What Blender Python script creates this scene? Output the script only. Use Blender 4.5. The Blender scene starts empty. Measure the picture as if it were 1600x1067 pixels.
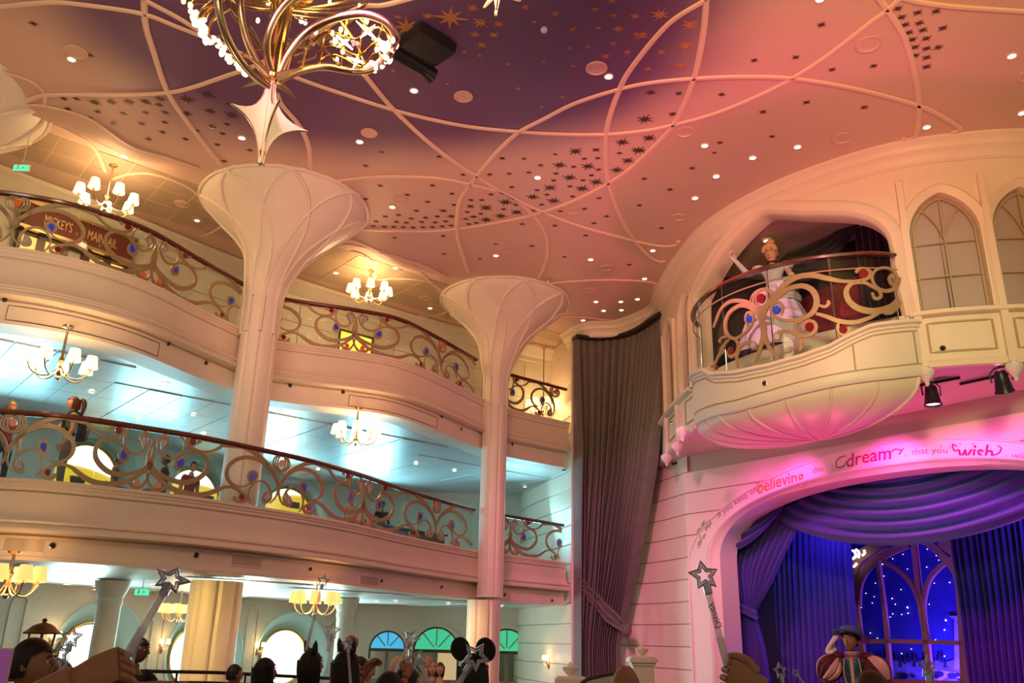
import bpy, bmesh, math, random
from mathutils import Vector, Matrix
from mathutils.geometry import tessellate_polygon
random.seed(7)
PI = math.pi
SC = bpy.context.scene
COL = SC.collection

# ---------------------------------------------------------------- camera
CZ = 1.57
FPX = 1340.0
PITCH = math.atan(FPX/3830.0); ROLL = math.atan(90/3830.0)
R0 = Vector((1,0,0)); U0 = Vector((0,-math.sin(PITCH),math.cos(PITCH))); FW = Vector((0,math.cos(PITCH),math.sin(PITCH)))
CR = math.cos(ROLL)*R0+math.sin(ROLL)*U0
CU = -math.sin(ROLL)*R0+math.cos(ROLL)*U0
cd = bpy.data.cameras.new('camera'); cam = bpy.data.objects.new('camera', cd); COL.objects.link(cam)
cd.sensor_width = 36; cd.lens = 36*FPX/1600; cd.clip_end = 200; cd.clip_start = 0.05
cam.matrix_world = Matrix(((CR.x,CU.x,-FW.x,0),(CR.y,CU.y,-FW.y,0),(CR.z,CU.z,-FW.z,CZ),(0,0,0,1)))
SC.camera = cam

# ---------------------------------------------------------------- light
SC.view_settings.view_transform = 'Standard'; SC.view_settings.look = 'None'
SC.view_settings.gamma = 1; SC.view_settings.use_curve_mapping = False
SC.view_settings.exposure = -0.08
w = bpy.data.worlds.new('world'); SC.world = w; w.use_nodes = True
w.node_tree.nodes['Background'].inputs[0].default_value = (1.0,0.74,0.50,1)
w.node_tree.nodes['Background'].inputs[1].default_value = 0.30

def lamp(kind, loc, power, color, size=0.3, target=None, spot=70, blend=0.6, sy=None, spread=None):
    l = bpy.data.lights.new(kind.lower()+'_light', kind); l.energy = power; l.color = color
    if kind == 'AREA':
        l.size = size
        if sy: l.shape = 'RECTANGLE'; l.size_y = sy
        if spread: l.spread = math.radians(spread)
    else: l.shadow_soft_size = size
    if kind == 'SPOT': l.spot_size = math.radians(spot); l.spot_blend = blend
    o = bpy.data.objects.new(kind.lower()+'_light', l); COL.objects.link(o); o.location = loc
    if target is not None:
        o.rotation_euler = (Vector(target)-Vector(loc)).to_track_quat('-Z','Y').to_euler()
    return o
WARM=(1.0,0.68,0.40); PINK=(1.0,0.16,0.42); MAG=(1.0,0.06,0.75); TEAL=(0.35,0.85,1.0); BLUE=(0.10,0.05,1.0)
# house wash over the near half of the hall, above and behind the audience
lamp('SPOT',(-3,1.5,8.6),640,(1.0,0.73,0.42),0.6,(-5,15,4.5),95)
lamp('SPOT',(-7,3,8.4),300,(1.0,0.84,0.70),0.6,(-6,13,2.5),85)
lamp('SPOT',(1,1.5,8.6),1250,(1.0,0.38,0.36),0.6,(0,19,5.5),62)
lamp('SPOT',(3,2.5,6.5),1800,(1.0,0.60,0.14),0.6,(6,14,9.6),60)
lamp('SPOT',(3,1.5,7.0),1250,(0.80,1.0,0.66),0.6,(5.6,13,5.9),30)  # added greenish spot that cools the tint of the balcony parapet
# uplights playing on the ceiling
lamp('SPOT',(1.5,7.0,3.2),1300,(1.0,0.10,0.28),0.4,(4.2,12.6,9.5),60,1.0)
lamp('SPOT',(-1.0,9.0,3.2),900,(1.0,0.40,0.25),0.4,(-1.0,16.5,9.5),90,1.0)
lamp('SPOT',(4.0,5.0,3.2),560,(1.0,0.34,0.26),0.4,(7.8,10.0,9.5),80,1.0)
lamp('SPOT',(-5.0,7.0,3.2),680,(1.0,0.55,0.32),0.4,(-5.8,12.2,9.5),95,1.0)
# pink theatre spots; the last one is added below the balcony
lamp('SPOT',(-2.0,8.0,8.8),6500,(1.0,0.20,0.50),0.3,(2.9,20.0,2.8),31,0.9)
lamp('SPOT',(-3.0,6.0,8.8),1500,(1.0,0.20,0.40),0.3,(0.5,19.0,2.6),38,1.0)
lamp('SPOT',(-3.0,7.0,7.5),6500,(1.0,0.24,0.38),0.12,(4.55,14.3,7.2),8.5,0.5)
lamp('SPOT',(5.0,14.6,0.5),800,(1.0,0.07,0.34),0.3,(5.4,14.2,6.0),125,1.0)  # added pink spot from below for the shell corbel, no fitting there
# ---------------------------------------------------------------- helpers
def ray(px,py): return (px-800)*CR+(533.5-py)*CU+FPX*FW
def at(px,py,zr):                      # point of the level zr (above the eye) seen at px,py
    d = ray(px,py); v = d*(zr/d.z); return Vector((v.x,v.y,v.z+CZ))
def atd(px,py,dist):
    d = ray(px,py); v = d*(dist/math.hypot(d.x,d.y)); return Vector((v.x,v.y,v.z+CZ))
def onp(px,py,p0,n):                   # point of the vertical plane through p0 with plan normal n
    d = ray(px,py); n = Vector((n[0],n[1],0)); k = n.dot(Vector((p0[0],p0[1],0)))/n.dot(d); v = d*k
    return Vector((v.x,v.y,v.z+CZ))

def cr(pts, n=8, closed=False):        # Catmull-Rom through points of any dimension
    P = [tuple(p) for p in pts]; N = len(P); out = []
    rng = N if closed else N-1
    for i in range(rng):
        p0 = P[(i-1)%N] if closed or i>0 else P[0]; p1 = P[i]; p2 = P[(i+1)%N]
        p3 = P[(i+2)%N] if closed or i+2<N else P[-1]
        for k in range(n):
            t = k/n
            out.append(tuple(0.5*((2*b)+(-a+c)*t+(2*a-5*b+4*c-d)*t*t+(-a+3*b-3*c+d)*t*t*t) for a,b,c,d in zip(p0,p1,p2,p3)))
    if not closed: out.append(P[-1])
    return out

class Path:                            # a plan curve with arc length; normal points to the left of travel
    def __init__(s, pts, n=10, smooth=True):
        P = cr(pts,n) if smooth else [tuple(p) for p in pts]
        s.p = [Vector((a[0],a[1])) for a in P]; s.s = [0.0]
        for a,b in zip(s.p,s.p[1:]): s.s.append(s.s[-1]+(b-a).length)
        s.L = s.s[-1]
    def at(s, u, off=0.0):
        import bisect
        i = min(max(bisect.bisect_right(s.s,u)-1,0),len(s.p)-2)
        t = (u-s.s[i])/max(1e-9,s.s[i+1]-s.s[i]); p = s.p[i].lerp(s.p[i+1],t)
        def nr(j):
            j0=max(j-1,0); j1=min(j+1,len(s.p)-1); d=(s.p[j1]-s.p[j0]).normalized(); return Vector((-d.y,d.x))
        n = nr(i).lerp(nr(i+1),min(max(t,0),1)).normalized()
        return p+n*off
    def hit(s, px, py, off=0.0):       # (arc length, world z) where the sight line meets the upright sheet over the path
        d = ray(px,py); best=None
        for i in range(len(s.p)-1):
            if off: a = s.at(s.s[i],off); b = s.at(s.s[i+1],off)
            else: a=s.p[i]; b=s.p[i+1]
            e=b-a; den = d.x*e.y-d.y*e.x
            if abs(den)<1e-9: continue
            k=(a.x*e.y-a.y*e.x)/den; m=(a.x*d.y-a.y*d.x)/den
            lo=-1e-6 if i>0 else -40; hi=1+1e-6 if i<len(s.p)-2 else 40
            if k>0 and lo<=m<=hi:
                if best is None or k<best[0]: best=(k,s.s[i]+m*(s.s[i+1]-s.s[i]))
        return (best[1], best[0]*d.z+CZ)
    def w(s,u,z,off=0.0):
        p=s.at(u,off); return Vector((p.x,p.y,z))

class MB:
    def __init__(s): s.v=[]; s.f=[]; s.m=[]
    def add(s, vs, fs, mi=0):
        o=len(s.v); s.v+= [tuple(v) for v in vs]; s.f+=[tuple(i+o for i in f) for f in fs]; s.m+=[mi]*len(fs); return s
    def box(s, c, d, R=None, mi=0, taper=1.0):
        hx,hy,hz=d[0]/2,d[1]/2,d[2]/2; V=[]
        for z in (-1,1):
            k=taper if z>0 else 1
            for x,y in ((-1,-1),(1,-1),(1,1),(-1,1)):
                p=Vector((x*hx*k,y*hy*k,z*hz)); p = (R@p if R else p)+Vector(c); V.append(p)
        return s.add(V,[(0,3,2,1),(4,5,6,7),(0,1,5,4),(1,2,6,5),(2,3,7,6),(3,0,4,7)],mi)
    def tube(s, pts, r, seg=8, closed=False, cap=True, mi=0, flat=None):
        P=[Vector(p) for p in pts]; n=len(P); rr = r if isinstance(r,(list,tuple)) else [r]*n
        V=[]; F=[]; prev=None
        for i,p in enumerate(P):
            a=P[(i-1)%n] if closed or i>0 else P[i]; b=P[(i+1)%n] if closed or i<n-1 else P[i]
            t=(b-a); t = t.normalized() if t.length>1e-9 else Vector((0,0,1))
            if prev is None:
                u = Vector((0,0,1)) if abs(t.z)<0.95 else Vector((1,0,0))
                x=t.cross(u).normalized()
            else:
                x=prev-t*prev.dot(t); x = x.normalized() if x.length>1e-9 else t.orthogonal().normalized()
            prev=x; y=t.cross(x)
            if flat:                    # x stays level, y is squeezed
                x=t.cross(Vector((0,0,1))); x=x.normalized() if x.length>1e-6 else prev; y=x.cross(t)
            for k in range(seg):
                an=2*PI*k/seg; V.append(p+x*math.cos(an)*rr[i]+y*math.sin(an)*rr[i]*(flat or 1))
        m=n if closed else n-1
        for i in range(m):
            j=(i+1)%n
            for k in range(seg): F.append((i*seg+k,i*seg+(k+1)%seg,j*seg+(k+1)%seg,j*seg+k))
        if cap and not closed:
            F.append(tuple(range(seg-1,-1,-1))); F.append(tuple((n-1)*seg+k for k in range(seg)))
        return s.add(V,F,mi)
    def lathe(s, prof, c=(0,0,0), seg=24, R=None, mi=0, cap=True, fn=None):
        V=[];F=[]
        for (r,z) in prof:
            for k in range(seg):
                an=2*PI*k/seg; rr=r*(fn(an,z) if fn else 1); p=Vector((rr*math.cos(an),rr*math.sin(an),z))
                V.append((R@p if R else p)+Vector(c))
        n=len(prof)
        for i in range(n-1):
            for k in range(seg): F.append((i*seg+k,i*seg+(k+1)%seg,(i+1)*seg+(k+1)%seg,(i+1)*seg+k))
        if cap:
            F.append(tuple(range(seg-1,-1,-1))); F.append(tuple((n-1)*seg+k for k in range(seg)))
        return s.add(V,F,mi)
    def ball(s,c,r,seg=10,sc=(1,1,1),mi=0,R=None):
        V=[];F=[]; n=max(5,seg//2+1)
        for i in range(n+1):
            th=PI*i/n
            for k in range(seg):
                an=2*PI*k/seg; p=Vector((r*sc[0]*math.sin(th)*math.cos(an),r*sc[1]*math.sin(th)*math.sin(an),-r*sc[2]*math.cos(th)))
                V.append((R@p if R else p)+Vector(c))
        for i in range(n):
            for k in range(seg): F.append((i*seg+k,i*seg+(k+1)%seg,(i+1)*seg+(k+1)%seg,(i+1)*seg+k))
        return s.add(V,F,mi)
    def prism(s, poly, f, t0, t1, mi=0):   # poly in 2D, f(u,v,t)->3D
        n=len(poly); V=[f(a,b,t0) for a,b in poly]+[f(a,b,t1) for a,b in poly]
        tri=tessellate_polygon([[Vector((a,b,0)) for a,b in poly]])
        F=[tuple(t) for t in tri]+[tuple(i+n for i in reversed(t)) for t in tri]
        F+=[(i,(i+1)%n,(i+1)%n+n,i+n) for i in range(n)]
        return s.add(V,F,mi)
    def sweep(s, path, prof, u0=0.0, u1=None, step=0.2, mi=0, cap=True, closed=False):  # prof: (offset, z)
        u1=path.L if u1 is None else u1; n=max(2,int((u1-u0)/step)+1); V=[];F=[]
        for i in range(n):
            u=u0+(u1-u0)*i/(n-1)
            pr = prof(u) if callable(prof) else prof
            m=len(pr)
            for o,z in pr: V.append(path.w(u,z,o))
        for i in range(n-1):
            for k in range(m if closed else m-1):
                k2=(k+1)%m; F.append((i*m+k,i*m+k2,(i+1)*m+k2,(i+1)*m+k))
        if closed and cap: F.append(tuple(range(m))); F.append(tuple((n-1)*m+k for k in range(m-1,-1,-1)))
        return s.add(V,F,mi)
    def grid(s, rows, mi=0, closed=False):
        n=len(rows); m=len(rows[0]); V=[v for r in rows for v in r]; F=[]
        for i in range(n-1):
            for k in range(m if closed else m-1): F.append((i*m+k,i*m+(k+1)%m,(i+1)*m+(k+1)%m,(i+1)*m+k))
        return s.add(V,F,mi)
    def me(s,name):
        me=bpy.data.meshes.new(name); me.from_pydata([tuple(v) for v in s.v],[],s.f); 
        if any(s.m): me.polygons.foreach_set('material_index',s.m)
        me.update(); return me
    def obj(s,name,mat=None,parent=None,smooth=True,fix=True,solid=0.0):
        me=s.me(name)
        if fix:
            bm=bmesh.new(); bm.from_mesh(me); bmesh.ops.remove_doubles(bm,verts=bm.verts,dist=1e-5)
            bmesh.ops.recalc_face_normals(bm,faces=bm.faces); bm.to_mesh(me); bm.free()
        return link(name,me,mat,parent,smooth,solid)

def link(name,me,mat=None,parent=None,smooth=True,solid=0.0,loc=None):
    for m in (mat if isinstance(mat,(list,tuple)) else [mat]):
        if m: me.materials.append(m)
    if smooth and len(me.polygons):
        me.polygons.foreach_set('use_smooth',[True]*len(me.polygons))
        try: me.set_sharp_from_angle(angle=math.radians(38))
        except Exception: pass
    o=bpy.data.objects.new(name,me); COL.objects.link(o)
    if parent is not None:
        o.parent=parent
        L=abs_loc(parent)
        o.location = -L if loc is None else loc
    elif loc is not None: o.location=loc
    if solid:
        md=o.modifiers.new('solid','SOLIDIFY'); md.thickness=solid; md.offset=0
    return o
def abs_loc(o):
    L=Vector(o.location); p=o.parent
    while p: L=L+Vector(p.location); p=p.parent
    return L
def tag(o,label=None,cat=None,group=None,kind=None):
    if label: o['label']=label
    if cat: o['category']=cat
    if group: o['group']=group
    if kind: o['kind']=kind
    return o
def thing(name,label,cat,loc=(0,0,0),rz=0,group=None):
    o=bpy.data.objects.new(name,None); COL.objects.link(o); o.location=loc; o.rotation_euler=(0,0,rz)
    o.empty_display_size=0.1
    return tag(o,label,cat,group)
def dup(o,loc=None,rz=None,label=None,parent=None,group=None,kids=None):
    c=o.copy(); COL.objects.link(c)
    if parent is not None: c.parent=parent
    if loc is not None: c.location=loc
    if rz is not None: c.rotation_euler=(0,0,rz)
    if label: c['label']=label
    if group: c['group']=group
    for ch in list(o.children): dup(ch,parent=c)
    return c

# ---------------------------------------------------------------- materials
def mat(name,color,rough=0.5,metal=0.0,emit=None,es=0.0,noise=0.0,nscale=6.0,bump=0.0,bscale=60.0,trans=0.0,alpha=1.0,coat=0.0,sheen=0.0,ior=1.45):
    m=bpy.data.materials.new(name); m.use_nodes=True; nt=m.node_tree; b=nt.nodes['Principled BSDF']
    b.inputs['Base Color'].default_value=(*color,1); b.inputs['Roughness'].default_value=rough; b.inputs['Metallic'].default_value=metal
    b.inputs['IOR'].default_value=ior
    if emit: b.inputs['Emission Color'].default_value=(*emit,1); b.inputs['Emission Strength'].default_value=es
    if trans: b.inputs['Transmission Weight'].default_value=trans
    if alpha<1: b.inputs['Alpha'].default_value=alpha
    if coat: b.inputs['Coat Weight'].default_value=coat; b.inputs['Coat Roughness'].default_value=0.15
    if sheen: b.inputs['Sheen Weight'].default_value=sheen
    tc=nt.nodes.new('ShaderNodeTexCoord')
    if noise:
        n=nt.nodes.new('ShaderNodeTexNoise'); n.inputs['Scale'].default_value=nscale; n.inputs['Detail'].default_value=4
        nt.links.new(tc.outputs['Object'],n.inputs['Vector'])
        r=nt.nodes.new('ShaderNodeValToRGB'); r.color_ramp.elements[0].position=0.3; r.color_ramp.elements[1].position=0.75
        r.color_ramp.elements[0].color=(*[c*(1-noise) for c in color],1); r.color_ramp.elements[1].color=(*[min(1,c*(1+noise*0.5)) for c in color],1)
        nt.links.new(n.outputs['Fac'],r.inputs['Fac']); nt.links.new(r.outputs['Color'],b.inputs['Base Color'])
    if bump:
        n=nt.nodes.new('ShaderNodeTexNoise'); n.inputs['Scale'].default_value=bscale; n.inputs['Detail'].default_value=3
        nt.links.new(tc.outputs['Object'],n.inputs['Vector'])
        bp=nt.nodes.new('ShaderNodeBump'); bp.inputs['Strength'].default_value=bump; bp.inputs['Distance'].default_value=0.01
        nt.links.new(n.outputs['Fac'],bp.inputs['Height']); nt.links.new(bp.outputs['Normal'],b.inputs['Normal'])
    return m
M={}
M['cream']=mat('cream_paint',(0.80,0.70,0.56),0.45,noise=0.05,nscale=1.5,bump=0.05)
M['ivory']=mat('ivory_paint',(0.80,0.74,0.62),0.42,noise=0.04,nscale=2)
M['shade']=mat('cream_shaded',(0.56,0.47,0.36),0.5)  # darkened copy of the cream, shade put into the colour
M['groove']=mat('groove_brown',(0.16,0.10,0.06),0.7)
M['olive']=mat('olive_trim',(0.42,0.34,0.18),0.5)
M['rib']=mat('ceiling_rib',(0.82,0.62,0.48),0.45)
M['rail']=mat('mahogany',(0.12,0.025,0.012),0.25,coat=0.5,noise=0.3,nscale=9)
M['scroll']=mat('antique_gold',(0.42,0.31,0.17),0.42,metal=0.35,noise=0.1,nscale=8)
M['gold']=mat('polished_gold',(0.83,0.55,0.17),0.20,metal=1.0,noise=0.1,nscale=5)
M['brushed']=mat('brushed_champagne',(0.62,0.50,0.30),0.28,metal=1.0)
M['bronze']=mat('bronze',(0.20,0.12,0.05),0.4,metal=0.8)
M['blue_gem']=mat('blue_gem',(0.01,0.06,0.75),0.08,coat=1.0,emit=(0.0,0.05,0.6),es=0.12)  # faint glow in the gem stands in for light it catches
M['red_gem']=mat('red_gem',(0.22,0.008,0.012),0.1,coat=1.0)
M['pink_gem']=mat('pink_gem',(0.75,0.30,0.24),0.15,coat=1.0)
M['grey_gem']=mat('grey_gem',(0.42,0.42,0.55),0.1,coat=1.0)
M['orange_gem']=mat('orange_gem',(0.85,0.16,0.02),0.15,coat=1.0)
g=bpy.data.materials.new('rail_glass'); g.use_nodes=True; nt=g.node_tree; nt.nodes.clear()
o_=nt.nodes.new('ShaderNodeOutputMaterial'); mx=nt.nodes.new('ShaderNodeMixShader'); tr=nt.nodes.new('ShaderNodeBsdfTransparent'); gl=nt.nodes.new('ShaderNodeBsdfGlossy')
lw=nt.nodes.new('ShaderNodeLayerWeight'); lw.inputs[0].default_value=0.25; gl.inputs['Roughness'].default_value=0.03
pw=nt.nodes.new('ShaderNodeMath'); pw.operation='POWER'; pw.inputs[1].default_value=3; nt.links.new(lw.outputs['Facing'],pw.inputs[0])
ma=nt.nodes.new('ShaderNodeMath'); ma.operation='MULTIPLY_ADD'; ma.inputs[1].default_value=0.35; ma.inputs[2].default_value=0.03; nt.links.new(pw.outputs[0],ma.inputs[0])
tr.inputs[0].default_value=(0.93,0.97,0.95,1)
nt.links.new(ma.outputs[0],mx.inputs[0]); nt.links.new(tr.outputs[0],mx.inputs[1]); nt.links.new(gl.outputs[0],mx.inputs[2]); nt.links.new(mx.outputs[0],o_.inputs[0])
M['glass']=g
M['clear']=mat('clear_plastic',(0.80,0.80,0.92),0.12,alpha=0.42)
M['wandstar']=mat('silver_plastic',(0.45,0.52,0.68),0.15,metal=0.5,coat=1)
M['shade_on']=mat('lit_lampshade',(0.9,0.75,0.5),0.7,emit=(1.0,0.62,0.26),es=3.2)
M['shade_dim']=mat('lit_lampshade_amber',(0.9,0.6,0.3),0.7,emit=(1.0,0.45,0.12),es=1.6)
M['bulb']=mat('lit_bulb',(1,0.9,0.7),0.5,emit=(1.0,0.74,0.40),es=3.2)
M['down']=mat('downlight_lens',(1,0.9,0.8),0.5,emit=(1.0,0.74,0.45),es=7)
M['chrome']=mat('chrome',(0.8,0.8,0.8),0.1,metal=1)
M['black']=mat('black_housing',(0.012,0.012,0.014),0.35)
M['panel']=mat('satin_metal_panel',(0.66,0.70,0.70),0.36,metal=0.45,noise=0.04,nscale=2,bump=0.08,bscale=2.5)
M['panel5']=mat('satin_bronze_panel',(0.55,0.43,0.31),0.38,metal=0.35,noise=0.04,nscale=2)
M['window']=mat('daylight',(1,1,1),0.5,emit=(0.82,0.95,1.0),es=2.0)
M['niche']=mat('niche_paint',(0.50,0.74,0.70),0.4)
M['wall_in']=mat('gallery_wall',(0.72,0.68,0.55),0.5,noise=0.04)
M['wood']=mat('dark_wood',(0.10,0.05,0.025),0.4,noise=0.3,nscale=6)
M['sign']=mat('sign_board',(0.16,0.035,0.018),0.45)
M['letters']=mat('gilt_letters',(0.80,0.55,0.30),0.4,metal=0.2)
M['boat']=mat('lifeboat_yellow_glow',(0.95,0.60,0.02),0.35,emit=(1.0,0.62,0.02),es=0.7)  # glow put into the yellow stands in for daylight on the hull
M['grey_drape']=mat('taupe_velvet',(0.15,0.135,0.125),0.65,sheen=0.2,noise=0.15,nscale=5,bump=0.2,bscale=200)
M['blue_drape']=mat('indigo_velvet',(0.045,0.03,0.30),0.6,sheen=0.35)
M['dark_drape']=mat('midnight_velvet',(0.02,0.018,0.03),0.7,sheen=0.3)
M['star_dark']=mat('bronze_star_paint',(0.075,0.035,0.022),0.5)
M['star_gold']=mat('gold_star_paint',(0.50,0.22,0.09),0.45)
M['floor']=mat('patterned_carpet',(0.20,0.10,0.09),0.9,noise=0.3,nscale=3)
M['carpet']=mat('gallery_carpet',(0.15,0.12,0.14),0.9,noise=0.3)
M['window_f']=mat('frosted_pane',(0.42,0.37,0.35),0.35,noise=0.06,nscale=1.5)
M['text_gold']=mat('script_gold',(0.45,0.22,0.05),0.4)
M['text_red']=mat('script_magenta',(0.5,0.01,0.10),0.4)
M['text_grey']=mat('script_grey',(0.22,0.15,0.18),0.5)
M['exit']=mat('exit_green',(0.05,0.6,0.3),0.5,emit=(0.05,0.7,0.35),es=1.6)
M['spot_lens']=mat('pink_lens',(1,0.4,0.6),0.4,emit=(1.0,0.35,0.6),es=14)
# ---------------------------------------------------------------- big levels (above the eye)
T4,B4 = 1.90,0.86       # deck 4 edge: top, bottom
T5,B5 = 5.38,4.20       # deck 5 edge
HC = 7.95               # hall ceiling
def zz(r): return r+CZ

def polyslab(name, poly, z0, z1, m, parent=None, kind='structure'):
    mb=MB(); mb.prism(poly,lambda a,b,t:Vector((a,b,t)),z0,z1); o=mb.obj(name,m,parent,smooth=False)
    if kind: o['kind']=kind
    return o
def bent(mb, path, outer, holes, d0, d1, step=0.3, mi=0, smooth_u=True):
    """flat outline (u,z) with holes, given thickness d0..d1, bent along a plan path"""
    polys=[[Vector((a,b,0)) for a,b in outer]]+[[Vector((a,b,0)) for a,b in h] for h in holes]
    flat=[p for q in polys for p in q]; tris=tessellate_polygon(polys)
    bm=bmesh.new(); vs=[bm.verts.new((p.x,0,p.y)) for p in flat]
    for t in tris:
        try: bm.faces.new([vs[i] for i in t])
        except ValueError: pass
    us=[p.x for p in flat]; u=min(us)+step
    while u<max(us)-1e-3:
        bmesh.ops.bisect_plane(bm,geom=bm.verts[:]+bm.edges[:]+bm.faces[:],plane_co=(u,0,0),plane_no=(1,0,0)); u+=step
    r=bmesh.ops.extrude_face_region(bm,geom=bm.faces[:])
    for e in r['geom']:
        if isinstance(e,bmesh.types.BMVert): e.co.y=1
    bm.verts.index_update()
    V=[path.w(v.co.x,v.co.z,d0 if v.co.y<0.5 else d1) for v in bm.verts]
    F=[tuple(v.index for v in f.verts) for f in bm.faces]; bm.free()
    # front faces stay where they were (extrude leaves them): fine for an opaque wall
    return mb.add(V,F,mi)
def stroke(mb, path, pts, d0, d1, n=6, closed=False, mi=0, smooth=True):
    """pts (u,z,width): a flat bar of varying width, bent along the path"""
    P=cr(pts,n,closed) if smooth else [tuple(p) for p in pts]; m=len(P); V=[]
    for i,p in enumerate(P):
        a=P[(i-1)%m] if closed or i>0 else p; b=P[(i+1)%m] if closed or i<m-1 else p
        dx,dz=b[0]-a[0],b[1]-a[1]; l=math.hypot(dx,dz) or 1; nx,nz=-dz/l,dx/l; h=p[2]/2
        for sgn,d in ((1,d0),(-1,d0),(-1,d1),(1,d1)): V.append(path.w(p[0]+nx*h*sgn,p[1]+nz*h*sgn,d))
    F=[]; q=m if closed else m-1
    for i in range(q):
        j=(i+1)%m
        for k in range(4): F.append((i*4+k,i*4+(k+1)%4,j*4+(k+1)%4,j*4+k))
    if not closed: F+= [(3,2,1,0),((m-1)*4,(m-1)*4+1,(m-1)*4+2,(m-1)*4+3)]
    return mb.add(V,F,mi)
def blob(mb, path, pts, d0, d1, n=5, mi=0):     # closed outline (u,z) filled
    poly=cr(pts,n,True) if n else pts
    return mb.prism(poly,lambda a,b,t:path.w(a,b,t),d0,d1,mi)
def disc(mb,path,u,z,ru,rz,d0,d1,seg=14,mi=0):
    return mb.prism([(u+ru*math.cos(2*PI*k/seg),z+rz*math.sin(2*PI*k/seg)) for k in range(seg)],lambda a,b,t:path.w(a,b,t),d0,d1,mi)

def px_path(pts,zr,pre=(),post=(),n=8):
    return Path(list(pre)+[tuple(at(x,y,zr).xy) for x,y in pts]+list(post),n)
P4 = px_path([(0,745),(100,752),(200,763),(300,775),(400,790),(480,803),(560,819),(640,838),(731,857),(777,864),(887,878)],T4,pre=[(-13,10.2),(-9.5,10.9)])
P5 = px_path([(0,382),(127,405),(228,437),(304,475),(354,500),(425,529),(557,548),(625,561),(681,584),(753,620),(783,634),(891,660)],T5,pre=[(-13,10.6),(-9.8,11.1)])
WALLW = Path([(-15,11.5),(-12.2,14.5),(-10.4,17.0),(-9.0,19.4),(-7.6,22.1),(-6.0,24.4),(-4.3,26.1)],8)
DOORW = Path([(-4.3,26.1),(-1,26.3),(4.5,26.6)],6)
BACK5 = Path([(-15,9.5),(-11,12.4),(-8.95,14.5),(-7.8,15.85),(-6.6,17.4),(-5.45,18.6),(-3.3,20.5),(-1.7,21.7),(1.4,23.6)],6)

polyslab('floor',[(-18,-6),(14,-6),(14,30),(-18,30)],-0.1,0.0,M['floor'])

# ---------------------------------------------------------------- balcony edges
def fascia(name,path,top,bot,u1,label=None):
    H=top-bot
    f=lambda q: zz(top-H*q)
    prof=[(0.35,f(0)),(0.02,f(0)),(0.0,f(0.01)),(0.0,f(0.045)),(0.025,f(0.055)),(0.025,f(0.085)),(0.045,f(0.095)),(0.045,f(0.135)),
          (0.085,f(0.145)),(0.085,f(0.155)),(0.055,f(0.165)),(0.055,f(0.22)),(0.06,f(0.32)),(0.05,f(0.42)),(0.01,f(0.49)),(-0.03,f(0.525)),
          (-0.03,f(0.55)),(0.0,f(0.56)),(0.0,f(0.575)),(-0.045,f(0.60)),(-0.06,f(0.63)),(-0.06,f(0.655)),(0.0,f(0.665)),(0.16,f(0.675)),
          (0.16,f(0.70)),(0.11,f(0.705)),(0.11,f(0.73)),(0.12,f(0.735)),(0.12,f(0.95)),(0.10,f(0.955)),(0.10,f(1.0)),(0.6,f(1.0))]
    mb=MB().sweep(path,prof,0,u1,step=0.12)
    o=mb.obj(name,M['cream']); tag(o,kind='structure'); return o
fas4=fascia('trim_1',P4,T4,B4,P4.L)
fas5=fascia('trim_2',P5,T5,B5,P5.L)

def floor_strip(name,pa,pb,oa,ob,z0,z1,m,n=40,ub=(0,1),kind='structure'):
    rows=[]
    for i in range(n+1):
        t=i/n; a=pa.at(pa.L*t,oa); b=pb.at(pb.L*(ub[0]+(ub[1]-ub[0])*t),ob)
        rows.append([(a.x,a.y,z1),(b.x,b.y,z1),(b.x,b.y,z0),(a.x,a.y,z0)])
    o=MB().grid(rows,closed=True).obj(name,m,smooth=False); o['kind']=kind; return o
WD=Path([tuple(p) for p in WALLW.p]+[tuple(p) for p in DOORW.p],1,smooth=False)
floor_strip('trim_3',P4,WD,0.33,0.2,zz(T4-0.30),zz(T4-0.12),M['carpet'])
floor_strip('trim_4',P5,BACK5,0.33,0.2,zz(T5-0.30),zz(T5-0.12),M['carpet'])
# galley ceilings hung under the decks
ceil4=floor_strip('ceiling_1',P4,WD,0.5,0.3,zz(B4+0.05),zz(B4+0.10),M['panel'])
ceil5=floor_strip('ceiling_2',P5,WD,0.5,0.3,zz(B5+0.05),zz(B5+0.10),M['panel'])

def inside(path_lo,path_hi,x,y,mlo,mhi):
    """between two plan paths (distance tests by nearest point)"""
    def side(path,m):
        best=9e9;bi=0
        for i,p in enumerate(path.p):
            d=(p.x-x)**2+(p.y-y)**2
            if d<best: best=d;bi=i
        p=path.p[bi]; j0=max(bi-1,0); j1=min(bi+1,len(path.p)-1); t=(path.p[j1]-path.p[j0]).normalized()
        return (x-p.x)*(-t.y)+(y-p.y)*t.x
    return side(path_lo,0)>mlo and side(path_hi,0)<-mhi
def panels(parent,lo,hi,z,m,ang,sx,sy,region,gap=0.018,mlo=0.62,mhi=0.25):
    base=MB().box((0,0,0),(sx-gap,sy-gap,0.02)).me('ceiling_panel'); base.materials.append(m)
    c,s=math.cos(ang),math.sin(ang); x0,x1,y0,y1=region; n=0
    for i in range(-60,60):
        for j in range(-60,60):
            ux,uy=(i+0.5)*sx,(j+0.5)*sy; X=c*ux-s*uy; Y=s*ux+c*uy+16
            if not(x0<X<x1 and y0<Y<y1): continue
            ok=True
            for a in (-.5,.5):
                for b in (-.5,.5):
                    q=(X+c*a*sx-s*b*sy,Y+s*a*sx+c*b*sy)
                    if not inside(lo,hi,q[0],q[1],mlo,mhi): ok=False;break
                if not ok: break
            if ok:
                o=bpy.data.objects.new('ceiling_panel',base); COL.objects.link(o); o.parent=parent
                o.location=(X,Y,z+0.004*((i*7+j*3)%3)); o.rotation_euler=(0,0,ang); n+=1
    return n
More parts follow.
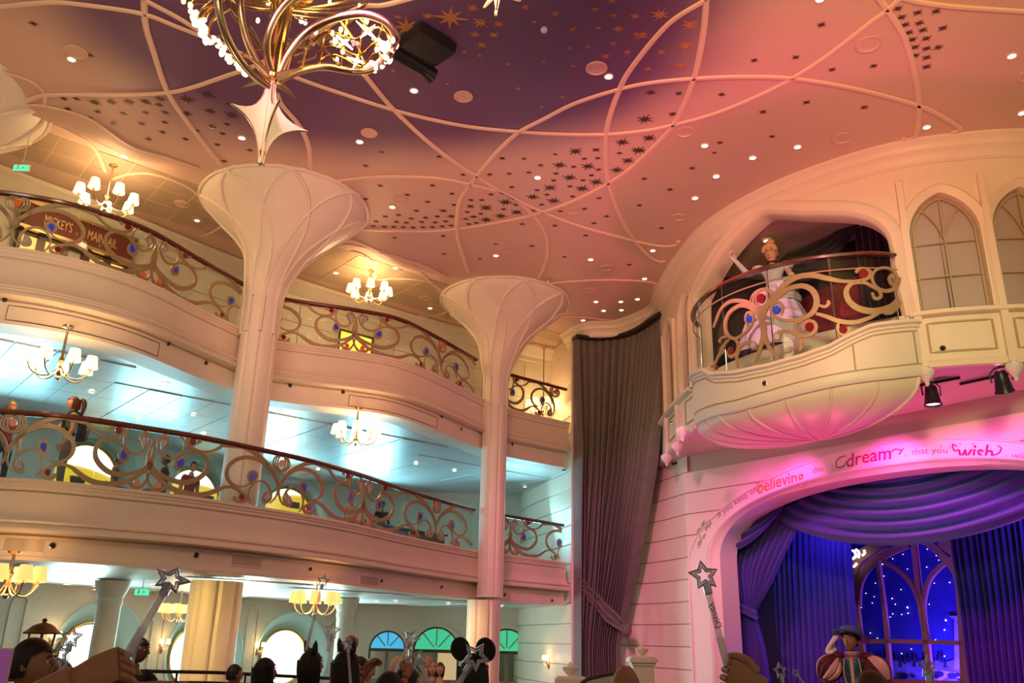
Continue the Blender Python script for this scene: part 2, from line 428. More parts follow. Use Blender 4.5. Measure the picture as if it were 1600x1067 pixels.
panels(ceil5,P5,WD,zz(B5)+0.035,M['panel'],math.radians(40),0.62,1.24,(-11.5,1.6,11,24.5))
panels(ceil4,P4,WD,zz(B4)+0.035,M['panel'],math.radians(40),1.24,1.24,(-11.5,1.6,11,25))

# ---------------------------------------------------------------- hall ceiling with a painted night sky in its middle
def ceiling_mat():
    m=bpy.data.materials.new('painted_sky_ceiling'); m.use_nodes=True; nt=m.node_tree; b=nt.nodes['Principled BSDF']; L=nt.links
    tc=nt.nodes.new('ShaderNodeTexCoord'); mp=nt.nodes.new('ShaderNodeMapping')
    mp.vector_type='POINT'
    mp.inputs['Location'].default_value=(0.412,-2.05,0); mp.inputs['Scale'].default_value=(0.217,0.233,0)
    L.new(tc.outputs['Object'],mp.inputs['Vector'])
    ln=nt.nodes.new('ShaderNodeVectorMath'); ln.operation='LENGTH'; L.new(mp.outputs[0],ln.inputs[0])
    n=nt.nodes.new('ShaderNodeTexNoise'); n.inputs['Scale'].default_value=0.35; n.inputs['Detail'].default_value=2; L.new(tc.outputs['Object'],n.inputs['Vector'])
    ad=nt.nodes.new('ShaderNodeMath'); ad.operation='MULTIPLY_ADD'; ad.inputs[1].default_value=0.35; L.new(n.outputs['Fac'],ad.inputs[0]); L.new(ln.outputs['Value'],ad.inputs[2])
    r=nt.nodes.new('ShaderNodeValToRGB'); e=r.color_ramp.elements
    e[0].position=0.98; e[0].color=(0.15,0.070,0.19,1); e[1].position=1.38; e[1].color=(0.70,0.50,0.40,1); r.color_ramp.interpolation='EASE'
    # ramp runs 0..1: squeeze the range
    e[0].position=0.98/1.6; e[1].position=1.38/1.6
    dv=nt.nodes.new('ShaderNodeMath'); dv.operation='DIVIDE'; dv.inputs[1].default_value=1.6; L.new(ad.outputs[0],dv.inputs[0]); L.new(dv.outputs[0],r.inputs['Fac'])
    L.new(r.outputs['Color'],b.inputs['Base Color']); b.inputs['Roughness'].default_value=0.5
    n2=nt.nodes.new('ShaderNodeTexNoise'); n2.inputs['Scale'].default_value=70; L.new(tc.outputs['Object'],n2.inputs['Vector'])
    bp=nt.nodes.new('ShaderNodeBump'); bp.inputs['Strength'].default_value=0.06; L.new(n2.outputs['Fac'],bp.inputs['Height']); L.new(bp.outputs[0],b.inputs['Normal'])
    return m
M['ceil']=ceiling_mat()
# the ceiling dips in a soft ridge along the line that bounds the hall over the galleries
RIDGE=Path([tuple(at(x,y,HC).xy) for x,y in [(0,190),(60,168),(150,205),(240,243),(310,262),(380,300),(470,350),(560,375),(620,400),(700,432),(760,470),(830,490)]],5)
def ridge(x,y):
    f=1.0
    for q in ((431,318),(779,468)):
        c=at(*q,HC); f*=max(0.0,min(1.0,(math.hypot(x-c.x,y-c.y)-1.55)/1.2))
    return f*ridge0(x,y) if f>0 else 0.0
def ridge0(x,y):
    best=9e9;sd=0
    for i in range(len(RIDGE.p)-1):
        a=RIDGE.p[i]; e=RIDGE.p[i+1]-a; t=max(0,min(1,((x-a.x)*e.x+(y-a.y)*e.y)/e.length_squared)); q=a+e*t
        d=math.hypot(x-q.x,y-q.y)
        if d<best: best=d; sd=((x-q.x)*(-e.y)+(y-q.y)*e.x)/e.length
    d=best if sd>0 else -best
    if d<=0: return 0.22*math.exp(-(d/0.9)**2)
    return 0.22*max(0,1-d/0.16)
rows=[]
for i in range(171):
    y=-2+0.17*i*1.0; rows.append([(x,y,zz(HC)-ridge(x,y)+(0)) for x in [-15+0.17*k for k in range(159)]])
ceilo=MB().grid(rows).obj('ceiling',M['ceil'],fix=False); ceilo['kind']='structure'
panels(ceilo,RIDGE,BACK5,zz(HC)-0.002,M['panel5'],math.radians(40),0.62,0.62,(-12,1.8,10,23.8),gap=0.026,mlo=0.16,mhi=0.32)
def onceil(px,py):
    p=at(px,py,HC)
    for _ in range(3): p=at(px,py,HC-ridge(p.x,p.y))
    return p
def ceil_rib(pts,r=0.045,name='rib',flat=0.5,seg=6):
    P=cr([(x,y) for x,y in pts],8); Q=[onceil(x,y)+Vector((0,0,-0.010)) for x,y in P]
    return MB().tube(Q,r,seg,flat=flat).obj(name,M['rib'],ceilo,fix=False)
RIBS=[
 [(222,-30),(225,0),(228,40),(240,80),(262,143),(300,200),(345,256)],
 [(-30,14),(0,10),(75,3),(125,6),(220,20),(275,40),(330,62),(400,94)],
 [(200,-18),(228,0),(275,25),(320,52),(400,94),(462,120),(530,144),(612,170),(680,187),(740,198),(812,205),(880,209),(949,209),(1010,203),(1053,194),(1110,179),(1171,155),(1232,125),(1294,85),(1359,35),(1386,15),(1420,-15)],
 [(40,158),(70,148),(130,147),(200,147),(262,144),(300,136),(350,119),(405,99),(480,60),(560,12),(605,6),(700,-20)],
 [(500,30),(562,107),(615,170),(680,230),(745,275),(790,303),(847,330),(910,354),(1000,378),(1035,384),(1057,382),(1060,376)],
 [(1486,207),(1497,203),(1499,199),(1473,182),(1431,163),(1337,138),(1241,122),(1162,119),(1084,122),(1020,128),(970,138),(900,160),(850,185),(812,205),(785,228),(755,262),(722,307),(715,340),(716,371),(732,425)],
 [(1106,-30),(1103,0),(1099,48),(1084,122),(1053,192),(1009,240),(966,276),(901,311),(840,333),(783,346),(715,357),(656,361),(560,358),(480,355)],
 [(1120,-14),(1101,0),(1044,37),(987,105),(966,144),(950,192),(946,232),(950,284),(970,341),(992,376),(1014,400),(1030,408),(1040,407)],
 [(1350,-30),(1375,0),(1386,15),(1412,57),(1431,122),(1436,175),(1431,210),(1420,217),(1410,215)],
 [(1400,-10),(1425,0),(1486,9),(1600,17),(1700,25)],
 [(486,292),(515,284),(578,276),(624,275),(687,278),(738,288),(793,304),(831,333),(852,365),(855,400),(842,435)],
 [(432,145),(442,165),(465,192),(480,220),(485,250),(484,280)],
 [(834,448),(879,440),(942,437),(990,438),(1019,441),(1026,446),(1022,450)],
 [(868,493),(910,495),(974,502),(1040,504)],
]
for r in RIBS: ceil_rib(r)
RIBS2=[ [(540,372),(560,378),(600,395),(636,408),(678,445),(713,480)],
 [(530,382),(560,384),(617,402),(656,413),(700,432)],
 [(590,437),(624,435),(672,441),(700,462)], [(548,392),(562,395),(579,406),(587,430),(580,440)],
 [(40,163),(75,166),(140,185),(205,228),(260,245),(310,262)],[(30,196),(65,188),(110,206),(145,228),(165,268)],
 [(175,280),(200,272),(240,272),(290,290),(330,322)], [(308,366),(316,368),(330,363),(352,350)], [(655,492),(664,494),(690,490),(714,478)],
 [(-20,110),(0,112),(45,125),(68,145),(70,166)] ]
for r in RIBS2: ceil_rib(r,0.032)
ringm=None
for px,py,rp in [(118,80,.17),(577,207,.14),(724,150,.15),(932,106,.16),(1357,68,.18),(1070,205,.16),(1316,215,.17),(1610,117,.17),(895,328,.15),(626,313,.15),(789,390,.15),(948,418,.15),(1060,339,.15),(923,453,.15),(284,318,.15),(575,425,.15),(664,465,.15),(332,197,.06),(857,438,.06)]:
    p=onceil(px,py); mb=MB(); mb.lathe([(rp,-0.004),(rp,-0.018),(rp-0.025,-0.022),(rp-0.03,-0.006),(0.01,-0.006)],(0,0,0),20,cap=False)
    o=mb.obj('speaker_grille',M['ceil'] if rp>.1 else M['chrome'],None); o.parent=ceilo; o.location=p

# daylight entering through the round windows of the hull side
for x,y,z in ((-9.0,18.2,zz(-0.4)),(-7.0,21.6,zz(-0.4)),(-5.2,24.0,zz(-0.4))):
    lamp('AREA',(x+.6,y-.2,z),150,(0.6,0.95,0.92),1.2,(x+5,y-5,z+0.9))
for x,y in ((-10.2,15.8),(-8.6,18.6),(-6.8,21.7),(-4.6,24.2)):
    lamp('AREA',(x+.7,y-.2,zz(T4+1.2)),60 if x<-8 else 110,TEAL,1.4,(x+4,y-4,zz(T4+3.2)))
lamp('AREA',(0.4,23.5,zz(T4+1.0)),60,TEAL,1.2,(-1.0,19.5,zz(B5)))  # teal area lamps at the right gallery ends, no window there
lamp('AREA',(0.2,24.5,zz(T5+1.0)),60,TEAL,1.2,(-.2,21.5,zz(HC)))
def z1(L,ox,oy,s): return [(ox+a[0]/s,oy+a[1]/s,(a[2] if len(a)>2 else 5)) for a in L]
DK=z1([(208,146,6),(565,345,5),(400,617),(478,617),(590,640,8),(693,638,8),(803,638,8),(910,636,8),(1002,617,8),(995,655,6),(424,680),(610,697),(771,710),(909,703),(1033,702,6),(563,736,4),(712,773),(885,773),(1030,764),(928,870),(1014,825),(1167,620,12),(1299,592,11),(1168,708,8),(1314,694,8),(1439,652,7),(1450,720,11),(1419,775),(1230,815),(1392,834),(1159,868),(1358,903),(1561,938),(1400,1005)],0,0,4)
DK+=z1([(1490,888,12),(1198,945,12),(1325,936,7),(1585,938,10),(1070,963,4),(877,992,4),(738,988,4),(343,977,4)],600,0,4)
DK+=z1([(35,247),(115,180,4),(395,203,4),(513,291),(107,345),(35,410),(36,475),(363,344),(240,390),(340,424),(459,384),(132,496),(197,489),(285,468),(87,520),(72,543),(128,546),(173,547),(220,549),(268,550),(316,549),(363,548),(411,544),(455,540),(187,523),(235,526),(259,506),(310,523),(330,502),(376,525),(387,496),(427,520),(417,468,7),(455,495,7),(469,439),(552,415),(605,415),(650,388),(549,446,7),(626,453,12),(722,426,12),(772,439),(713,460),(534,474),(600,483),(565,497,7),(526,508),(541,533),(578,527),(626,512,11),(698,494,11),(776,475,11),(855,400,11),(940,355,12),(876,367),(925,389),(957,419,12),(858,466),(898,438),(1050,398),(1098,359,12),(1037,348),(1101,318),(1167,327,12),(1036,305,12),(957,319),(969,285),(987,244,12),(1055,252),(1126,250,12),(1143,294),(1178,266),(1108,213),(1174,210),(1280,185),(1377,172,12),(1322,222,11),(1267,268,11),(1425,111,12),(1405,19,13),(1180,406),(990,470),(1109,458),(964,541),(1217,495),(1155,529),(1402,311),(1378,441),(1528,364),(1486,553),(1115,589),(802,533),(673,632,4),(851,640),(596,704,4),(1011,694,4),(1327,732),(417,592),(419,679,4),(178,601,4),(752,352),(836,280),(739,286),(644,290),(893,245),(812,213,4),(705,211)],560,180,3.138)
DK+=z1([(367,333,6),(345,407,7),(267,330,8),(877,88,7),(637,215,6),(785,204,6),(915,248,6),(1063,235,6),(520,337,6),(668,399,6),(823,365,6),(1030,383,6),(700,487),(514,509),(494,545,4),(415,600),(335,677),(1150,30,7),(1163,61,7),(1176,88,7),(1188,116,7),(1201,141,7),(1211,168,7),(1211,198,7),(1220,45,7),(1227,82,7),(1239,107,7),(1251,137,7),(1252,173,7),(1252,205,7),(1252,238,7),(1286,40,7),(1310,100,7),(1293,169,7)],900,0,2.286)
GD=z1([(415,110,24),(145,170,22),(555,50,9),(605,140,13),(718,150,8),(568,215,8),(688,218,8),(615,280,8),(885,45,6),(1073,85,6),(938,137,4),(1180,182,6),(1318,57,6),(1435,95),(1570,100,7),(1463,180,8),(1340,173),(1432,270),(1520,325,6),(1385,350,7),(1275,290,4),(1160,300,4),(1183,413,4),(1000,383,4),(777,400,4),(600,347,4),(505,325),(840,552),(395,522,4),(60,440,6),(180,427,6),(110,360,6),(50,300,7),(1590,220,8),(1425,5,7),(275,100,8),(90,105),(985,668,4),(1115,605,4)],600,0,4)
GD+=z1([(300,52,14),(408,88,14),(393,162,13),(378,235,10),(233,125,11),(305,186,7),(257,245,6)],900,0,2.286)
star_me={}
for nm,mt in (('d',M['star_dark']),('g',M['star_gold'])):
    poly=[]
    for k in range(16):
        rr=1.0 if k%4==0 else (0.78 if k%2==0 else 0.30); poly.append((rr*math.cos(2*PI*k/16),rr*math.sin(2*PI*k/16)))
    me=MB().prism(poly,lambda a,b,t:Vector((a,b,t)),-0.006,0.0).me('star'); me.materials.append(mt); star_me[nm]=me
random.seed(3)
for nm,L in (('d',DK),('g',GD)):
    for x,y,r in L:
        p=onceil(x,y); d=(p-Vector((0,0,CZ))).length; R=r*1.15*d/1400
        o=bpy.data.objects.new('star',star_me[nm]); COL.objects.link(o); o.parent=ceilo; o.location=p+Vector((0,0,-0.001))
        o.scale=(R,R,1); o.rotation_euler=(0,0,random.uniform(0,0.8))
# ---------------------------------------------------------------- trumpet columns
def column(name,label,cx,cy,r,prof_top,base_r,bx=0.0,lean=(0,0)):
    def ln(z):
        q=max(0,min(1,(z-zz(6.0))/1.3)); q=q*q*(3-2*q); return Vector((lean[0]*q,lean[1]*q,0))
    t=thing(name,label,'column',(cx,cy,0))
    def fl(a,z):
        q=(a*8/(2*PI)+0.5)%1.0
        if z>zz(6.4): return 1.0
        return 1.0 if 0.16<q<0.84 else (0.955 if 0.06<q<0.94 else 0.90)
    mb=MB()
    prof=[(r,zz(0.9)),(r,zz(T4-.1)),(r,zz(T4+.6)),(r,zz(3.4)),(r,zz(B5)),(r,zz(5.3)),(r*1.0,zz(5.9))]
    mb.lathe(prof,(0,0,0),96,fn=fl,cap=False); sh=mb.obj('shaft',M['ivory'],None); sh.parent=t
    mb=MB(); mb.lathe([(base_r,0),(base_r,0.25),(base_r*0.96,0.28),(base_r*0.96,zz(B4)-0.02)],(0,0,0),96,fn=fl,cap=False)
    b=mb.obj('base_shaft',M['ivory'],None); b.parent=t; b.location=(bx,0,0)
    P=cr([(r,zz(5.9))]+[(a,zz(b)) for a,b in prof_top],6)
    mb=MB(); mb.lathe(P,(0,0,0),72,cap=False); mb.v=[tuple(Vector(v)+ln(v[2])) for v in mb.v]; o=mb.obj('trumpet_head',M['ivory'],None); o.parent=t
    # mouldings that run up the shaft and cross over the trumpet
    def rad(z):
        for a,b in zip(P,P[1:]):
            if a[1]<=z<=b[1]: return a[0]+(b[0]-a[0])*(z-a[1])/max(1e-6,b[1]-a[1])
        return P[-1][0]
    N=8
    for k in range(N):
        for sg in (-1,1):
            pts=[]
            for i in range(0,26):
                s=i/25; z=zz(5.2)+(zz(HC)-zz(5.2))*(1-(1-s)**1.6)
                rr=rad(z) if z>zz(5.9) else r
                th=2*PI*(k+0.5*0)/N+0.30+sg*(0.02+ 1.15*max(0,s-0.12)**1.7)
                pts.append(Vector((rr*math.cos(th)*1.005,rr*math.sin(th)*1.005,z))+ln(z))
            m=MB().tube(pts,[0.026+0.014*i/25 for i in range(26)],6).obj('rib',M['ivory'],None,fix=False); m.parent=t
    R=P[-1][0]
    m=MB().tube([Vector((R*math.cos(2*PI*i/64),R*math.sin(2*PI*i/64),zz(HC)-0.03))+ln(99) for i in range(64)],0.035,6,closed=True).obj('ring_moulding',M['ivory'],None,fix=False); m.parent=t
    return t
TR=[(0.41,6.35),(0.58,6.82),(0.84,7.16),(1.07,7.40),(1.32,7.63),(1.50,7.80),(1.60,7.96)]
c1=at(431,318,HC).xy
column('column','tall cream fluted column with a trumpet head, left of the two, behind the middle balcony railing',c1[0],c1[1],0.33,TR,0.44,-0.17,(0.17,0.1))
c2=at(779,468,HC).xy
column('column','tall cream fluted column with a trumpet head, nearer the grey drape',c2[0],c2[1],0.29,[(a*.99,b) for a,b in TR],0.38,-0.12,(0.16,0.1))
c3=at(40,150,HC).xy
column('column','trumpet column head cut by the left frame edge above the sign balcony',c3[0]-1.35,c3[1]-0.1,0.36,TR,0.45)
# plain columns further back on the ground floor
for px,lab,d,r in ((165,'slim grey-white column before a round window, left ground floor',17.5,0.205),(538,'slim grey-white column between round window and arched doors',21.5,0.205)):
    p=atd(px,980,d); t=thing('column',lab,'column',(p.x,p.y,0))
    mb=MB(); mb.lathe([(r*1.25,0),(r*1.25,.15),(r,0.22),(r*0.97,2.0),(r*1.05,2.05),(r*1.05,2.1),(r*1.0,2.14)],(0,0,0),40,cap=False,fn=lambda a,z:1+0.012*math.cos(16*a))
    o=mb.obj('shaft',M['wall_in'],None); o.parent=t
    mb=MB(); mb.lathe([(r*1.0,2.14),(r*1.12,2.2),(r*1.35,2.30),(r*1.5,2.44)],(0,0,0),40,cap=False); o=mb.obj('capital',M['wall_in'],None); o.parent=t

# ---------------------------------------------------------------- gallery back walls and windows
def ring_rows(path,u,z,prof,seg=36):
    """rows of a round splayed reveal: prof = (radius, offset)"""
    return [[path.w(u+r*math.cos(2*PI*k/seg),z+r*math.sin(2*PI*k/seg),o) for k in range(seg)] for r,o in prof]
def circ(u,z,r,n=28): return [(u+r*math.cos(2*PI*k/n),z+r*math.sin(2*PI*k/n)) for k in range(n)]
gw=[WALLW.hit(x,1000)[0] for x in (-30,158,322,458)]
gw=[gw[1]-(gw[2]-gw[1])*1.35]+gw[1:]
wn=0
mb=MB(); zc0=zz(-0.52)
bent(mb,WALLW,[(0,0),(WALLW.L,0),(WALLW.L,zz(B4)+.1),(0,zz(B4)+.1)],[circ(u,zc0,1.15) for u in gw],0.0,0.08,0.5)
o=mb.obj('wall_left_ground',M['wall_in'],smooth=False); o['kind']='structure'; o.name='wall_left'
dw=[DOORW.hit(x,1000)[0] for x in (606,682,792)]
mb=MB()
def archpoly(u,w,z0,zs,n=16): return [(u-w/2,z0)]+[(u-w/2*math.cos(PI*k/n),zs+w/2*math.sin(PI*k/n)) for k in range(n+1)]+[(u+w/2,z0)]
DWW=[1.05,1.32,1.32]; ZS=[zz(-0.30)]*3
bent(mb,DOORW,[(0,0),(DOORW.L,0),(DOORW.L,zz(B4)+.1),(0,zz(B4)+.1)],[archpoly(u,wd,0.02,1.27+.0) for u,wd in zip(dw,DWW)],0.0,0.12,0.5)
o=mb.obj('wall_back',M['wall_in'],smooth=False); o['kind']='structure'
M['green_glass']=mat('green_fanlight',(0.05,0.35,0.2),0.2,emit=(0.05,0.55,0.28),es=0.9)
M['blue_glass']=mat('blue_fanlight',(0.05,0.35,0.6),0.2,emit=(0.05,0.45,0.75),es=0.9)
M['door']=mat('door_paint',(0.30,0.26,0.20),0.4)
M['shopglow']=mat('lit_shop_glass',(0.6,0.5,0.35),0.2,emit=(0.9,0.62,0.30),es=0.5)
for i,(u,wd) in enumerate(zip(dw,DWW)):
    mb=MB(); P=archpoly(u,wd+0.10,0.02,1.27); stroke(mb,DOORW,[(a,b,0.10) for a,b in P],-0.05,0.1,smooth=False)
    d=mb.obj('door_%d'%(i+1),M['wall_in'],smooth=False); d['kind']='structure'
    mb=MB(); mb.prism([(u-wd/2,1.27)]+[(u-wd/2*math.cos(PI*k/14),1.30+wd/2*math.sin(PI*k/14)) for k in range(15)],lambda a,b,t:DOORW.w(a,b,t),0.06,0.08)
    mb.obj('fanlight',M['blue_glass'] if i==0 else M['green_glass'],d,smooth=False)
    for a_ in (PI*.27,PI*.5,PI*.73):
        mb=MB(); stroke(mb,DOORW,[(u+.10*math.cos(a_),1.30+.10*math.sin(a_),.03),(u+wd*.49*math.cos(a_),1.30+wd*.49*math.sin(a_),.03)],0.03,0.06,smooth=False); mb.obj('fanlight_bar',M['door'],d,smooth=False)
    mb=MB(); stroke(mb,DOORW,[(u-wd/2,0.02,.09),(u-wd/2,1.27,.09)]+[(u-wd/2*math.cos(PI*k/14),1.27+wd/2*math.sin(PI*k/14),.09) for k in range(1,14)]+[(u+wd/2,1.27,.09),(u+wd/2,0.02,.09)],0.0,0.09,smooth=False); mb.obj('door_frame',M['wood'],d,smooth=False)
    mb=MB(); stroke(mb,DOORW,[(u-wd/2,1.27,.08),(u+wd/2,1.27,.08)],0.0,0.09,smooth=False); mb.obj('transom_bar',M['wood'],d,smooth=False)
    for s in (-1,1):
        c=u+s*wd/4; w2=wd/4-0.015
        mb=MB(); stroke(mb,DOORW,[(c-w2,0.04,0.09),(c-w2,1.24,0.09),(c+w2,1.24,0.09),(c+w2,0.04,0.09),(c-w2,0.04,0.09)],0.02,0.08,smooth=False)
        mb.prism([(c-w2,0.04),(c+w2,0.04),(c+w2,0.5),(c-w2,0.5)],lambda a,b,t:DOORW.w(a,b,t),0.04,0.07)
        lf=mb.obj('door_leaf',M['door'],d,smooth=False)
        MB().prism([(c-w2,0.5),(c+w2,0.5),(c+w2,1.24),(c-w2,1.24)],lambda a,b,t:DOORW.w(a,b,t),0.045,0.055).obj('pane',M['shopglow'] if (i==1 and s>0) else M['glass'],lf,smooth=False)
# dark lobby behind the doors
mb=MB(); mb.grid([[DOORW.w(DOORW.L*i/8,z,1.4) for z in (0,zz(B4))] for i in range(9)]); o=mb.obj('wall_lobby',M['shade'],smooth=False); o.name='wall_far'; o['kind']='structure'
def round_window(path,u,zc,R,ri,pane_mat,deck,wm):
    global wn; wn+=1
    w_=MB().grid(ring_rows(path,u,zc,[(R+0.05,-0.02),(R,-0.03),(R-0.04,0.0),(R-0.10,0.16),(ri+0.14,0.40),(ri+0.08,0.42)]),closed=True).obj('window_%d'%wn,wm,fix=True); w_['kind']='structure'
    P=[path.w(u+(ri+0.05)*math.cos(2*PI*k/36),zc+(ri+0.05)*math.sin(2*PI*k/36),0.40) for k in range(36)]
    MB().tube(P,0.045,8,closed=True).obj('window_frame',M['gold'],w_,fix=False)
    if pane_mat:
        MB().prism(circ(u,zc,ri+0.08),lambda a,b,t:path.w(a,b,t),0.44,0.46).obj('pane',pane_mat,w_,smooth=False)
    return w_
for u in gw: round_window(WALLW,u,zc0,1.15,0.66,M['window'],0,M['niche'])
# pilaster ribs of the ground wall
for i in range(3):
    u=(gw[i]+gw[i+1])/2
    for du in (-0.16,0.16):
        mb=MB(); stroke(mb,WALLW,[(u+du,0.0,0.05),(u+du,1.9,0.05),(u+du*0.8,2.2,0.05),(u+du*0.2-0.35,2.42,0.05)],-0.04,0.01); o=mb.obj('trim_%d'%(10+i*2+(du>0)),M['wall_in']); o['kind']='structure'
# deck 4 wall, with round windows onto the lifeboats
zc4=zz(T4+1.28)
w4=[WALLW.hit(x,760)[0] for x in (60,150,300,440,590)]
w4=[w4[1]-3.1,w4[1],w4[1]+3.1,w4[1]+6.2,w4[1]+9.1]
mb=MB(); bent(mb,WALLW,[(0,zz(T4-.2)),(WALLW.L,zz(T4-.2)),(WALLW.L,zz(B5)+.1),(0,zz(B5)+.1)],[circ(u,zc4,1.08) for u in w4 if u<WALLW.L-1.1],0.0,0.08,0.5)
o=mb.obj('wall_deck',M['wall_in'],smooth=False); o.name='wall_left_upper'; o['kind']='structure'
for u in w4:
    if u<WALLW.L-1.1: round_window(WALLW,u,zc4,1.08,0.80,M['glass'],1,M['niche'])
mb=MB(); bent(mb,DOORW,[(0,zz(T4-.2)),(DOORW.L,zz(T4-.2)),(DOORW.L,zz(B5)+.1),(0,zz(B5)+.1)],[],0.0,0.08,0.5)
o=mb.obj('wall_back_upper',M['wall_in'],smooth=False); o['kind']='structure'
mb=MB(); mb.grid([[WALLW.w(WALLW.L*i/20,z,3.2) for z in (zz(0.6),zz(6))] for i in range(21)]); o=mb.obj('sky',M['window'],smooth=False); o['kind']='structure'
for i,(px,py,dd) in enumerate([(95,775,22.5),(300,800,25.0),(470,812,28.0)]):
    P=atd(px,py,dd); t=thing('lifeboat',['yellow lifeboat behind the round window by the woman with the backpack','yellow lifeboat behind the middle round window of the middle gallery','yellow lifeboat behind the round window right of the left column'][i],'lifeboat',tuple(P))
    an=math.radians(52); t.rotation_euler=(0,0,an)
    mb=MB().ball((0,0,0),1.0,24,(1.7,0.7,0.75)); o=mb.obj('hull',M['boat'],None); o.parent=t
    mb=MB(); mb.box((0,0,0.0),(3.3,1.46,0.14)); o=mb.obj('fender',M['ivory'],None,smooth=False); o.parent=t
    for q in (-0.8,0,0.8):
        mb=MB().box((q,-0.63,0.30),(0.32,0.10,0.18)); o=mb.obj('porthole',M['black'],None,smooth=False); o.parent=t
# deck 5 back wall with the shop front
mb=MB(); mb.sweep(BACK5,[(0,zz(T5-.2)),(0,zz(HC))],step=0.4); o=mb.obj('wall_left_top',M['wall_in']); o['kind']='structure'
mb=MB(); mb.sweep(BACK5,[(-0.02,zz(HC-.02)),(-0.30,zz(HC-.02)),(-0.30,zz(HC-.1)),(-0.2,zz(HC-.16)),(-0.14,zz(HC-.28)),(-0.05,zz(HC-.34)),(-0.05,zz(HC-.46)),(0,zz(HC-.5))],step=0.3)
o=mb.obj('trim_20',M['wall_in']); o['kind']='structure'
walltop=bpy.data.objects['wall_left_top']
u0=BACK5.hit(300,440)[0]
k=0
z_lo=zz(T5-.1)
while u0<BACK5.L-1:
    for j in range(4):
        za=z_lo+j*0.56
        MB().prism([(u0,za),(u0+1.33,za),(u0+1.33,za+0.545),(u0,za+0.545)],lambda a,b,t:BACK5.w(a,b,t),-0.03,0.0).obj('wall_panel',M['wall_in'],walltop,smooth=False)
    u0+=1.35
polyslab('ceiling_3',[(-16,8),(-16,30),(4,30),(4,24),(1.4,23.8),(-1.7,22),(-5.6,19)],zz(HC)+0.3,zz(HC)+0.4,M['wall_in'])
mb=MB(); bent(mb,Path([(0.2,28),(4.5,27.6)],2),[(0,0),(4,0),(4,9.5),(0,9.5)],[],0,.1); o=mb.obj('wall_rear',M['wall_in']); o['kind']='structure'
# ---------------------------------------------------------------- rooms' right side: siding wall, drape bay, stage wall
ST_O=Vector((4.03,19.5)); ST_D=Vector((0.59,-0.8074)).normalized(); ST_N=Vector((-ST_D.y,ST_D.x))
pts=[tuple(p) for p in cr([(0.3,27),(0.55,25.5),(0.95,24),(1.35,22.8),(1.62,21.75)],6)]+[(1.80,21.70)]+[tuple(p) for p in cr([(1.85,22.0),(2.6,22.0),(3.3,21.4),(3.7,20.6),(4.03,19.5)],6)]
nst=len(pts)
for q in range(1,60): pts.append(tuple(ST_O+ST_D*(q*0.2)))
LP=Path(pts,1,smooth=False)
UST=LP.s[nst-1]                     # arc length where the straight stage front begins
UCOR=LP.hit(893,700)[0]
AC=4.75
def arch(u,hw,zs,zt,n):
    q=abs(u-UST-AC)/hw
    return -99 if q>=1 else zz(zs)+(zt-zs)*(1-q**n)**(1/n)
outer=lambda u:arch(u,4.72,1.70,3.62,1.8)
inner=lambda u:arch(u,3.87,1.70,3.06,2.4)
BH=0.47
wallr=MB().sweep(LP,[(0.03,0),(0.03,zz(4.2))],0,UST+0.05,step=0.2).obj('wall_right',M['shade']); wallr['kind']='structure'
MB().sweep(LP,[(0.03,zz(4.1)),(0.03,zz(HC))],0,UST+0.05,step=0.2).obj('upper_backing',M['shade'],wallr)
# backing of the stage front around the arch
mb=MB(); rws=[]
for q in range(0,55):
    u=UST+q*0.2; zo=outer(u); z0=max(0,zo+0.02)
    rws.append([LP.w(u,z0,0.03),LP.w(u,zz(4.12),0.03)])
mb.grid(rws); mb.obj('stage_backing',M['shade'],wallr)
zb=0.14
while zb<zz(HC):
    z0=zb; z1=min(zb+BH-0.012,zz(HC)-0.02); zb+=BH
    uend = LP.L-0.5 if z1<zz(4.16) else UST+0.1
    seg=[]; runs=[]; 
    n=int(uend/0.1)
    for q in range(n+1):
        u=q*uend/n; lo=max(z0,outer(u)+0.0) if u>UST else z0
        if lo<z1-0.01: seg.append((u,lo))
        elif seg: runs.append(seg); seg=[]
    if seg: runs.append(seg)
    for sg in runs:
        if len(sg)<2: continue
        rws=[[LP.w(u,lo,0.02),LP.w(u,lo,-0.005),LP.w(u,lo+min(0.012,(z1-lo)/3),-0.018),LP.w(u,z1-0.008,-0.018),LP.w(u,z1,-0.005),LP.w(u,z1,0.02)] for u,lo in sg]
        MB().grid(rws).obj('siding_board',M['cream'],wallr,smooth=False)
# corner post at the end of the balconies
mb=MB(); mb.box((1.71,21.68,zz(HC)/2),(0.26,0.20,zz(HC))); o=mb.obj('trim_5',M['cream'],smooth=False); o['kind']='structure'

# ---------------------------------------------------------------- drum (upper right wall)
DR=Path([(3.70,20.9),(3.62,19.8),(3.62,18.2),(3.74,16.7),(4.06,15.2),(4.90,13.75),(6.1,12.65),(7.2,12.2),(8.6,12.05),(10.2,12.5),(12,13.6)],12)
ZB,ZS_,ZT=4.09,4.95,7.93
op=[DR.hit(x,y,0.32) for x,y in [(1109,486),(1114,462),(1123,445),(1142,412),(1164,383),(1187,360),(1210,342),(1240,342),(1267,344),(1305,345),(1342,348),(1371,358),(1391,377),(1399,404),(1404,445)]]
opn=[(op[0][0]-0.08,zz(ZS_))]+op+[(op[-1][0]+0.05,zz(ZS_))]
uA0=DR.hit(1424,372)[0]; uA1=DR.hit(1532,372)[0]; uA1b=DR.hit(1553,478)[0]; uA0b=DR.hit(1439,490)[0]
zap=DR.hit(1467,301)[1]; zsp=DR.hit(1424,370)[1]
hwA=(max(uA1,uA1b)-min(uA0,uA0b))/2; ucA=(max(uA1,uA1b)+min(uA0,uA0b))/2
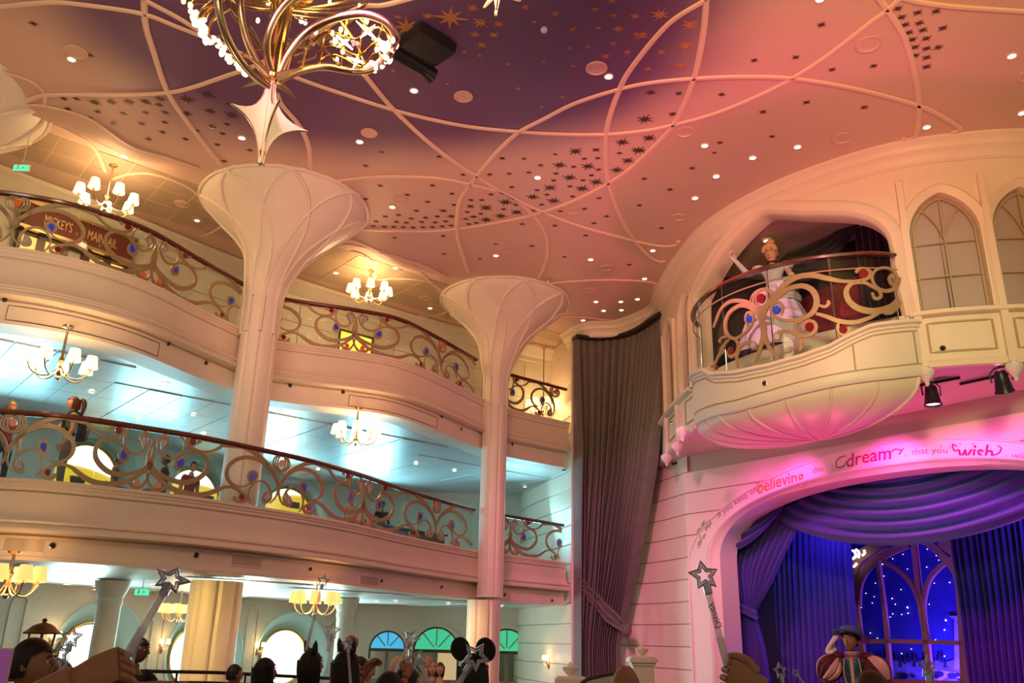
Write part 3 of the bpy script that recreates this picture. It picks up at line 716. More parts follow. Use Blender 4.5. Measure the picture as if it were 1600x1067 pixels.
def gothic(uc,hw,z0,zs,zt,n=9,grow=0.0):
    hw+=grow; z0-=grow; zt+=grow*1.3; L=[(uc-hw,z0)]
    H_=zt-zs; r=(H_*H_+hw*hw)/(2*hw); fm=math.asin(min(1,H_/r))
    for k in range(n+1): L.append((uc-hw+r*(1-math.cos(fm*k/n)),zs+r*math.sin(fm*k/n)))
    L+=[(2*uc-a,b) for a,b in reversed(L[:-1])]
    return L
ucB=DR.hit(1552,360)[0]+hwA
ucC=DR.hit(1077,530)[0]; ucD=DR.hit(1047,560)[0]
print('drum windows',hwA,ucA,ucB,ucC,ucD,zap-CZ,zsp-CZ, 'open',opn[0],opn[-1],DR.L)
wins=[(ucD,hwA*0.95),(ucC,hwA),(ucA,hwA),(ucB,hwA)]
holes=[opn]+[gothic(uc,h,zz(ZS_)+0.02,zsp,zap) for uc,h in wins]
mb=MB(); bent(mb,DR,[(0,zz(ZB)),(DR.L,zz(ZB)),(DR.L,zz(ZT)+.05),(0,zz(ZT)+.05)],holes,0.0,0.30,0.25)
drum=mb.obj('wall_right_upper',M['cream'],fix=False,smooth=False); drum['kind']='structure'
# cornice where the wall meets the ceiling, running on over the drape
CP=Path([tuple(LP.at(LP.hit(893,530)[0]-0.3,-0.02)),(1.95,21.25),(2.8,21.05),(3.35,20.4)]+[tuple(p) for p in DR.p[12::6]],4)
mb=MB(); mb.sweep(CP,[(0.3,zz(7.90)),(-0.26,zz(7.95)),(-0.26,zz(7.90)),(-0.20,zz(7.86)),(-0.16,zz(7.80)),(-0.16,zz(7.77)),(-0.09,zz(7.72)),(-0.05,zz(7.63)),(-0.05,zz(7.60)),(-0.02,zz(7.57)),(0.3,zz(7.57))],step=0.15)
o=mb.obj('trim_6',M['cream']); o['kind']='structure'
# surround of the balcony opening
mb=MB(); C=[(a,b) for a,b in cr(opn,4)]
def offs(L,d):
    out=[]
    for i in range(len(L)):
        a=L[max(i-1,0)];b=L[min(i+1,len(L)-1)]; dx,dz=b[0]-a[0],b[1]-a[1]; l=math.hypot(dx,dz) or 1
        out.append((L[i][0]-dz/l*d,L[i][1]+dx/l*d))
    return out
def frame_rows(path,L,prof): return [[path.w(offs_[i][0],offs_[i][1],o) for offs_,o in prof] for i in range(len(L))]
pr=[(offs(C,w_),o) for w_,o in ((0.22,0.02),(0.22,-0.07),(0.19,-0.10),(0.13,-0.07),(0.05,-0.07),(0.0,-0.03),(-0.03,0.02),(-0.03,0.34))]
mb.grid(frame_rows(DR,C,pr)); o=mb.obj('trim_7',M['cream']); o['kind']='structure'
# pointed windows
for i,(uc,h) in enumerate(wins):
    G=gothic(uc,h,zz(ZS_)+0.02,zsp,zap); 
    w_=MB().prism(G,lambda a,b,t:DR.w(a,b,t),0.14,0.16).obj('window_%d'%(20+i),M['window_f'],smooth=False); w_['kind']='structure'
    pr=[(offs(G,q),o) for q,o in ((0.15,0.02),(0.15,-0.05),(0.12,-0.075),(0.05,-0.04),(0.0,-0.02),(-0.01,0.14))]
    mb=MB(); mb.grid(frame_rows(DR,G,pr)); mb.obj('window_frame',M['cream'],w_)
    mb=MB(); z0=zz(ZS_)+.05; H=zap-z0
    stroke(mb,DR,[(uc,z0,.022),(uc,zap-0.02,.022)],0.09,0.14,smooth=False)
    mb.obj('mullion',M['olive'],w_,smooth=False)
    for f in (0.30,0.585):
        mb=MB(); stroke(mb,DR,[(uc-h+.01,z0+H*f,.02),(uc,z0+H*f,.02),(uc+h-.01,z0+H*f,.02)],0.095,0.14,smooth=False); mb.obj('muntin',M['olive'],w_,smooth=False)
    for s in (-1,1):
        mb=MB(); stroke(mb,DR,[(uc,z0+H*0.62,.02),(uc+s*h*0.18,z0+H*0.74,.02),(uc+s*h*0.42,z0+H*0.84,.02),(uc+s*h*0.66,z0+H*0.895,.02)],0.095,0.14); mb.obj('muntin',M['olive'],w_)
    G2=gothic(uc,h-0.05,zz(ZS_)+0.05,zsp,zap-0.06); mb=MB(); stroke(mb,DR,[(a,b,.025) for a,b in G2],0.09,0.13,smooth=False,closed=True); mb.obj('bead',M['olive'],w_,smooth=False)
    # panel under the window
    mb=MB(); zl,zh=zz(4.33),zz(4.80)
    stroke(mb,DR,[(uc-h*.88+h*1.76*q/10,zh,.03) for q in range(11)]+[(uc+h*.88-h*1.76*q/10,zl,.03) for q in range(11)],-0.02,0.01,smooth=False,closed=True)
    o=mb.obj('trim_%d'%(30+i),M['olive'],smooth=False); o['kind']='structure'
# sill ledge and bottom bands, either side of the balcony
for nm,a,b in (('trim_8',0.3,opn[0][0]-0.25),('trim_9',opn[-1][0]+0.1,DR.L)):
    mb=MB(); mb.sweep(DR,[(0,zz(5.02)),(-0.05,zz(5.02)),(-0.11,zz(4.99)),(-0.11,zz(4.93)),(-0.05,zz(4.90)),(0,zz(4.90))],a,b,step=0.15,closed=True); o=mb.obj(nm,M['cream']); o['kind']='structure'
for nm,a,b in (('trim_18',0.3,opn[0][0]-0.25),('trim_19',opn[-1][0]+0.1,DR.L)):
    mb=MB(); mb.sweep(DR,[(0,zz(4.20)),(-0.03,zz(4.20)),(-0.05,zz(4.17)),(-0.05,zz(4.09)),(0,zz(4.07))],a,b,step=0.15,closed=True); o=mb.obj(nm,M['cream']); o['kind']='structure'
M['finial']=mat('finial_white',(0.8,0.76,0.7),0.3)
for i,(x,y,lab) in enumerate([(1447,585,'white turned pendant finial below the post right of the balcony'),(1580,562,'white turned pendant finial nearest the right frame edge'),(1100,662,'white turned pendant finial under the left corner of the balcony'),(1062,678,'white turned pendant finial second from the far left of the rounded wall'),(1045,696,'white turned pendant finial at the far left end of the rounded wall')]):
    u,_=DR.hit(x,y); off=-0.06 if i!=2 else -0.45
    p=DR.w(u,zz(ZB) if i!=2 else zz(4.02),off); t=thing('pendant_finial',lab,'finial',p,group=None)
    mb=MB().lathe([(0.03,-0.02),(0.10,-0.03),(0.125,-0.07),(0.11,-0.13),(0.085,-0.16),(0.09,-0.17),(0.06,-0.20),(0.03,-0.24),(0.035,-0.26),(0.01,-0.30)],seg=16,fn=lambda a,z:1+0.04*math.cos(8*a)); o=mb.obj('bulb_ornament',M['finial'],None); o.parent=t
    mb=MB().lathe([(0.05,0.0),(0.05,-0.02),(0.03,-0.025)],seg=16); o=mb.obj('collar',M['finial'],None); o.parent=t
    if i!=2:
        mb=MB(); stroke(mb,DR,[(u,zz(ZB)+.01,0.11),(u,zz(7.3) if i<2 else zz(6.9),0.09)],-0.085,0.0,smooth=False); o=mb.obj('trim_%d'%(40+i),M['cream'],smooth=False); o['kind']='structure'
# soffit under the drum
Q=[DR.at(DR.L*k/40,0.0) for k in range(41)]; rws=[]
for k in range(41):
    a=Q[k]; b=LP.at(UST-1.0+(LP.L-UST+1.0)*k/40,0.02)
    rws.append([(a.x,a.y,zz(ZB)+0.005),(b.x,b.y,zz(ZB)+0.005),(b.x,b.y,zz(ZB)+0.05),(a.x,a.y,zz(ZB)+0.05)])
o=MB().grid(rws,closed=True).obj('ceiling_4',M['cream'],smooth=False); o['kind']='structure'
# room behind the balcony opening
ZA=max(b for a,b in opn)-CZ+0.03; print('ZA',ZA)
zf=zz(5.0)
BK=Path([tuple(DR.at(u,2.6)) for u in [1+k*0.8 for k in range(14)]],2)
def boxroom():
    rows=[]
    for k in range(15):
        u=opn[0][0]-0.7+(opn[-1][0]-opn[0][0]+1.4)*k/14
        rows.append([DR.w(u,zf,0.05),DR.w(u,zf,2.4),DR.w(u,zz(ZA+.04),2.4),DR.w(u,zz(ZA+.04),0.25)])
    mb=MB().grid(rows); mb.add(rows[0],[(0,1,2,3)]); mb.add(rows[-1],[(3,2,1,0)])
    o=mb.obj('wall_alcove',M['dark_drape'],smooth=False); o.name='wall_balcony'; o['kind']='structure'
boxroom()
rows=[]
for k in range(15):
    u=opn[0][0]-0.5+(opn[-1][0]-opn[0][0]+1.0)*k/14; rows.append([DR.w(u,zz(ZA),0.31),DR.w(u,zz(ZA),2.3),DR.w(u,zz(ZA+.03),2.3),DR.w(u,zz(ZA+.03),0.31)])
o=MB().grid(rows,closed=True).obj('ceiling_5',M['shade'],smooth=False); o['kind']='structure'  # darkened cream stands in for the dimness inside the alcove
# ---------------------------------------------------------------- balcony
uL=DR.hit(1106,600)[0]; uR=DR.hit(1445,583)[0]
def bal_off(t):  # t 0..1 left..right, bulge towards the hall
    return -(0.10+1.0*math.sin(PI*min(1,max(0,t)))**0.75)
BP=Path([tuple(DR.at(uL,-0.02))]+[tuple(DR.at(uL+(uR-uL)*k/12,bal_off(k/12))) for k in range(0,13)]+[tuple(DR.at(uR,-0.02))],6)
def _k(L,pre=1.0):
    Q=[(max(0,min(1,BP.hit(x,y,-0.05)[0]/BP.L)),BP.hit(x,y,-0.05)[1]-CZ) for x,y in L]; Q.sort(); return [(-.01,Q[0][1]+.28*pre),(.12,Q[0][1]+.2*pre)]+Q+[(1.01,Q[-1][1])]
LK=_k([(1098,574),(1110,581),(1150,578),(1200,567),(1250,553),(1295,537),(1330,518),(1360,505),(1395,500),(1430,497)])
BK_=_k([(1100,651),(1150,640),(1200,626),(1250,612),(1300,601),(1350,593),(1400,588),(1443,583)],.6)
print('lip',[(round(a,2),round(b,2)) for a,b in LK]); print('bot',[(round(a,2),round(b,2)) for a,b in BK_])
def lipz(t):
    K=LK
    for (a,x),(b,y) in zip(K,K[1:]):
        if a<=t<=b:
            q=(t-a)/max(1e-6,b-a); return x+(y-x)*q
    return K[-1][1]
def botz(t):
    K=BK_
    for (a,x),(b,y) in zip(K,K[1:]):
        if a<=t<=b: return x+(y-x)*(t-a)/max(1e-6,b-a)
    return K[-1][1]
balc=thing('balcony','cream curved balcony with dipping rim jutting above the stage','balcony',tuple(BP.w(BP.L/2,zz(3.9))))
def bprof(u):
    t=u/BP.L; a=zz(lipz(t)); b=zz(botz(t)); return [(0.16,a-0.02),(0.14,a+0.0),(-0.02,a+0.01),(-0.07,a-0.01),(-0.08,a-0.06),(-0.03,a-0.09),(-0.03,a-0.12),(0.0,a-0.14),(0.0,(a+b)/2),(0.0,b+0.14),(-0.02,b+0.13),(-0.02,b+0.01),(0.0,b-0.02),(0.16,b-0.02),(0.16,a-0.02)]
mb=MB().sweep(BP,bprof,step=0.1); mb.obj('parapet',M['ivory'],balc)
mb=MB(); L=[]
for k in range(41):
    t=k/40; L.append((BP.L*t,zz(lipz(t))-0.19,0.022))
stroke(mb,BP,L,-0.012,0.01,smooth=False); mb.obj('trim_line',M['olive'],balc,smooth=False)
mb=MB(); stroke(mb,BP,[(BP.L*k/40,zz(botz(k/40))+0.17,0.022) for k in range(41)],-0.012,0.01,smooth=False); mb.obj('trim_line',M['olive'],balc,smooth=False)
for a in (0.80,0.965,0.02):
    mb=MB(); stroke(mb,BP,[(BP.L*a,zz(botz(a))+0.17,0.025),(BP.L*a,zz(lipz(a))-0.19,0.025)],-0.012,0.01,smooth=False); mb.obj('trim_line',M['olive'],balc,smooth=False)
# shell corbel
p0=atd(1278,687,14.75)
rows=[];N=56
for i in range(N+1):
    t=0.03+0.94*i/N; e=BP.w(BP.L*t,zz(botz(t))-0.02,0.05); r_=[]
    for j in range(13):
        s=j/12; p=e.lerp(p0,s); p.z = p0.z+(e.z-p0.z)*(1-s)**2.1 if False else e.z+(p0.z-e.z)*(math.sin(s*PI/2)**1.0)
        xy=e.lerp(p0,1-math.cos(s*PI/2)); fl=0.035*math.sin(s*PI)*abs(math.sin(PI*i/7))
        r_.append((xy.x,xy.y,p.z-fl))
    rows.append(r_)
MB().grid(rows).obj('shell_corbel',M['cream'],balc)
for i in range(0,N+1,7):
    MB().tube([Vector(q)+Vector((0,0,-0.008)) for q in rows[i][:-1]]+[p0],[0.026]*12+[0.012],6).obj('shell_rib',M['cream'],balc,fix=False)
# balcony floor plate
rows=[]
for k in range(31):
    t=k/30; a=BP.at(BP.L*t,0.1); b=DR.at(uL+(uR-uL)*t,0.1); rows.append([(a.x,a.y,zz(4.10)),(b.x,b.y,zz(4.10))])
MB().grid(rows).obj('deck_plate',M['ivory'],balc,smooth=False)
# low panelled wall behind the scrollwork
mb=MB()
mb.sweep(DR,[(0.0,zz(ZS_)+.03),(-0.04,zz(ZS_)+.03),(-0.04,zz(4.1))],opn[0][0]-.2,opn[-1][0]+.1,step=0.15); mb.obj('inner_parapet',M['ivory'],balc)
uu=opn[0][0]+0.25
while uu<opn[-1][0]-0.6:
    mb=MB(); stroke(mb,DR,[(uu+.55*q/5,zz(4.8),.03) for q in range(6)]+[(uu+.55-.55*q/5,zz(4.45),.03) for q in range(6)],-0.055,-0.03,smooth=False,closed=True); mb.obj('parapet_panel',M['ivory'],balc,smooth=False); uu+=0.85
# ---------------------------------------------------------------- railings
def z1c(L): return [(210+a/7.62,650+b/7.62,w_) for a,b,w_ in L]
def z2c(L): return [(340+a/7.62,670+b/7.62,w_) for a,b,w_ in L]
TREE=[z1c([(165,575,52),(165,500,44),(178,430,30),(200,360,22),(240,295,16),(310,238,13),(400,214,13),(490,217,14),(558,247,17),(592,310,20),(585,390,22),(545,460,24),(480,500,26),(400,505,26),(335,465,26),(290,400,24),(275,330,24),(300,272,28),(350,255,32),(398,285,28),(398,335,16)]),
 z1c([(165,540,52),(190,590,50),(240,650,46),(320,705,48),(420,755,52),(540,788,58),(650,785,60),(760,740,58),(840,670,54),(868,580,48),(850,500,42),(790,445,36),(700,425,26),(620,440,26),(550,478,28),(495,530,30),(478,590,32),(510,628,32),(565,618,28),(590,570,20),(585,515,12)]),
 z1c([(160,580,50),(200,650,44),(270,725,46),(350,800,52),(460,872,58),(600,920,62),(750,940,62),(880,920,58),(1000,872,50)])+z2c([(60,700,38),(150,690,34),(230,722,34),(300,780,36),(340,835,38),(300,868,40),(235,868,40),(195,835,46),(205,805,34)]),
 z1c([(745,315,20),(778,290,46),(755,258,38),(690,250,38),(630,280,42),(638,340,42),(700,395,40),(780,425,30),(880,425,26),(970,398,32),(1050,350,40)])+z2c([(90,200,42),(200,205,50),(300,215,55),(400,262,55),(500,332,50),(590,422,48),(660,520,46),(705,620,42),(720,720,36)]),
 z1c([(150,560,40),(148,620,28),(146,700,26),(168,800,34),(218,870,42),(290,882,50),(350,850,44),(352,835,30)])]
PUMP=[z2c([(712,690,26),(690,600,32),(640,500,42),(540,400,48),(430,352,50),(310,342,50),(200,378,50),(122,450,48),(103,540,46),(130,620,38),(190,672,30),(260,690,20),(340,672,18),(405,632,22),(455,590,26),(462,545,28),(425,508,28),(380,520,28),(358,565,20),(368,620,12)]),
 z2c([(385,890,16),(360,800,20),(370,722,22),(420,655,22),(490,622,22),(560,637,24),(610,690,28),(632,770,30),(620,835,32),(575,872,36),(530,850,30),(535,800,24),(572,755,14)]),
 z2c([(718,700,34),(705,770,26),(665,840,16),(618,885,14)])]
GEMS=[('blue_gem',z1c([(537,570,0)])[0],z1c([(580,490,0)])[0],38),('grey_gem',z1c([(352,318,0)])[0],z1c([(308,430,0)])[0],30),
 ('blue_gem',z2c([(407,562,0)])[0],z2c([(372,638,0)])[0],38),('grey_gem',z2c([(568,822,0)])[0],z2c([(606,728,0)])[0],32)]
DISC=[('red_gem',z1c([(687,308,0)])[0],40),('red_gem',z2c([(272,815,0)])[0],36),('pink_gem',z1c([(272,825,0)])[0],40)]
RO=0.14                                # the scrollwork stands this far behind the edge
s_tree=P4.hit(231,740,RO)[0]; s_pump=P4.hit(435,760,RO)[0]; UNIT=s_pump-s_tree
def L4(q):
    u,z=P4.hit(q[0],q[1],RO); return ((u-s_tree)/UNIT, z-zz(T4), q[2]/7.62*0.0098)
TREE_L=[[L4(q) for q in s] for s in TREE]; PUMP_L=[[L4(q) for q in s] for s in PUMP]
GEM_L=[(m,L4((a[0],a[1],0)),L4((b[0],b[1],0)),r/7.62*0.0098) for m,a,b,r in GEMS]
DISC_L=[(m,L4((a[0],a[1],0)),r/7.62*0.0098) for m,a,r in DISC]
pc=L4(z2c([(757,410,0)])[0]); 
print('unit',UNIT,'pump centre',pc)
RH=P4.hit(300,683,RO)[1]-zz(T4)
print('rail h',RH,P4.hit(600,748,RO)[1]-zz(T4), P5.hit(228,349,RO)[1]-zz(T5), P5.hit(600,488,RO)[1]-zz(T5))
def teardrop(mb,path,u,z,tu,tz,r,d0,d1):
    dx,dz=tu-u,tz-z; l=math.hypot(dx,dz); ex,ez=dx/l,dz/l; px_,pz=-ez,ex; P=[]
    for k in range(11):
        a=math.radians(70)+ (360-140)*PI/180*k/10; P.append((u+r*(ex*math.cos(a)+px_*math.sin(a)),z+r*(ez*math.cos(a)+pz*math.sin(a))))
    P.append((tu,tz)); mb.prism(P,lambda a,b,t:path.w(a,b,t),d0,d1)
gem_dark={'grey_gem'}
def railing(label,path,top,anch,u0,u1,pinkmat='pink_gem',ztop=None,off=RO,group='scrollwork railings of the balconies'):
    """anch: list of (kind,u) alternating tree/pump"""
    c=path.w((u0+u1)/2,zz(top),off); t=thing('balcony_railing',label,'railing',c)
    if u0>0.4 or True:
        pass
    # handrail
    mb=MB(); h=zz(top)+RH
    mb.sweep(path,[(off-0.05,h),(off-0.055,h+0.03),(off-0.035,h+0.055),(off+0.035,h+0.055),(off+0.055,h+0.03),(off+0.05,h),(off+0.02,h-0.02),(off-0.02,h-0.02)],u0,u1,step=0.12,closed=True)
    mb.obj('handrail',M['rail'],t)
    # glass sheets
    n=max(1,int(round((u1-u0)/1.15))); 
    for k in range(n):
        a=u0+(u1-u0)*k/n+0.006; b=u0+(u1-u0)*(k+1)/n-0.006
        MB().sweep(path,[(off+0.035,zz(top)-0.05),(off+0.035,h-0.02),(off+0.045,h-0.02),(off+0.045,zz(top)-0.05)],a,b,step=0.2,closed=True).obj('glass_panel',M['glass'],t,smooth=False)
    def clip(pts):
        out=[];cur=[]
        for p in pts:
            if u0+0.03<=p[0]<=u1-0.03: cur.append(p)
            else:
                if len(cur)>3: out.append(cur)
                cur=[]
        if len(cur)>3: out.append(cur)
        return out
    for (ka,ua),(kb,ub) in zip(anch,anch[1:]):
        tu,pu=(ua,ub) if ka=='t' else (ub,ua)
        D=pu-tu; sw=abs(D)/UNIT; sw=min(1.0,0.5+0.5*sw)
        for s in TREE_L+PUMP_L:
            P=cr([(tu+a*D,zz(top)+b,w_*sw) for a,b,w_ in s],4)
            for seg in clip(P):
                mb=MB(); stroke(mb,path,seg,off-0.022,off+0.002,smooth=False); mb.obj('scroll',M['scroll'],t)
        for m,a,b,r in GEM_L:
            u=tu+a[0]*D
            if u0+.1<u<u1-.1:
                mb=MB(); teardrop(mb,path,u,zz(top)+a[1],tu+b[0]*D,zz(top)+b[1],r*sw*1.25,off-0.026,off+0.004); mb.obj('gem_setting',M['scroll'],t)
                mb=MB(); teardrop(mb,path,u,zz(top)+a[1],tu+(a[0]+(b[0]-a[0])*.85)*D,zz(top)+a[1]+(b[1]-a[1])*.85,r*sw*0.95,off-0.036,off-0.02); mb.obj('gem',M[m],t)
        for m,a,r in DISC_L:
            u=tu+a[0]*D
            if u0+.1<u<u1-.1:
                mb=MB(); disc(mb,path,u,zz(top)+a[1],r*sw,r,off-0.036,off-0.02); mb.obj('gem',M[pinkmat if m=='pink_gem' else m],t,smooth=False)
    for k,u in anch:
        if k=='p' and u0+.15<u<u1-.15:
            zc=zz(top)+pc[1]; K=0.0098/7.62
            for rx,rz,w_ in ((62,92,15),(98,100,15),(130,105,15)):
                mb=MB(); stroke(mb,path,[(u+rx*K*math.cos(2*PI*i/24),zc+rz*K*math.sin(2*PI*i/24),w_*K) for i in range(24)],off-0.026,off-0.004,closed=True,smooth=False); mb.obj('pumpkin_ring',M['scroll'],t)
            mb=MB(); disc(mb,path,u,zc,40*K,44*K,off-0.036,off-0.01); mb.obj('gem',M[pinkmat],t,smooth=False)
            for s in (-1,1):
                mb=MB(); stroke(mb,path,[(u,zc+95*K,.018),(u+s*30*K,zc+118*K,.014),(u+s*62*K,zc+125*K,.012),(u+s*75*K,zc+112*K,.01)],off-0.026,off-0.004); mb.obj('pumpkin_stem',M['scroll'],t)
    return t
def anchors(path,L): return [(k,path.hit(x,y,RO)[0]) for k,x,y in L]
A4=anchors(P4,[('p',10,715),('t',231,740),('p',435,760),('t',567,785),('p',681,800),('t',797,815),('p',895,830)])
A4=[('t',A4[0][1]-UNIT)]+A4
uc2=P4.hit(755,800)[0]
railing('long balcony railing with a mahogany handrail on the middle gallery, left of the second column',P4,T4,A4,0.5,uc2-0.15)
railing('short balcony railing of the middle gallery between second column and grey drape',P4,T4,A4,uc2+0.35,P4.L-0.02)
A5=anchors(P5,[('p',29,316),('t',240,405),('p',398,470),('t',556,500),('p',690,540),('t',785,570),('p',866,613)])
A5=[('t',A5[0][1]-UNIT)]+A5
ua=P5.hit(386,470)[0]; ub=P5.hit(436,490)[0]; uc=P5.hit(751,590)[0]; ud=P5.hit(785,600)[0]
railing('top gallery railing in front of the lettered shop sign, left of the first column',P5,T5,A5,0.5,ua,'orange_gem')
railing('top gallery railing between the two trumpet columns',P5,T5,A5,ub,uc,'orange_gem')
railing('short top gallery railing between second column and grey drape',P5,T5,A5,ud,P5.L-0.02,'orange_gem')

# balcony railing over the stage: traced on the bowed rim
def zb1(L): return [(1090+a/4.267,350+b/4.267,w_) for a,b,w_ in L]
BRO=0.06
def LB(q):
    u,z=BP.hit(q[0],q[1],BRO); return (u,z,max(0.012,q[2]/4.267*0.0105))
BS=[[(440,690,40),(432,630,40),(450,560,36),(520,500,34),(600,440,34),(700,415,34),(770,450,38),(795,520,38),(770,590,34),(700,635,26),(620,645,20),(545,635,20),(500,590,20),(500,540,22),(545,525,22),(570,560,20),(560,610,12)],
 [(435,640,34),(470,540,34),(560,430,34),(660,360,36),(760,345,36),(860,365,34),(960,385,24),(1060,385,20),(1130,365,26),(1150,330,26),(1120,305,24),(1070,305,24),(1055,330,20)],
 [(425,620,32),(360,560,30),(290,545,30),(220,590,30),(190,660,28),(200,730,26),(250,765,22),(310,735,18),(350,700,16),(375,650,16),(370,600,18),(335,595,18),(325,640,16),(345,690,12)],
 [(420,600,28),(370,540,28),(300,515,28),(220,520,28),(160,570,22),(130,640,18),(110,690,16)],
 [(440,660,46),(445,730,40),(430,800,30),(405,880,24),(385,930,20)],[(445,720,30),(470,800,28),(510,860,24),(550,885,20)],
 [(790,600,18),(860,620,26),(940,650,30),(1040,660,30),(1140,630,24),(1200,600,18)],
 [(800,540,16),(850,555,20),(875,530,22),(865,515,16)],
 [(940,660,14),(935,700,22),(965,735,30),(1005,725,26),(1000,690,20)],
 [(700,650,22),(660,660,22),(650,710,22),(690,745,24),(750,745,24),(790,700,24),(780,660,22),(740,650,20),(705,680,26),(715,715,20)],
 [(560,730,14),(540,780,20),(515,770,18),(530,735,18),(580,715,22),(640,730,24),(690,780,24),(690,830,20),(680,845,16)],
 [(275,960,18),(265,890,20),(290,820,22),(340,790,22),(385,800,22),(390,830,20),(365,830,16)],
 [(250,765,18),(275,800,20),(265,860,24),(230,885,26),(212,860,24),(225,825,18)],
 [(215,770,14),(180,810,18),(145,880,18),(120,930,18),(95,955,14)],
 [(1340,510,46),(1280,560,44),(1180,585,44),(1080,570,42),(1010,520,38),(990,450,32),(1030,400,26),(1110,395,22),(1160,420,20),(1210,450,22),(1215,490,22),(1180,500,20),(1160,460,16)],
 [(1345,540,20),(1290,590,24),(1240,600,16)],
 [(1340,360,26),(1320,420,26),(1260,450,26),(1195,430,22),(1160,370,18),(1180,315,18),(1240,295,18),(1300,315,20),(1325,370,22),(1300,410,22),(1275,370,24),(1290,340,20)],
 [(160,770,20),(150,790,24),(165,760,16),(195,755,16)]]
bt=thing('balcony_railing','gold scroll railing bowed around the costumed woman on the stage balcony','railing',tuple(BP.w(BP.L/2,zz(4.5),BRO)))
for s in BS:
    P=[LB(q) for q in zb1(s)]
    mb=MB(); stroke(mb,BP,P,BRO-0.03,BRO+0.0,n=5); mb.obj('scroll',M['scroll'],bt)
hr=[LB(q) for q in zb1([(100,540,0),(150,470,0),(240,390,0),(370,330,0),(520,285,0),(700,240,0),(870,210,0),(1000,200,0),(1150,195,0),(1310,198,0)])]
zr=sum(p[1] for p in hr[3:])/len(hr[3:]); print('bal rail z',[round(p[1]-CZ,2) for p in hr])
mb=MB(); h=zr-0.03
mb.sweep(BP,[(BRO-0.045,h),(BRO-0.05,h+0.035),(BRO-0.03,h+0.06),(BRO+0.03,h+0.06),(BRO+0.05,h+0.035),(BRO+0.045,h)],0.3,BP.L-0.3,step=0.1,closed=True); mb.obj('handrail',M['rail'],bt)
hr2=[LB(q) for q in zb1([(100,610,6),(240,500,6),(420,415,6),(640,345,6),(860,305,6),(1040,297,6),(1320,298,6)])]
z2=sum(p[1] for p in hr2[2:])/len(hr2[2:])
MB().tube([BP.w(0.3+(BP.L-0.6)*k/40,z2,BRO-0.01) for k in range(41)],0.013,6).obj('lower_rail',M['scroll'],bt,fix=False)
for k in range(6):
    u=0.35+(BP.L-0.7)*k/5
    if k<5:
        MB().sweep(BP,[(BRO+0.03,zz(lipz(u/BP.L))+0.0),(BRO+0.03,h),(BRO+0.04,h),(BRO+0.04,zz(lipz(u/BP.L)))],u+0.01,u+(BP.L-0.7)/5-0.01,step=0.15,closed=True).obj('glass_panel',M['glass'],bt,smooth=False)
    MB().tube([BP.w(u,zz(4.2),BRO+0.05),BP.w(u,h,BRO+0.05)],0.012,6).obj('glass_post',M['chrome'],bt,fix=False)
for m,q,r in [('red_gem',(430,500),30),('red_gem',(1102,335),28),('red_gem',(748,690),27),('red_gem',(970,708),25),('red_gem',(230,850),22),('red_gem',(132,958),16),('blue_gem',(350,635),22),('blue_gem',(532,575),26),('grey_gem',(535,755),18),('grey_gem',(378,810),16)]:
    u,z,_=LB(zb1([(q[0],q[1],0)])[0]); rr=r/4.267*0.0105
    mb=MB(); disc(mb,BP,u,z,rr*1.0,rr*1.15,BRO-0.045,BRO-0.005); mb.obj('gem',M[m],bt,smooth=False)
u,z,_=LB(zb1([(432,495,0)])[0]); K=0.0105/4.267
for rx,rz in ((38,55),(55,60),(72,62)):
    mb=MB(); stroke(mb,BP,[(u+rx*K*1.2*math.cos(2*PI*i/24),z+rz*K*1.05*math.sin(2*PI*i/24),10*K) for i in range(24)],BRO-0.03,BRO,closed=True,smooth=False); mb.obj('pumpkin_ring',M['scroll'],bt)

# ---------------------------------------------------------------- small fittings
nd=0
def down_mesh():
    a=MB().lathe([(0.072,0.0),(0.075,-0.012),(0.055,-0.016),(0.05,-0.004)],seg=16,cap=False).me('trim_ring'); a.materials.append(M['ivory'])
    b=MB().lathe([(0.052,-0.006),(0.045,-0.014),(0.001,-0.018)],seg=16,cap=False).me('lens'); b.materials.append(M['down']); return a,b
ring_me,lens_me=down_mesh()
def downlight(p,label,sc=1.0,group='recessed downlights of the hall ceiling',power=0,col=WARM):
    t=thing('downlight',label,'light',p,group=group)
    for nm,me in (('trim_ring',ring_me),('lens',lens_me)):
        o=bpy.data.objects.new(nm,me); COL.objects.link(o); o.parent=t; o.scale=(sc,sc,sc)
    if power: lamp('SPOT',(p[0],p[1],p[2]-0.05),power,col,0.05,(p[0],p[1],0),110,0.8)
DL=[(112,92),(647,141),(378,215),(562,221),(951,119),(1101,227),(1176,246),(1246,229),(1119,275),(1086,309),(1448,198),(1581,87),(1597,176),(840,277),(613,323),(775,399),(923,405),(1020,391),(1007,435),(1281,-2),(931,471),(970,471),(996,467),(971,484),(943,485),(911,500),(193,244),(308,344),(525,426),(618,418),(672,481),(722,500),(3,226)]
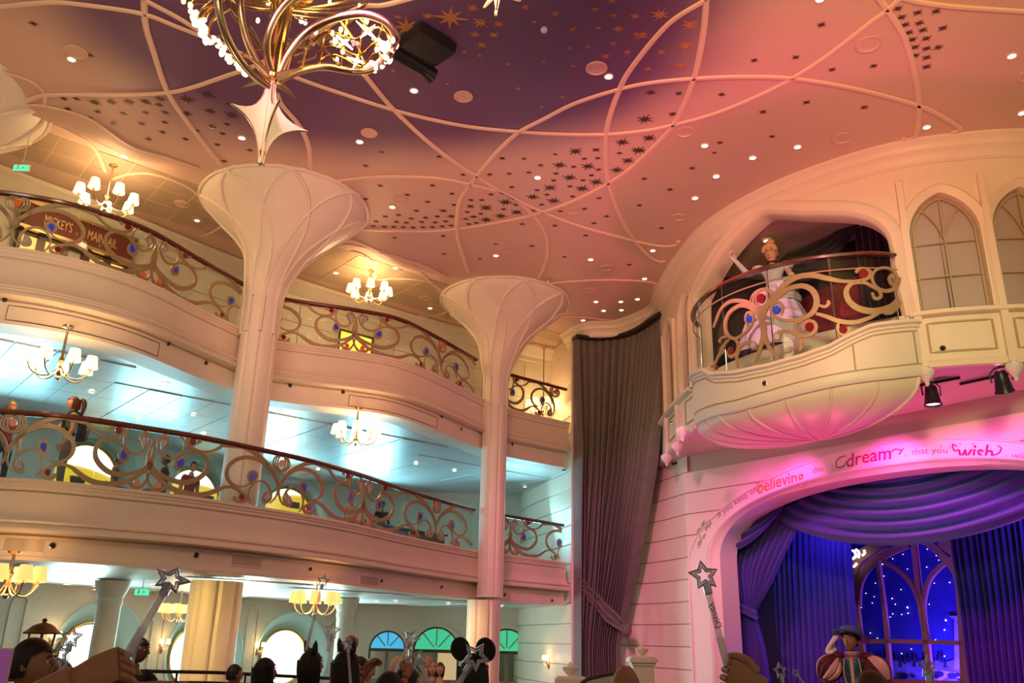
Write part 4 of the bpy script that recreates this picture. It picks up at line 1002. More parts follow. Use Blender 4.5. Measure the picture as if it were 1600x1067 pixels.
DLAB=['by the far left top of the ceiling, alone','just below the black box-shaped projector unit','right of the glowing star tip of the grand chandelier','first right of the glowing star tip, over the gap between trumpet heads','beside the round grille on the dark painted sky','leftmost of the row of three above the stage balcony opening','middle of the row of three above the stage balcony opening','rightmost of the row of three above the stage balcony opening','second from top in the slanting line left of the balcony opening','third from top in the slanting line left of the balcony opening','above the cornice over the pointed window','brightest one at the right edge, upper','at the right edge, lower','among the dense dark stars, upper middle','beside the round grille over the right side of the first trumpet head','above the second trumpet head','right of the second trumpet head near the curled moulding','by the curled moulding end near the rounded wall','just below the curled moulding end near the rounded wall','cut by the top frame edge','left one of the cluster of six before the drape','second of the cluster of six before the drape','rightmost of the cluster of six before the drape','lowest left of the cluster of six before the drape','lower middle of the cluster of six before the drape','just above the top left corner of the grey drape','right above the left gallery chandelier','left of the first trumpet head over the railing','left of the gallery chandelier between the columns','right of the gallery chandelier between the columns','between gallery chandelier and second trumpet head','nearest the second trumpet head on its left','at the far left frame edge beside the green exit sign']
for i,(x,y) in enumerate(DL):
    g_=i<26
    downlight(onceil(x,y),('starry ceiling downlight ' if g_ else 'top gallery downlight ')+DLAB[i],1.0,'downlights of the starry hall ceiling' if g_ else 'downlights over the top gallery',power=45 if (not g_ and i%2==0) else 0)
for (x,y),l in zip([(826,536),(826,573)],('upper','lower')): downlight(onceil(x,y),'downlight over the short top railing by the drape, %s one'%l,1.0,'downlights over the top gallery')
for (x,y),l in zip([(260,597),(143,612),(302,648),(216,656),(318,677),(437,640),(575,730),(497,733),(606,737),(650,724),(710,735),(820,760)],['nearest the upper balcony edge, left bay','just above the woman with the ponytail','first left of the left column','in mid bay right of the ponytail woman','low beside the left column','just right of the left column','under the chandelier between the columns, left of two','above the pumpkin ring, second bay','under the chandelier between the columns, right of two','right of the chandelier between the columns','nearest the second column on its left','right of the second column']):
    downlight(at(x,y,B5+0.012),'middle gallery downlight '+l,0.9,'downlights over the middle gallery')
for i,((x,y),l) in enumerate(zip([(105,912),(240,915),(147,929),(220,939),(382,938),(618,947),(587,956),(700,958),(776,957),(783,962)],['nearest the left amber chandelier','just left of the yellow-lit column','left of the slim column','beside the green exit sign at left','right of the yellow-lit column','above the blue fanlight','above and left of the blue fanlight','above the first green fanlight','above the second green fanlight, upper one','above the second green fanlight, lower one'])):
    p=at(x,max(0,y),B4+0.012); k_=min(1,(20.5+i*.3)/p.xy.length); p=Vector((p.x*k_,p.y*k_,p.z))
    downlight(p,'ground downlight '+l,1.1,'downlights over the ground floor gallery')
# round sensors on the balcony edges
def sensor(p,n,i,lab,grp):
    t=thing('sensor',lab,'sensor',p,group=grp); R_=Vector((0,0,1)).rotation_difference(Vector(n)).to_matrix()
    o=MB().lathe([(0.045,0),(0.045,0.012),(0.035,0.018),(0.03,0.012)],R=R_,seg=14,cap=False).obj('flange',M['chrome'],None); o.parent=t
    o=MB().lathe([(0.03,0.010),(0.022,0.03),(0.012,0.045),(0.001,0.05)],R=R_,seg=12,cap=False).obj('dome',M['black'],None); o.parent=t
def on_edge(path,x,y,off,lab,grp,i=0):
    u,z=path.hit(x,y,off); p=path.w(u,z,off); a=path.at(u,off-1)-path.at(u,off); sensor(p,(a.x,a.y,0),i,lab,grp)
for (x,y),l in zip([(8,468),(262,537),(321,567),(453,602),(536,612),(689,651),(720,670),(800,694)],['at the far left','above the left chandelier, right side','nearest the left column on its left','first right of the left column','left of the outlined access panel','right of the outlined access panel','nearest the second column on its left','right of the second column']): on_edge(P5,x,y,0.118,'chrome sprinkler on the upper balcony edge, '+l,'sprinklers on the upper balcony edge')
for (x,y),l in zip([(82,852),(306,867),(484,889),(595,907),(689,917),(788,929),(862,938)],['right of the first vent grille','above the yellow-lit column','above the amber chandelier','right of the last vent grille','nearest the second column on its left','first right of the second column','nearest the grey drape']): on_edge(P4,x,y,0.118,'chrome sprinkler on the lower balcony edge, '+l,'sprinklers on the lower balcony edge')
for x,y,lab in [(1473,544,'small round sprinkler on the panel below the pointed window'),(1089,641,'small round sprinkler left of the balcony'),(1050,660,'small round sprinkler at the far end of the rounded wall')]: on_edge(DR,x,y,-0.01,lab,None)
on_edge(BP,1195,599,-0.005,'small round sprinkler on the front of the stage balcony',None)
# vent grilles in the lower balcony edge, access panel in the upper
for x0,x1,y in [(6,68,850),(362,408,873),(562,590,906)]:
    u0,za=P4.hit(x0,y,0.115); u1,_=P4.hit(x1,y+6,0.115); mb=MB(); 
    t=thing('vent_grille','flat slotted vent grille in the lower balcony edge, '+{6:'at the far left',362:'above and right of the yellow-lit column',562:'right of the amber chandelier'}[x0],'vent',tuple(P4.w((u0+u1)/2,za,0.115)),group='vent grilles in the lower balcony edge')
    mb=MB(); stroke(mb,P4,[(u0,za+.09,.02),(u1,za+.09,.02),(u1,za-.09,.02),(u0,za-.09,.02)],0.108,0.12,smooth=False,closed=True); mb.obj('frame',M['ivory'],t,smooth=False)
    for k in range(9):
        mb=MB(); zq=za-.07+.0175*k; stroke(mb,P4,[(u0,zq,.006),((u0+u1)/2,zq,.006),(u1,zq,.006)],0.11,0.119,smooth=False); mb.obj('slat',M['shade'],t,smooth=False)
for path,pts in ((P5,[(547,602),(547,625),(683,661),(683,640)]),(P5,[(20,448),(12,497),(240,560),(252,520)])):
    q=[path.hit(x,y,0.118) for x,y in pts]; us=[a[0] for a in q]; a0,a1=min(us),max(us); zt=zz(T5-(T5-B5)*0.75); zbm=zz(T5-(T5-B5)*0.94)
    mb=MB(); n_=14; stroke(mb,path,[(a0,zbm,.012),(a0,zt,.012)]+[(a0+(a1-a0)*k/n_,zt,.012) for k in range(1,n_)]+[(a1,zt,.012),(a1,zbm,.012)]+[(a1-(a1-a0)*k/n_,zbm,.012) for k in range(1,n_)],0.113,0.125,smooth=False,closed=True)
    o=mb.obj('trim_50',M['groove'],smooth=False); o['kind']='structure'

# ---------------------------------------------------------------- gallery chandeliers
def gallery_lamp(p,label,n=8,R=0.42,drop=0.55,sm='shade_on',rot=0.2,power=60,zc=None,S=1.0):
    """p: hub position; hangs from zc"""
    t=thing('chandelier',label,'chandelier',p)
    zc=zc-p[2] if zc else drop
    o=MB().lathe([(0.012,-0.10),(0.03,-0.07),(0.055,-0.02),(0.03,0.03),(0.02,0.08),(0.045,0.14),(0.02,0.20),(0.018,zc-0.04),(0.07,zc-0.03),(0.08,zc)],seg=14).obj('stem',M['brushed'],None); o.parent=t
    o=MB().ball((0,0,-0.12),0.035,10).obj('finial',M['brushed'],None); o.parent=t
    for k in range(n):
        a=rot+2*PI*k/n; c,s=math.cos(a),math.sin(a); r=R*(1.0 if k%2 else 0.97)
        P=cr([(0.03,0.02),(0.12,-0.09),(0.26,-0.12),(0.37,-0.06),(0.42,0.04)],5)
        m=MB().tube([(c*x*R/.42,s*x*R/.42,z) for x,z in P],0.011*S,6).obj('arm',M['brushed'],None,fix=False); m.parent=t
        m=MB().lathe([(0.035,0.035),(0.03,0.05),(0.012,0.055),(0.012,0.09)],(c*r,s*r,0),seg=10).obj('candle_cup',M['brushed'],None); m.parent=t
        m=MB().lathe([(0.10*S,0.06),(0.068*S,0.23*S+.01)],(c*r,s*r,0),seg=16,cap=False).obj('lamp_shade',M[sm],None); m.parent=t
    lamp('POINT',(p[0],p[1],p[2]+0.02),power,(1.0,0.62,0.30),0.25)
    return t
gallery_lamp(tuple(atd(165,318,15.4)),'lit chandelier with cream shades above the top gallery near the lettered sign',7,0.46,zc=zz(HC),power=90)
gallery_lamp(tuple(atd(577,462,18.3)),'lit chandelier with cream shades above the top gallery between the columns',8,0.44,zc=zz(HC),power=90)
gallery_lamp(tuple(atd(93,578,13.6)),'lit chandelier under the upper balcony at far left, middle gallery',7,0.42,zc=zz(B5)+.05,power=45)
gallery_lamp(tuple(atd(556,684,16.6)),'lit chandelier over the middle gallery between the columns',8,0.40,zc=zz(B5)+.05,power=45)
gallery_lamp(tuple(atd(12,915,12.5)),'amber-shaded chandelier cut by the left frame edge, ground floor',8,0.34,zc=zz(B4)+.06,sm='shade_dim',power=25)
gallery_lamp(tuple(atd(492,948,15.2)),'amber-shaded chandelier over the ground floor gallery, right of the yellow-lit column',8,0.34,zc=zz(B4)+.06,sm='shade_dim',power=30)
gallery_lamp(tuple(atd(279,962,20.5)),'small far amber chandelier beside the left side of the yellow-lit column',8,0.34,zc=zz(B4)+.06,sm='shade_dim',power=14)
gallery_lamp(tuple(atd(849,640,22.6)),'lit chandelier seen through the short top railing by the drape',8,0.42,zc=zz(HC)-.2,power=40)
# wall sconces
def sconce(p,nrm,label):
    t=thing('wall_sconce',label,'sconce',p,math.atan2(nrm[1],nrm[0]))
    def add(mb,n,m): o=mb.obj(n,M[m],None); o.parent=t
    add(MB().lathe([(0.02,-0.16),(0.05,-0.10),(0.035,0),(0.05,0.08),(0.02,0.14)],seg=12),'back_plate','brushed')
    for s in (-1,1):
        add(MB().tube(cr([(0.02,0,-0.02),(0.07,s*0.05,-0.07),(0.10,s*0.10,-0.02),(0.10,s*0.10,0.05)],4),0.009,6),'arm','brushed')
        add(MB().lathe([(0.055,0.06),(0.045,0.17)],(0.10,s*0.10,0),seg=12,cap=False),'lamp_shade','shade_on')
    lamp('POINT',(p[0]+nrm[0]*.25,p[1]+nrm[1]*.25,p[2]+.1),5,(1,0.65,0.3),0.1)
def wall_n(path,x,y,off=-0.03):
    u,z=path.hit(x,y,off); p=path.w(u,z,off); a=(path.at(u,-1)-path.at(u,0)); return tuple(p),(a.x,a.y)
for x,y,l in [(252,1010,'two-shade wall sconce between the first two round windows, ground floor'),(402,1014,'two-shade wall sconce right of the yellow-lit column, ground floor'),(80,1000,'two-shade wall sconce behind the bronze lantern roof at left')]:
    p,n=wall_n(WALLW,x,y); sconce(p,n,l)
p,n=wall_n(LP,858,1035,-0.02); sconce(p,n,'two-flame wall sconce on the rounded wall left of the grey drape')
# exit signs
for x,y,d,l in [(222,925,17,'small green exit sign hanging beside the slim column, left ground floor'),(527,939,20,'small green exit sign right of the amber chandelier, ground floor'),(34,263,14.5,'small green lit exit sign over the top gallery, far left')]:
    p=atd(x,y,d); t=thing('exit_sign',l,'sign',p); top=(zz(B4)+.03 if y>500 else zz(HC)-.06)-p.z
    o=MB().box((0,0,0),(0.26,0.03,0.12)).obj('housing',M['ivory'],None,smooth=False); o.parent=t
    o=MB().box((0,-0.018,0),(0.24,0.006,0.10)).obj('lit_face',M['exit'],None,smooth=False); o.parent=t
    o=MB().tube([(0,0,0.06),(0,0,top)],0.008,6).obj('hanger',M['chrome'],None); o.parent=t
    mb=MB(); mb.box((-0.05,-0.023,0.0),(0.03,0.004,0.06)); mb.box((-0.05,-0.023,0.038),(0.02,0.004,0.018)); mb.prism([(0.02,0.03),(0.07,0.0),(0.02,-0.03)],lambda a,b,t_:Vector((a,t_,b)),-0.025,-0.021); o=mb.obj('pictogram',M['ivory'],None,smooth=False); o.parent=t
# shop front with its board
def text_mesh(s,size,ext=0.004,shear=0.0,off=0.0,space=1.0):
    c=bpy.data.curves.new('lettering','FONT'); c.body=s; c.size=size; c.extrude=ext; c.shear=shear; c.offset=off; c.align_x='CENTER'; c.align_y='CENTER'; c.space_character=space; c.resolution_u=3
    o=bpy.data.objects.new('tmp',c); COL.objects.link(o); bpy.context.view_layer.update()
    me=bpy.data.meshes.new_from_object(o.evaluated_get(bpy.context.evaluated_depsgraph_get())); bpy.data.objects.remove(o); me.name='lettering'; return me
def text_on(path,s,u,z,size,m,parent,off=-0.02,width=None,**k):
    me=text_mesh(s,size,**k)
    if width:
        xs=[v.co.x for v in me.vertices]; q=width/(max(xs)-min(xs))
        for v in me.vertices: v.co.x*=q
    for v in me.vertices:
        p=path.w(u+v.co.x,z+v.co.y,off-v.co.z); v.co=p
    return link('lettering',me,m,parent,smooth=False)
sg=[BACK5.hit(x,y,-0.25) for x,y in [(38,338),(60,345),(185,380),(208,395)]]
us0,us1=sg[0][0],sg[3][0]; zs_=(sg[1][1]+sg[2][1])/2; print('sign',[ (round(a,2),round(b-CZ,2)) for a,b in sg])
sgt=thing('shop_front','dark red shop sign board with gilt capitals over lit shop windows, top gallery left','shop front',tuple(BACK5.w((us0+us1)/2,zs_,-0.2)))
mb=MB(); mb.prism([(us0,zs_-.22),(us1,zs_-.22),(us1,zs_+.22),(us0,zs_+.22)],lambda a,b,t:BACK5.w(a,b,t),-0.26,-0.02); mb.obj('sign_board',M['sign'],sgt,smooth=False)
for zq in (-.25,.25):
    mb=MB(); stroke(mb,BACK5,[(us0-.05,zs_+zq,.06),((us0+us1)/2,zs_+zq,.06),(us1+.05,zs_+zq,.06)],-0.30,-0.02,smooth=False); mb.obj('cornice_bar',M['brushed'],sgt,smooth=False)
text_on(BACK5,"MICKEY'S",BACK5.hit(90,355,-.25)[0],zs_,0.27,M['letters'],sgt,-0.265,width=BACK5.hit(112,360,-.25)[0]-BACK5.hit(68,350,-.25)[0])
text_on(BACK5,"MAINSAIL",BACK5.hit(160,373,-.25)[0],zs_,0.27,M['letters'],sgt,-0.265,width=BACK5.hit(183,380,-.25)[0]-BACK5.hit(137,368,-.25)[0])
M['shoplit']=mat('lit_shop_window',(0.8,0.5,0.2),0.4,emit=(1.0,0.52,0.12),es=1.3)
for k in range(5):
    a=us0+(us1-us0)*k/5; b=us0+(us1-us0)*(k+1)/5
    mb=MB(); stroke(mb,BACK5,[(a+.03,zz(T5)-.1,.07),(a+.03,zs_-.3,.07),(b-.03,zs_-.3,.07),(b-.03,zz(T5)-.1,.07)],-0.16,-0.02,smooth=False); f=mb.obj('window_frame',M['wood'],sgt,smooth=False)
    if k!=2: MB().prism([(a+.06,zz(T5)-.1),(b-.06,zz(T5)-.1),(b-.06,zs_-.33),(a+.06,zs_-.33)],lambda a_,b_,t:BACK5.w(a_,b_,t),-0.08,-0.06).obj('pane',M['shoplit'],f,smooth=False)
# stained glass panel on the upper back wall
q=[BACK5.hit(x,y,-0.05) for x,y in [(531,515),(580,552)]]
gt=thing('stained_glass_window','small bright yellow leaded window seen through the top gallery railing','window',tuple(BACK5.w(q[0][0],q[0][1],-.05)))
M['amber_pane']=mat('amber_pane',(1,0.8,0.1),0.3,emit=(1.0,0.70,0.05),es=2.2)
a0,a1=q[0][0],q[1][0]; zt_=q[0][1]; zb_=zt_-0.75
mb=MB(); stroke(mb,BACK5,[(a0,zb_,.05),(a0,zt_,.05),(a1,zt_,.05),(a1,zb_,.05)],-0.10,-0.04,smooth=False,closed=True); mb.obj('frame',M['wood'],gt,smooth=False)
for i in range(3):
    for j in range(3):
        x0=a0+.03+(a1-a0-.06)*i/3; x1=a0+.03+(a1-a0-.06)*(i+1)/3-.01; y0=zb_+.03+(zt_-zb_-.06)*j/3; y1=zb_+.03+(zt_-zb_-.06)*(j+1)/3-.01
        MB().prism([(x0,y0),(x1,y0),(x1,y1),(x0,y1)],lambda a_,b_,t:BACK5.w(a_,b_,t),-0.08,-0.06).obj('pane',M['amber_pane'],gt,smooth=False)

lamp('SPOT',(c1[0]-.9,c1[1]-2.0,zz(B4)-.05),150,(1.0,0.62,0.18),0.1,(c1[0]-.2,c1[1],0.6),120,1.0)
lamp('SPOT',(c2[0]-1.0,c2[1]-1.2,zz(B4)-.05),60,(1.0,0.62,0.18),0.1,(c2[0]-.1,c2[1],0.6),120,1.0)
# ---------------------------------------------------------------- drapes
def pleats(path, ul, ur, z0, z1, folds, amp, off, rows=40, per=10, seedv=1, pinch=None):
    """ul(z),ur(z): edges. Returns rows of points; fold depth grows as the cloth is gathered"""
    rnd=random.Random(seedv); ph=[rnd.uniform(-.35,.35) for _ in range(folds+1)]; am=[rnd.uniform(.55,1.15) for _ in range(folds+1)]
    R=[]
    w0=ur(z1)-ul(z1)
    for j in range(rows+1):
        z=z1+(z0-z1)*j/rows; a,b=ul(z),ur(z); r=[]
        for i in range(folds*per+1):
            f=i/per; k=min(int(f),folds-1); t=f-k
            q=i/(folds*per)
            A=amp*(am[k]*(1-t)+am[k+1]*t)*min(1.0,0.25+0.75*(j/rows)*3) 
            u=a+(b-a)*q; d=off-A*abs(math.sin(PI*f+0.5*ph[k]*math.sin(z*1.3+k)*math.sin(PI*t)))**0.75
            r.append(path.w(u,z,d))
        R.append(r)
    return R
DP=Path([(1.70,21.45),(1.9,21.50),(2.4,21.52),(3.0,21.25),(3.45,20.6),(3.85,19.5),(4.6,18.4)],10)
gR=[DP.hit(x,y,-0.25) for x,y in [(1036,500),(1033,560),(1028,640),(1020,720),(1007,800),(993,880),(978,950),(970,985),(966,1010),(968,1067)]]
gL=-0.12
def interp(T,z):
    T=sorted(T,key=lambda q:q[1])
    if z<=T[0][1]: return T[0][0]
    for a,b in zip(T,T[1:]):
        if z<=b[1]: t=(z-a[1])/(b[1]-a[1]); return a[0]+(b[0]-a[0])*t
    return T[-1][0]
gd=thing('stage_drape','tall taupe grey velvet drape tied back to the left, beside the second column','drape',tuple(DP.w(gL+1,0,-0.3)))
ztop=zz(7.58); R=pleats(DP,lambda z:gL,lambda z:interp(gR,z),0.02,ztop,16,0.36,-0.10,rows=60,per=10)
# cloth lies over the tie: squeeze towards the band
MB().grid(R).obj('drape_cloth',M['grey_drape'],gd)
mb=MB(); rows=[]
tA=DP.hit(895,908,-0.35); tB=DP.hit(979,982,-0.35)
for i in range(25):
    t=i/24; u=tA[0]+(tB[0]-tA[0])*t; z=tA[1]+(tB[1]-tA[1])*t-0.10*math.sin(PI*t); h=0.30*(0.45+0.55*math.sin(PI*min(1,t*1.0)))+0.05
    rows.append([DP.w(u,z+h*(0.5-q/8)*1.15,-0.38-0.05*math.sin(q*1.7)-0.03*math.sin(t*9+q)) for q in range(9)])
mb.grid(rows); tb=mb.obj('tie_band',M['grey_drape'],gd,solid=0.02)
mb=MB(); mb.ball(DP.w(tB[0]-0.02,tB[1]-.03,-0.34),0.13,12,(1,1,1.3)); mb.obj('tie_knot',M['grey_drape'],gd)
# dark pelmet box above it
mb=MB(); mb.sweep(DP,[(0.0,ztop-0.03),(-0.34,ztop-0.03),(-0.34,ztop+0.05),(0,ztop+0.05)],gL,interp(gR,ztop),step=0.15,closed=True); mb.obj('drape_track',M['black'],gd)
# pedestals with finials on the balustrade at the foot of the drape
M['pinkwhite']=M['cream']
def pedestal(px,py,d,w_,label):
    p=atd(px,py,d); t=thing('pedestal',label,'pedestal',(p.x,p.y,0)); h=p.z
    o=MB().box((0,0,(h-.1)/2),(w_,w_,h-.1)).obj('shaft',M['ivory'],None,smooth=False); o.parent=t
    mb=MB(); mb.box((0,0,h-.09),(w_*1.15,w_*1.15,.04)); mb.box((0,0,h-.045),(w_*1.35,w_*1.35,.05)); mb.box((0,0,h-.01),(w_*1.2,w_*1.2,.02)); o=mb.obj('cap',M['ivory'],None,smooth=False); o.parent=t
    s=w_*.5; R_=Matrix.Rotation(0.4,3,'Z')
    mb=MB(); mb.lathe([(.30*s,h),(.2*s,h+.1*s),(.35*s,h+.25*s),(.55*s,h+.5*s),(.6*s,h+.7*s),(.5*s,h+.78*s)],seg=20,fn=lambda a,z:1+.1*math.cos(4*a)); mb.lathe([(.3*s,h+.78*s),(.12*s,h+1.0*s),(.02*s,h+1.15*s)],seg=12); o=mb.obj('urn_finial',M['ivory'],None); o.parent=t
pedestal(1003,1026,12.5,0.28,'square white pedestal with an urn finial right of the grey drape')
pedestal(891,1057,11.5,0.30,'low white pedestal with an urn finial under the wall sconce')
# ---------------------------------------------------------------- proscenium
SP=Path([tuple(ST_O+ST_D*(q*0.25)) for q in range(-4,46)],1,smooth=False); SU=1.0   # SP arc length = stage u + 1
so=lambda u: SU+u
def arch_pts(hw,zs,zt,n,N=48):
    L=[(AC-hw,0.0-CZ+0.02),(AC-hw,zs-1.0)]
    for k in range(N+1):
        a=PI*k/N; c,s=math.cos(a),math.sin(a)
        L.append((AC-hw*math.copysign(abs(c)**(2/n),c),zs+(zt-zs)*abs(s)**(2/n)))
    L+=[(AC+hw,zs-1.0),(AC+hw,-CZ+0.02)]
    return [(so(a),zz(b)) for a,b in L]
O=arch_pts(4.72,1.70,3.62,1.8); I=arch_pts(3.87,1.70,3.06,2.4)
pros=bpy.data.objects.new('trim_52',None); COL.objects.link(pros); pros['kind']='structure'
rows=[]
for (a,b),(c,d) in zip(O,I):
    def mx_(t,o): return SP.w(a+(c-a)*t,b+(d-b)*t,o)
    rows.append([mx_(0,0.02),mx_(0,-0.08),mx_(.03,-0.12),mx_(.07,-0.12),mx_(.09,-0.09),mx_(.66,-0.09),mx_(.68,-0.13),mx_(.74,-0.15),mx_(.80,-0.13),mx_(.82,-0.10),mx_(.93,-0.04),mx_(1,0.0),mx_(1,0.55),mx_(.2,0.56)])
MB().grid(rows).obj('arch_moulding',M['ivory'],pros)
def band(px,py):
    u,z=SP.hit(px,py,-0.10); return u,z
def arc_text(s,p0,p1,size,m,ext=0.003,**k):
    """lettering whose base line runs between two photo points on the arch band"""
    (ua,za),(ub,zb)=band(*p0),band(*p1); me=text_mesh(s,1.0,ext=0,**k)
    xs=[v.co.x for v in me.vertices]; x0,x1=min(xs),max(xs); L=math.hypot(ub-ua,zb-za); kx=L/(x1-x0)
    ex,ez=(ub-ua)/L,(zb-za)/L
    for v in me.vertices:
        x=(v.co.x-x0)*kx; y=v.co.y*size; sag=0.10*L*0.25*math.sin(PI*x/L)
        v.co=SP.w(ua+ex*x-ez*(y+sag),za+ez*x+ex*(y+sag),-0.094-0.002)
    return link('lettering',me,m,pros,smooth=False)
arc_text('If you keep on',(1122,806),(1182,764),0.17,M['text_grey'])
arc_text('believing',(1183,764),(1256,744),0.34,M['text_gold'],shear=0.15,off=0.012)
arc_text('the',(1269,736),(1286,732),0.15,M['text_gold'])
arc_text('dream',(1322,722),(1392,708),0.34,M['text_red'],shear=0.15,off=0.012)
arc_text('that you',(1424,707),(1480,704),0.15,M['text_grey'])
arc_text('wish',(1496,708),(1552,709),0.36,M['text_red'],shear=0.15,off=0.016)
arc_text('will',(1580,712),(1605,714),0.17,M['text_gold'])
def curl(pts,m,w_=0.022):
    P=[band(x,y)+(w_*(q if q else 1),) for x,y,q in pts]; mb=MB(); stroke(mb,SP,P,-0.097,-0.088,n=6); mb.obj('flourish',m,pros)
curl([(1322,712,.6),(1312,715,1),(1306,722,1),(1308,730,1),(1318,728,1),(1322,720,.6)],M['text_red'])
curl([(1390,708,.6),(1398,702,1),(1408,704,1),(1404,710,1),(1412,700,.6)],M['text_red'])
curl([(1496,698,.6),(1488,694,1),(1491,704,1.2),(1498,702,.8)],M['text_red'])
curl([(1548,712,.8),(1560,708,1.2),(1564,700,1),(1558,696,.8)],M['text_red'])
curl([(1186,770,.7),(1180,760,1),(1186,756,1),(1192,760,.8)],M['text_gold'])
M['leaf']=mat('leaf_green_grey',(0.30,0.40,0.28),0.5)
curl([(1090,857,1),(1096,845,1.2),(1092,832,1.2),(1100,820,1.2),(1108,812,1)],M['leaf'])
for x,y in [(1092,848),(1100,838),(1091,829),(1104,825),(1098,818),(1109,820)]:
    u,z=band(x,y); mb=MB(); blob(mb,SP,[(u-.05,z-.05),(u+.0,z-.04),(u+.05,z+.06),(u-.02,z+.03)],-0.098,-0.088); mb.obj('leaf_ornament',M['leaf'],pros)
rnd=random.Random(5)
for x,y in [(1300,728),(1345,700),(1362,697),(1415,712),(1470,697),(1484,700),(1492,716),(1520,694),(1572,712),(1535,712),(1500,694),(1564,720)]:
    u,z=band(x,y); mb=MB(); disc(mb,SP,u,z,.012,.012,-0.097,-0.088,seg=6); mb.obj('dot',M['text_red'],pros,smooth=False)
# ---------------------------------------------------------------- stage
def sp(px,py,d):       # (u,z) on a sheet d behind the stage front
    return SP.hit(px,py,d)
rows=[[SP.w(so(-0.6+q*1.1),z,5.2) for z in (0,zz(4.0))] for q in range(12)]
bk=MB().grid(rows).obj('wall_stage',M['dark_drape'],smooth=False); bk.name='wall_stage'; bk['kind']='structure'
for u in (0.3,9.3):
    o=MB().grid([[SP.w(so(u),z,d) for z in (0,zz(4))] for d in (0.4,5.2)]).obj('wall_wing',M['dark_drape'],smooth=False); o.name='wall_stage_%s'%('left' if u<1 else 'right'); o['kind']='structure'
mb=MB(); a=[SP.at(so(-.5),.1),SP.at(so(9.6),.1),SP.at(so(9.6),5.2),SP.at(so(-.5),5.2)]
mb.prism([tuple(p) for p in a],lambda x,y,t:Vector((x,y,t)),zz(4.0),zz(4.06)); o=mb.obj('ceiling_6',M['dark_drape'],smooth=False); o['kind']='structure'
mb=MB(); mb.prism([tuple(p) for p in a],lambda x,y,t:Vector((x,y,t)),0,0.25); o=mb.obj('trim_51',M['wood'],smooth=False); o['kind']='structure'
# painted backdrop seen through a pointed window frame
BD=5.0
M['bd_sky']=mat('painted_night_sky',(0.035,0.03,0.30),0.7,noise=0.2,nscale=0.8)
M['bd_hill']=mat('painted_hills',(0.22,0.16,0.50),0.7,noise=0.5,nscale=5)
M['bd_tree']=mat('painted_trees',(0.03,0.02,0.12),0.7,noise=0.5,nscale=12)
M['bd_tower']=mat('painted_towers',(0.40,0.28,0.66),0.7,noise=0.3,nscale=6)
M['bd_path']=mat('painted_path',(0.62,0.34,0.60),0.7)
M['bd_star']=mat('painted_star_glow',(1,1,1),0.5,emit=(0.85,0.9,1.0),es=3.0)  # glow put into the painted stars, which are no lamps
bd=thing('stage_backdrop','painted night backdrop of stars, hills and a pale tower behind the arched window frame','backdrop',tuple(SP.w(so(6.2),0.25,BD)))
def bquad(pts,d0,d1,m,name):
    P=[sp(x,y,BD) for x,y in pts]; mb=MB(); mb.prism(P,lambda a,b,t:SP.w(a,b,t),d0,d1); return mb.obj(name,m,bd,smooth=False)
bquad([(1322,835),(1530,835),(1530,1090),(1322,1090)],BD,BD+0.03,M['bd_sky'],'painted_sky')
bquad([(1340,1020),(1360,1018),(1385,1028),(1410,1034),(1450,1030),(1480,1034),(1505,1026),(1530,1028),(1530,1090),(1340,1090)],BD-0.02,BD,M['bd_hill'],'painted_hills')
bquad([(1440,1066),(1460,1045),(1490,1050),(1520,1052),(1520,1060),(1480,1058),(1462,1068)],BD-0.03,BD-0.02,M['bd_path'],'painted_path')
for pts in ([(1492,1045),(1492,968),(1485,964),(1485,962),(1498,962),(1498,964),(1496,970),(1500,990),(1500,958),(1497,952),(1503,935),(1508,952),(1506,960),(1508,1045)],[(1508,1045),(1508,1000),(1513,985),(1517,1000),(1517,1045)]):
    bquad(pts,BD-0.03,BD-0.01,M['bd_tower'],'painted_tower')
rnd=random.Random(11)
for k in range(26):
    x=1350+k*6.5+rnd.uniform(-2,2); h=rnd.uniform(8,22); y=1034+rnd.uniform(-2,10); 
    if abs(x-1497)<12: continue
    bquad([(x-2.2,y),(x-1.2,y-h*.7),(x,y-h),(x+1.3,y-h*.7),(x+2.2,y)],BD-0.035,BD-0.02,M['bd_tree'],'painted_cypress')
for k in range(14):
    x=1385+rnd.uniform(0,130); y=1052+rnd.uniform(0,14); r=rnd.uniform(4,8)
    bquad([(x+r*math.cos(a*PI/4),y+r*.6*math.sin(a*PI/4)) for a in range(8)],BD-0.045,BD-0.03,M['bd_tree'],'painted_bush')
star_pts=[(1411,866,1),(1395,873,1),(1449,858,1),(1463,868,1),(1467,875,1),(1448,886,1.2),(1418,889,1),(1381,900,1.2),(1368,911,1),(1460,911,1),(1484,910,1.4),(1493,898,1.2),(1432,914,1.2),(1443,923,1.1),(1408,921,1.1),(1353,927,1.1),(1366,932,1),(1394,935,1.5),(1363,942,1),(1399,944,1.3),(1452,944,1),(1346,949,1),(1379,881,2.6),(1491,882,2.6),(1418,949,2.6),(1478,969,2.6),(1391,964,1),(1395,959,1.2),(1409,960,1.2),(1419,958,1.5),(1448,966,1.1),(1440,973,1.3),(1360,989,1.3),(1371,997,1.1),(1389,998,1),(1476,984,1.6),(1462,1000,1.6),(1424,1014,1.1),(1444,1015,1.3),(1409,1021,1.4),(1476,1025,1.5)]
for x,y,r in star_pts:
    u,z=sp(x,y,BD-0.04); mb=MB(); R_=0.0095*r
    mb.prism([(u+(R_ if k%2==0 else R_*(0.45 if r>2 else .85))*math.cos(PI*k/4+PI/2),z+(R_ if k%2==0 else R_*(0.45 if r>2 else .85))*math.sin(PI*k/4+PI/2)) for k in range(8)],lambda a,b,t:SP.w(a,b,t),BD-0.05,BD-0.04); mb.obj('painted_star',M['bd_star'],bd,smooth=False)
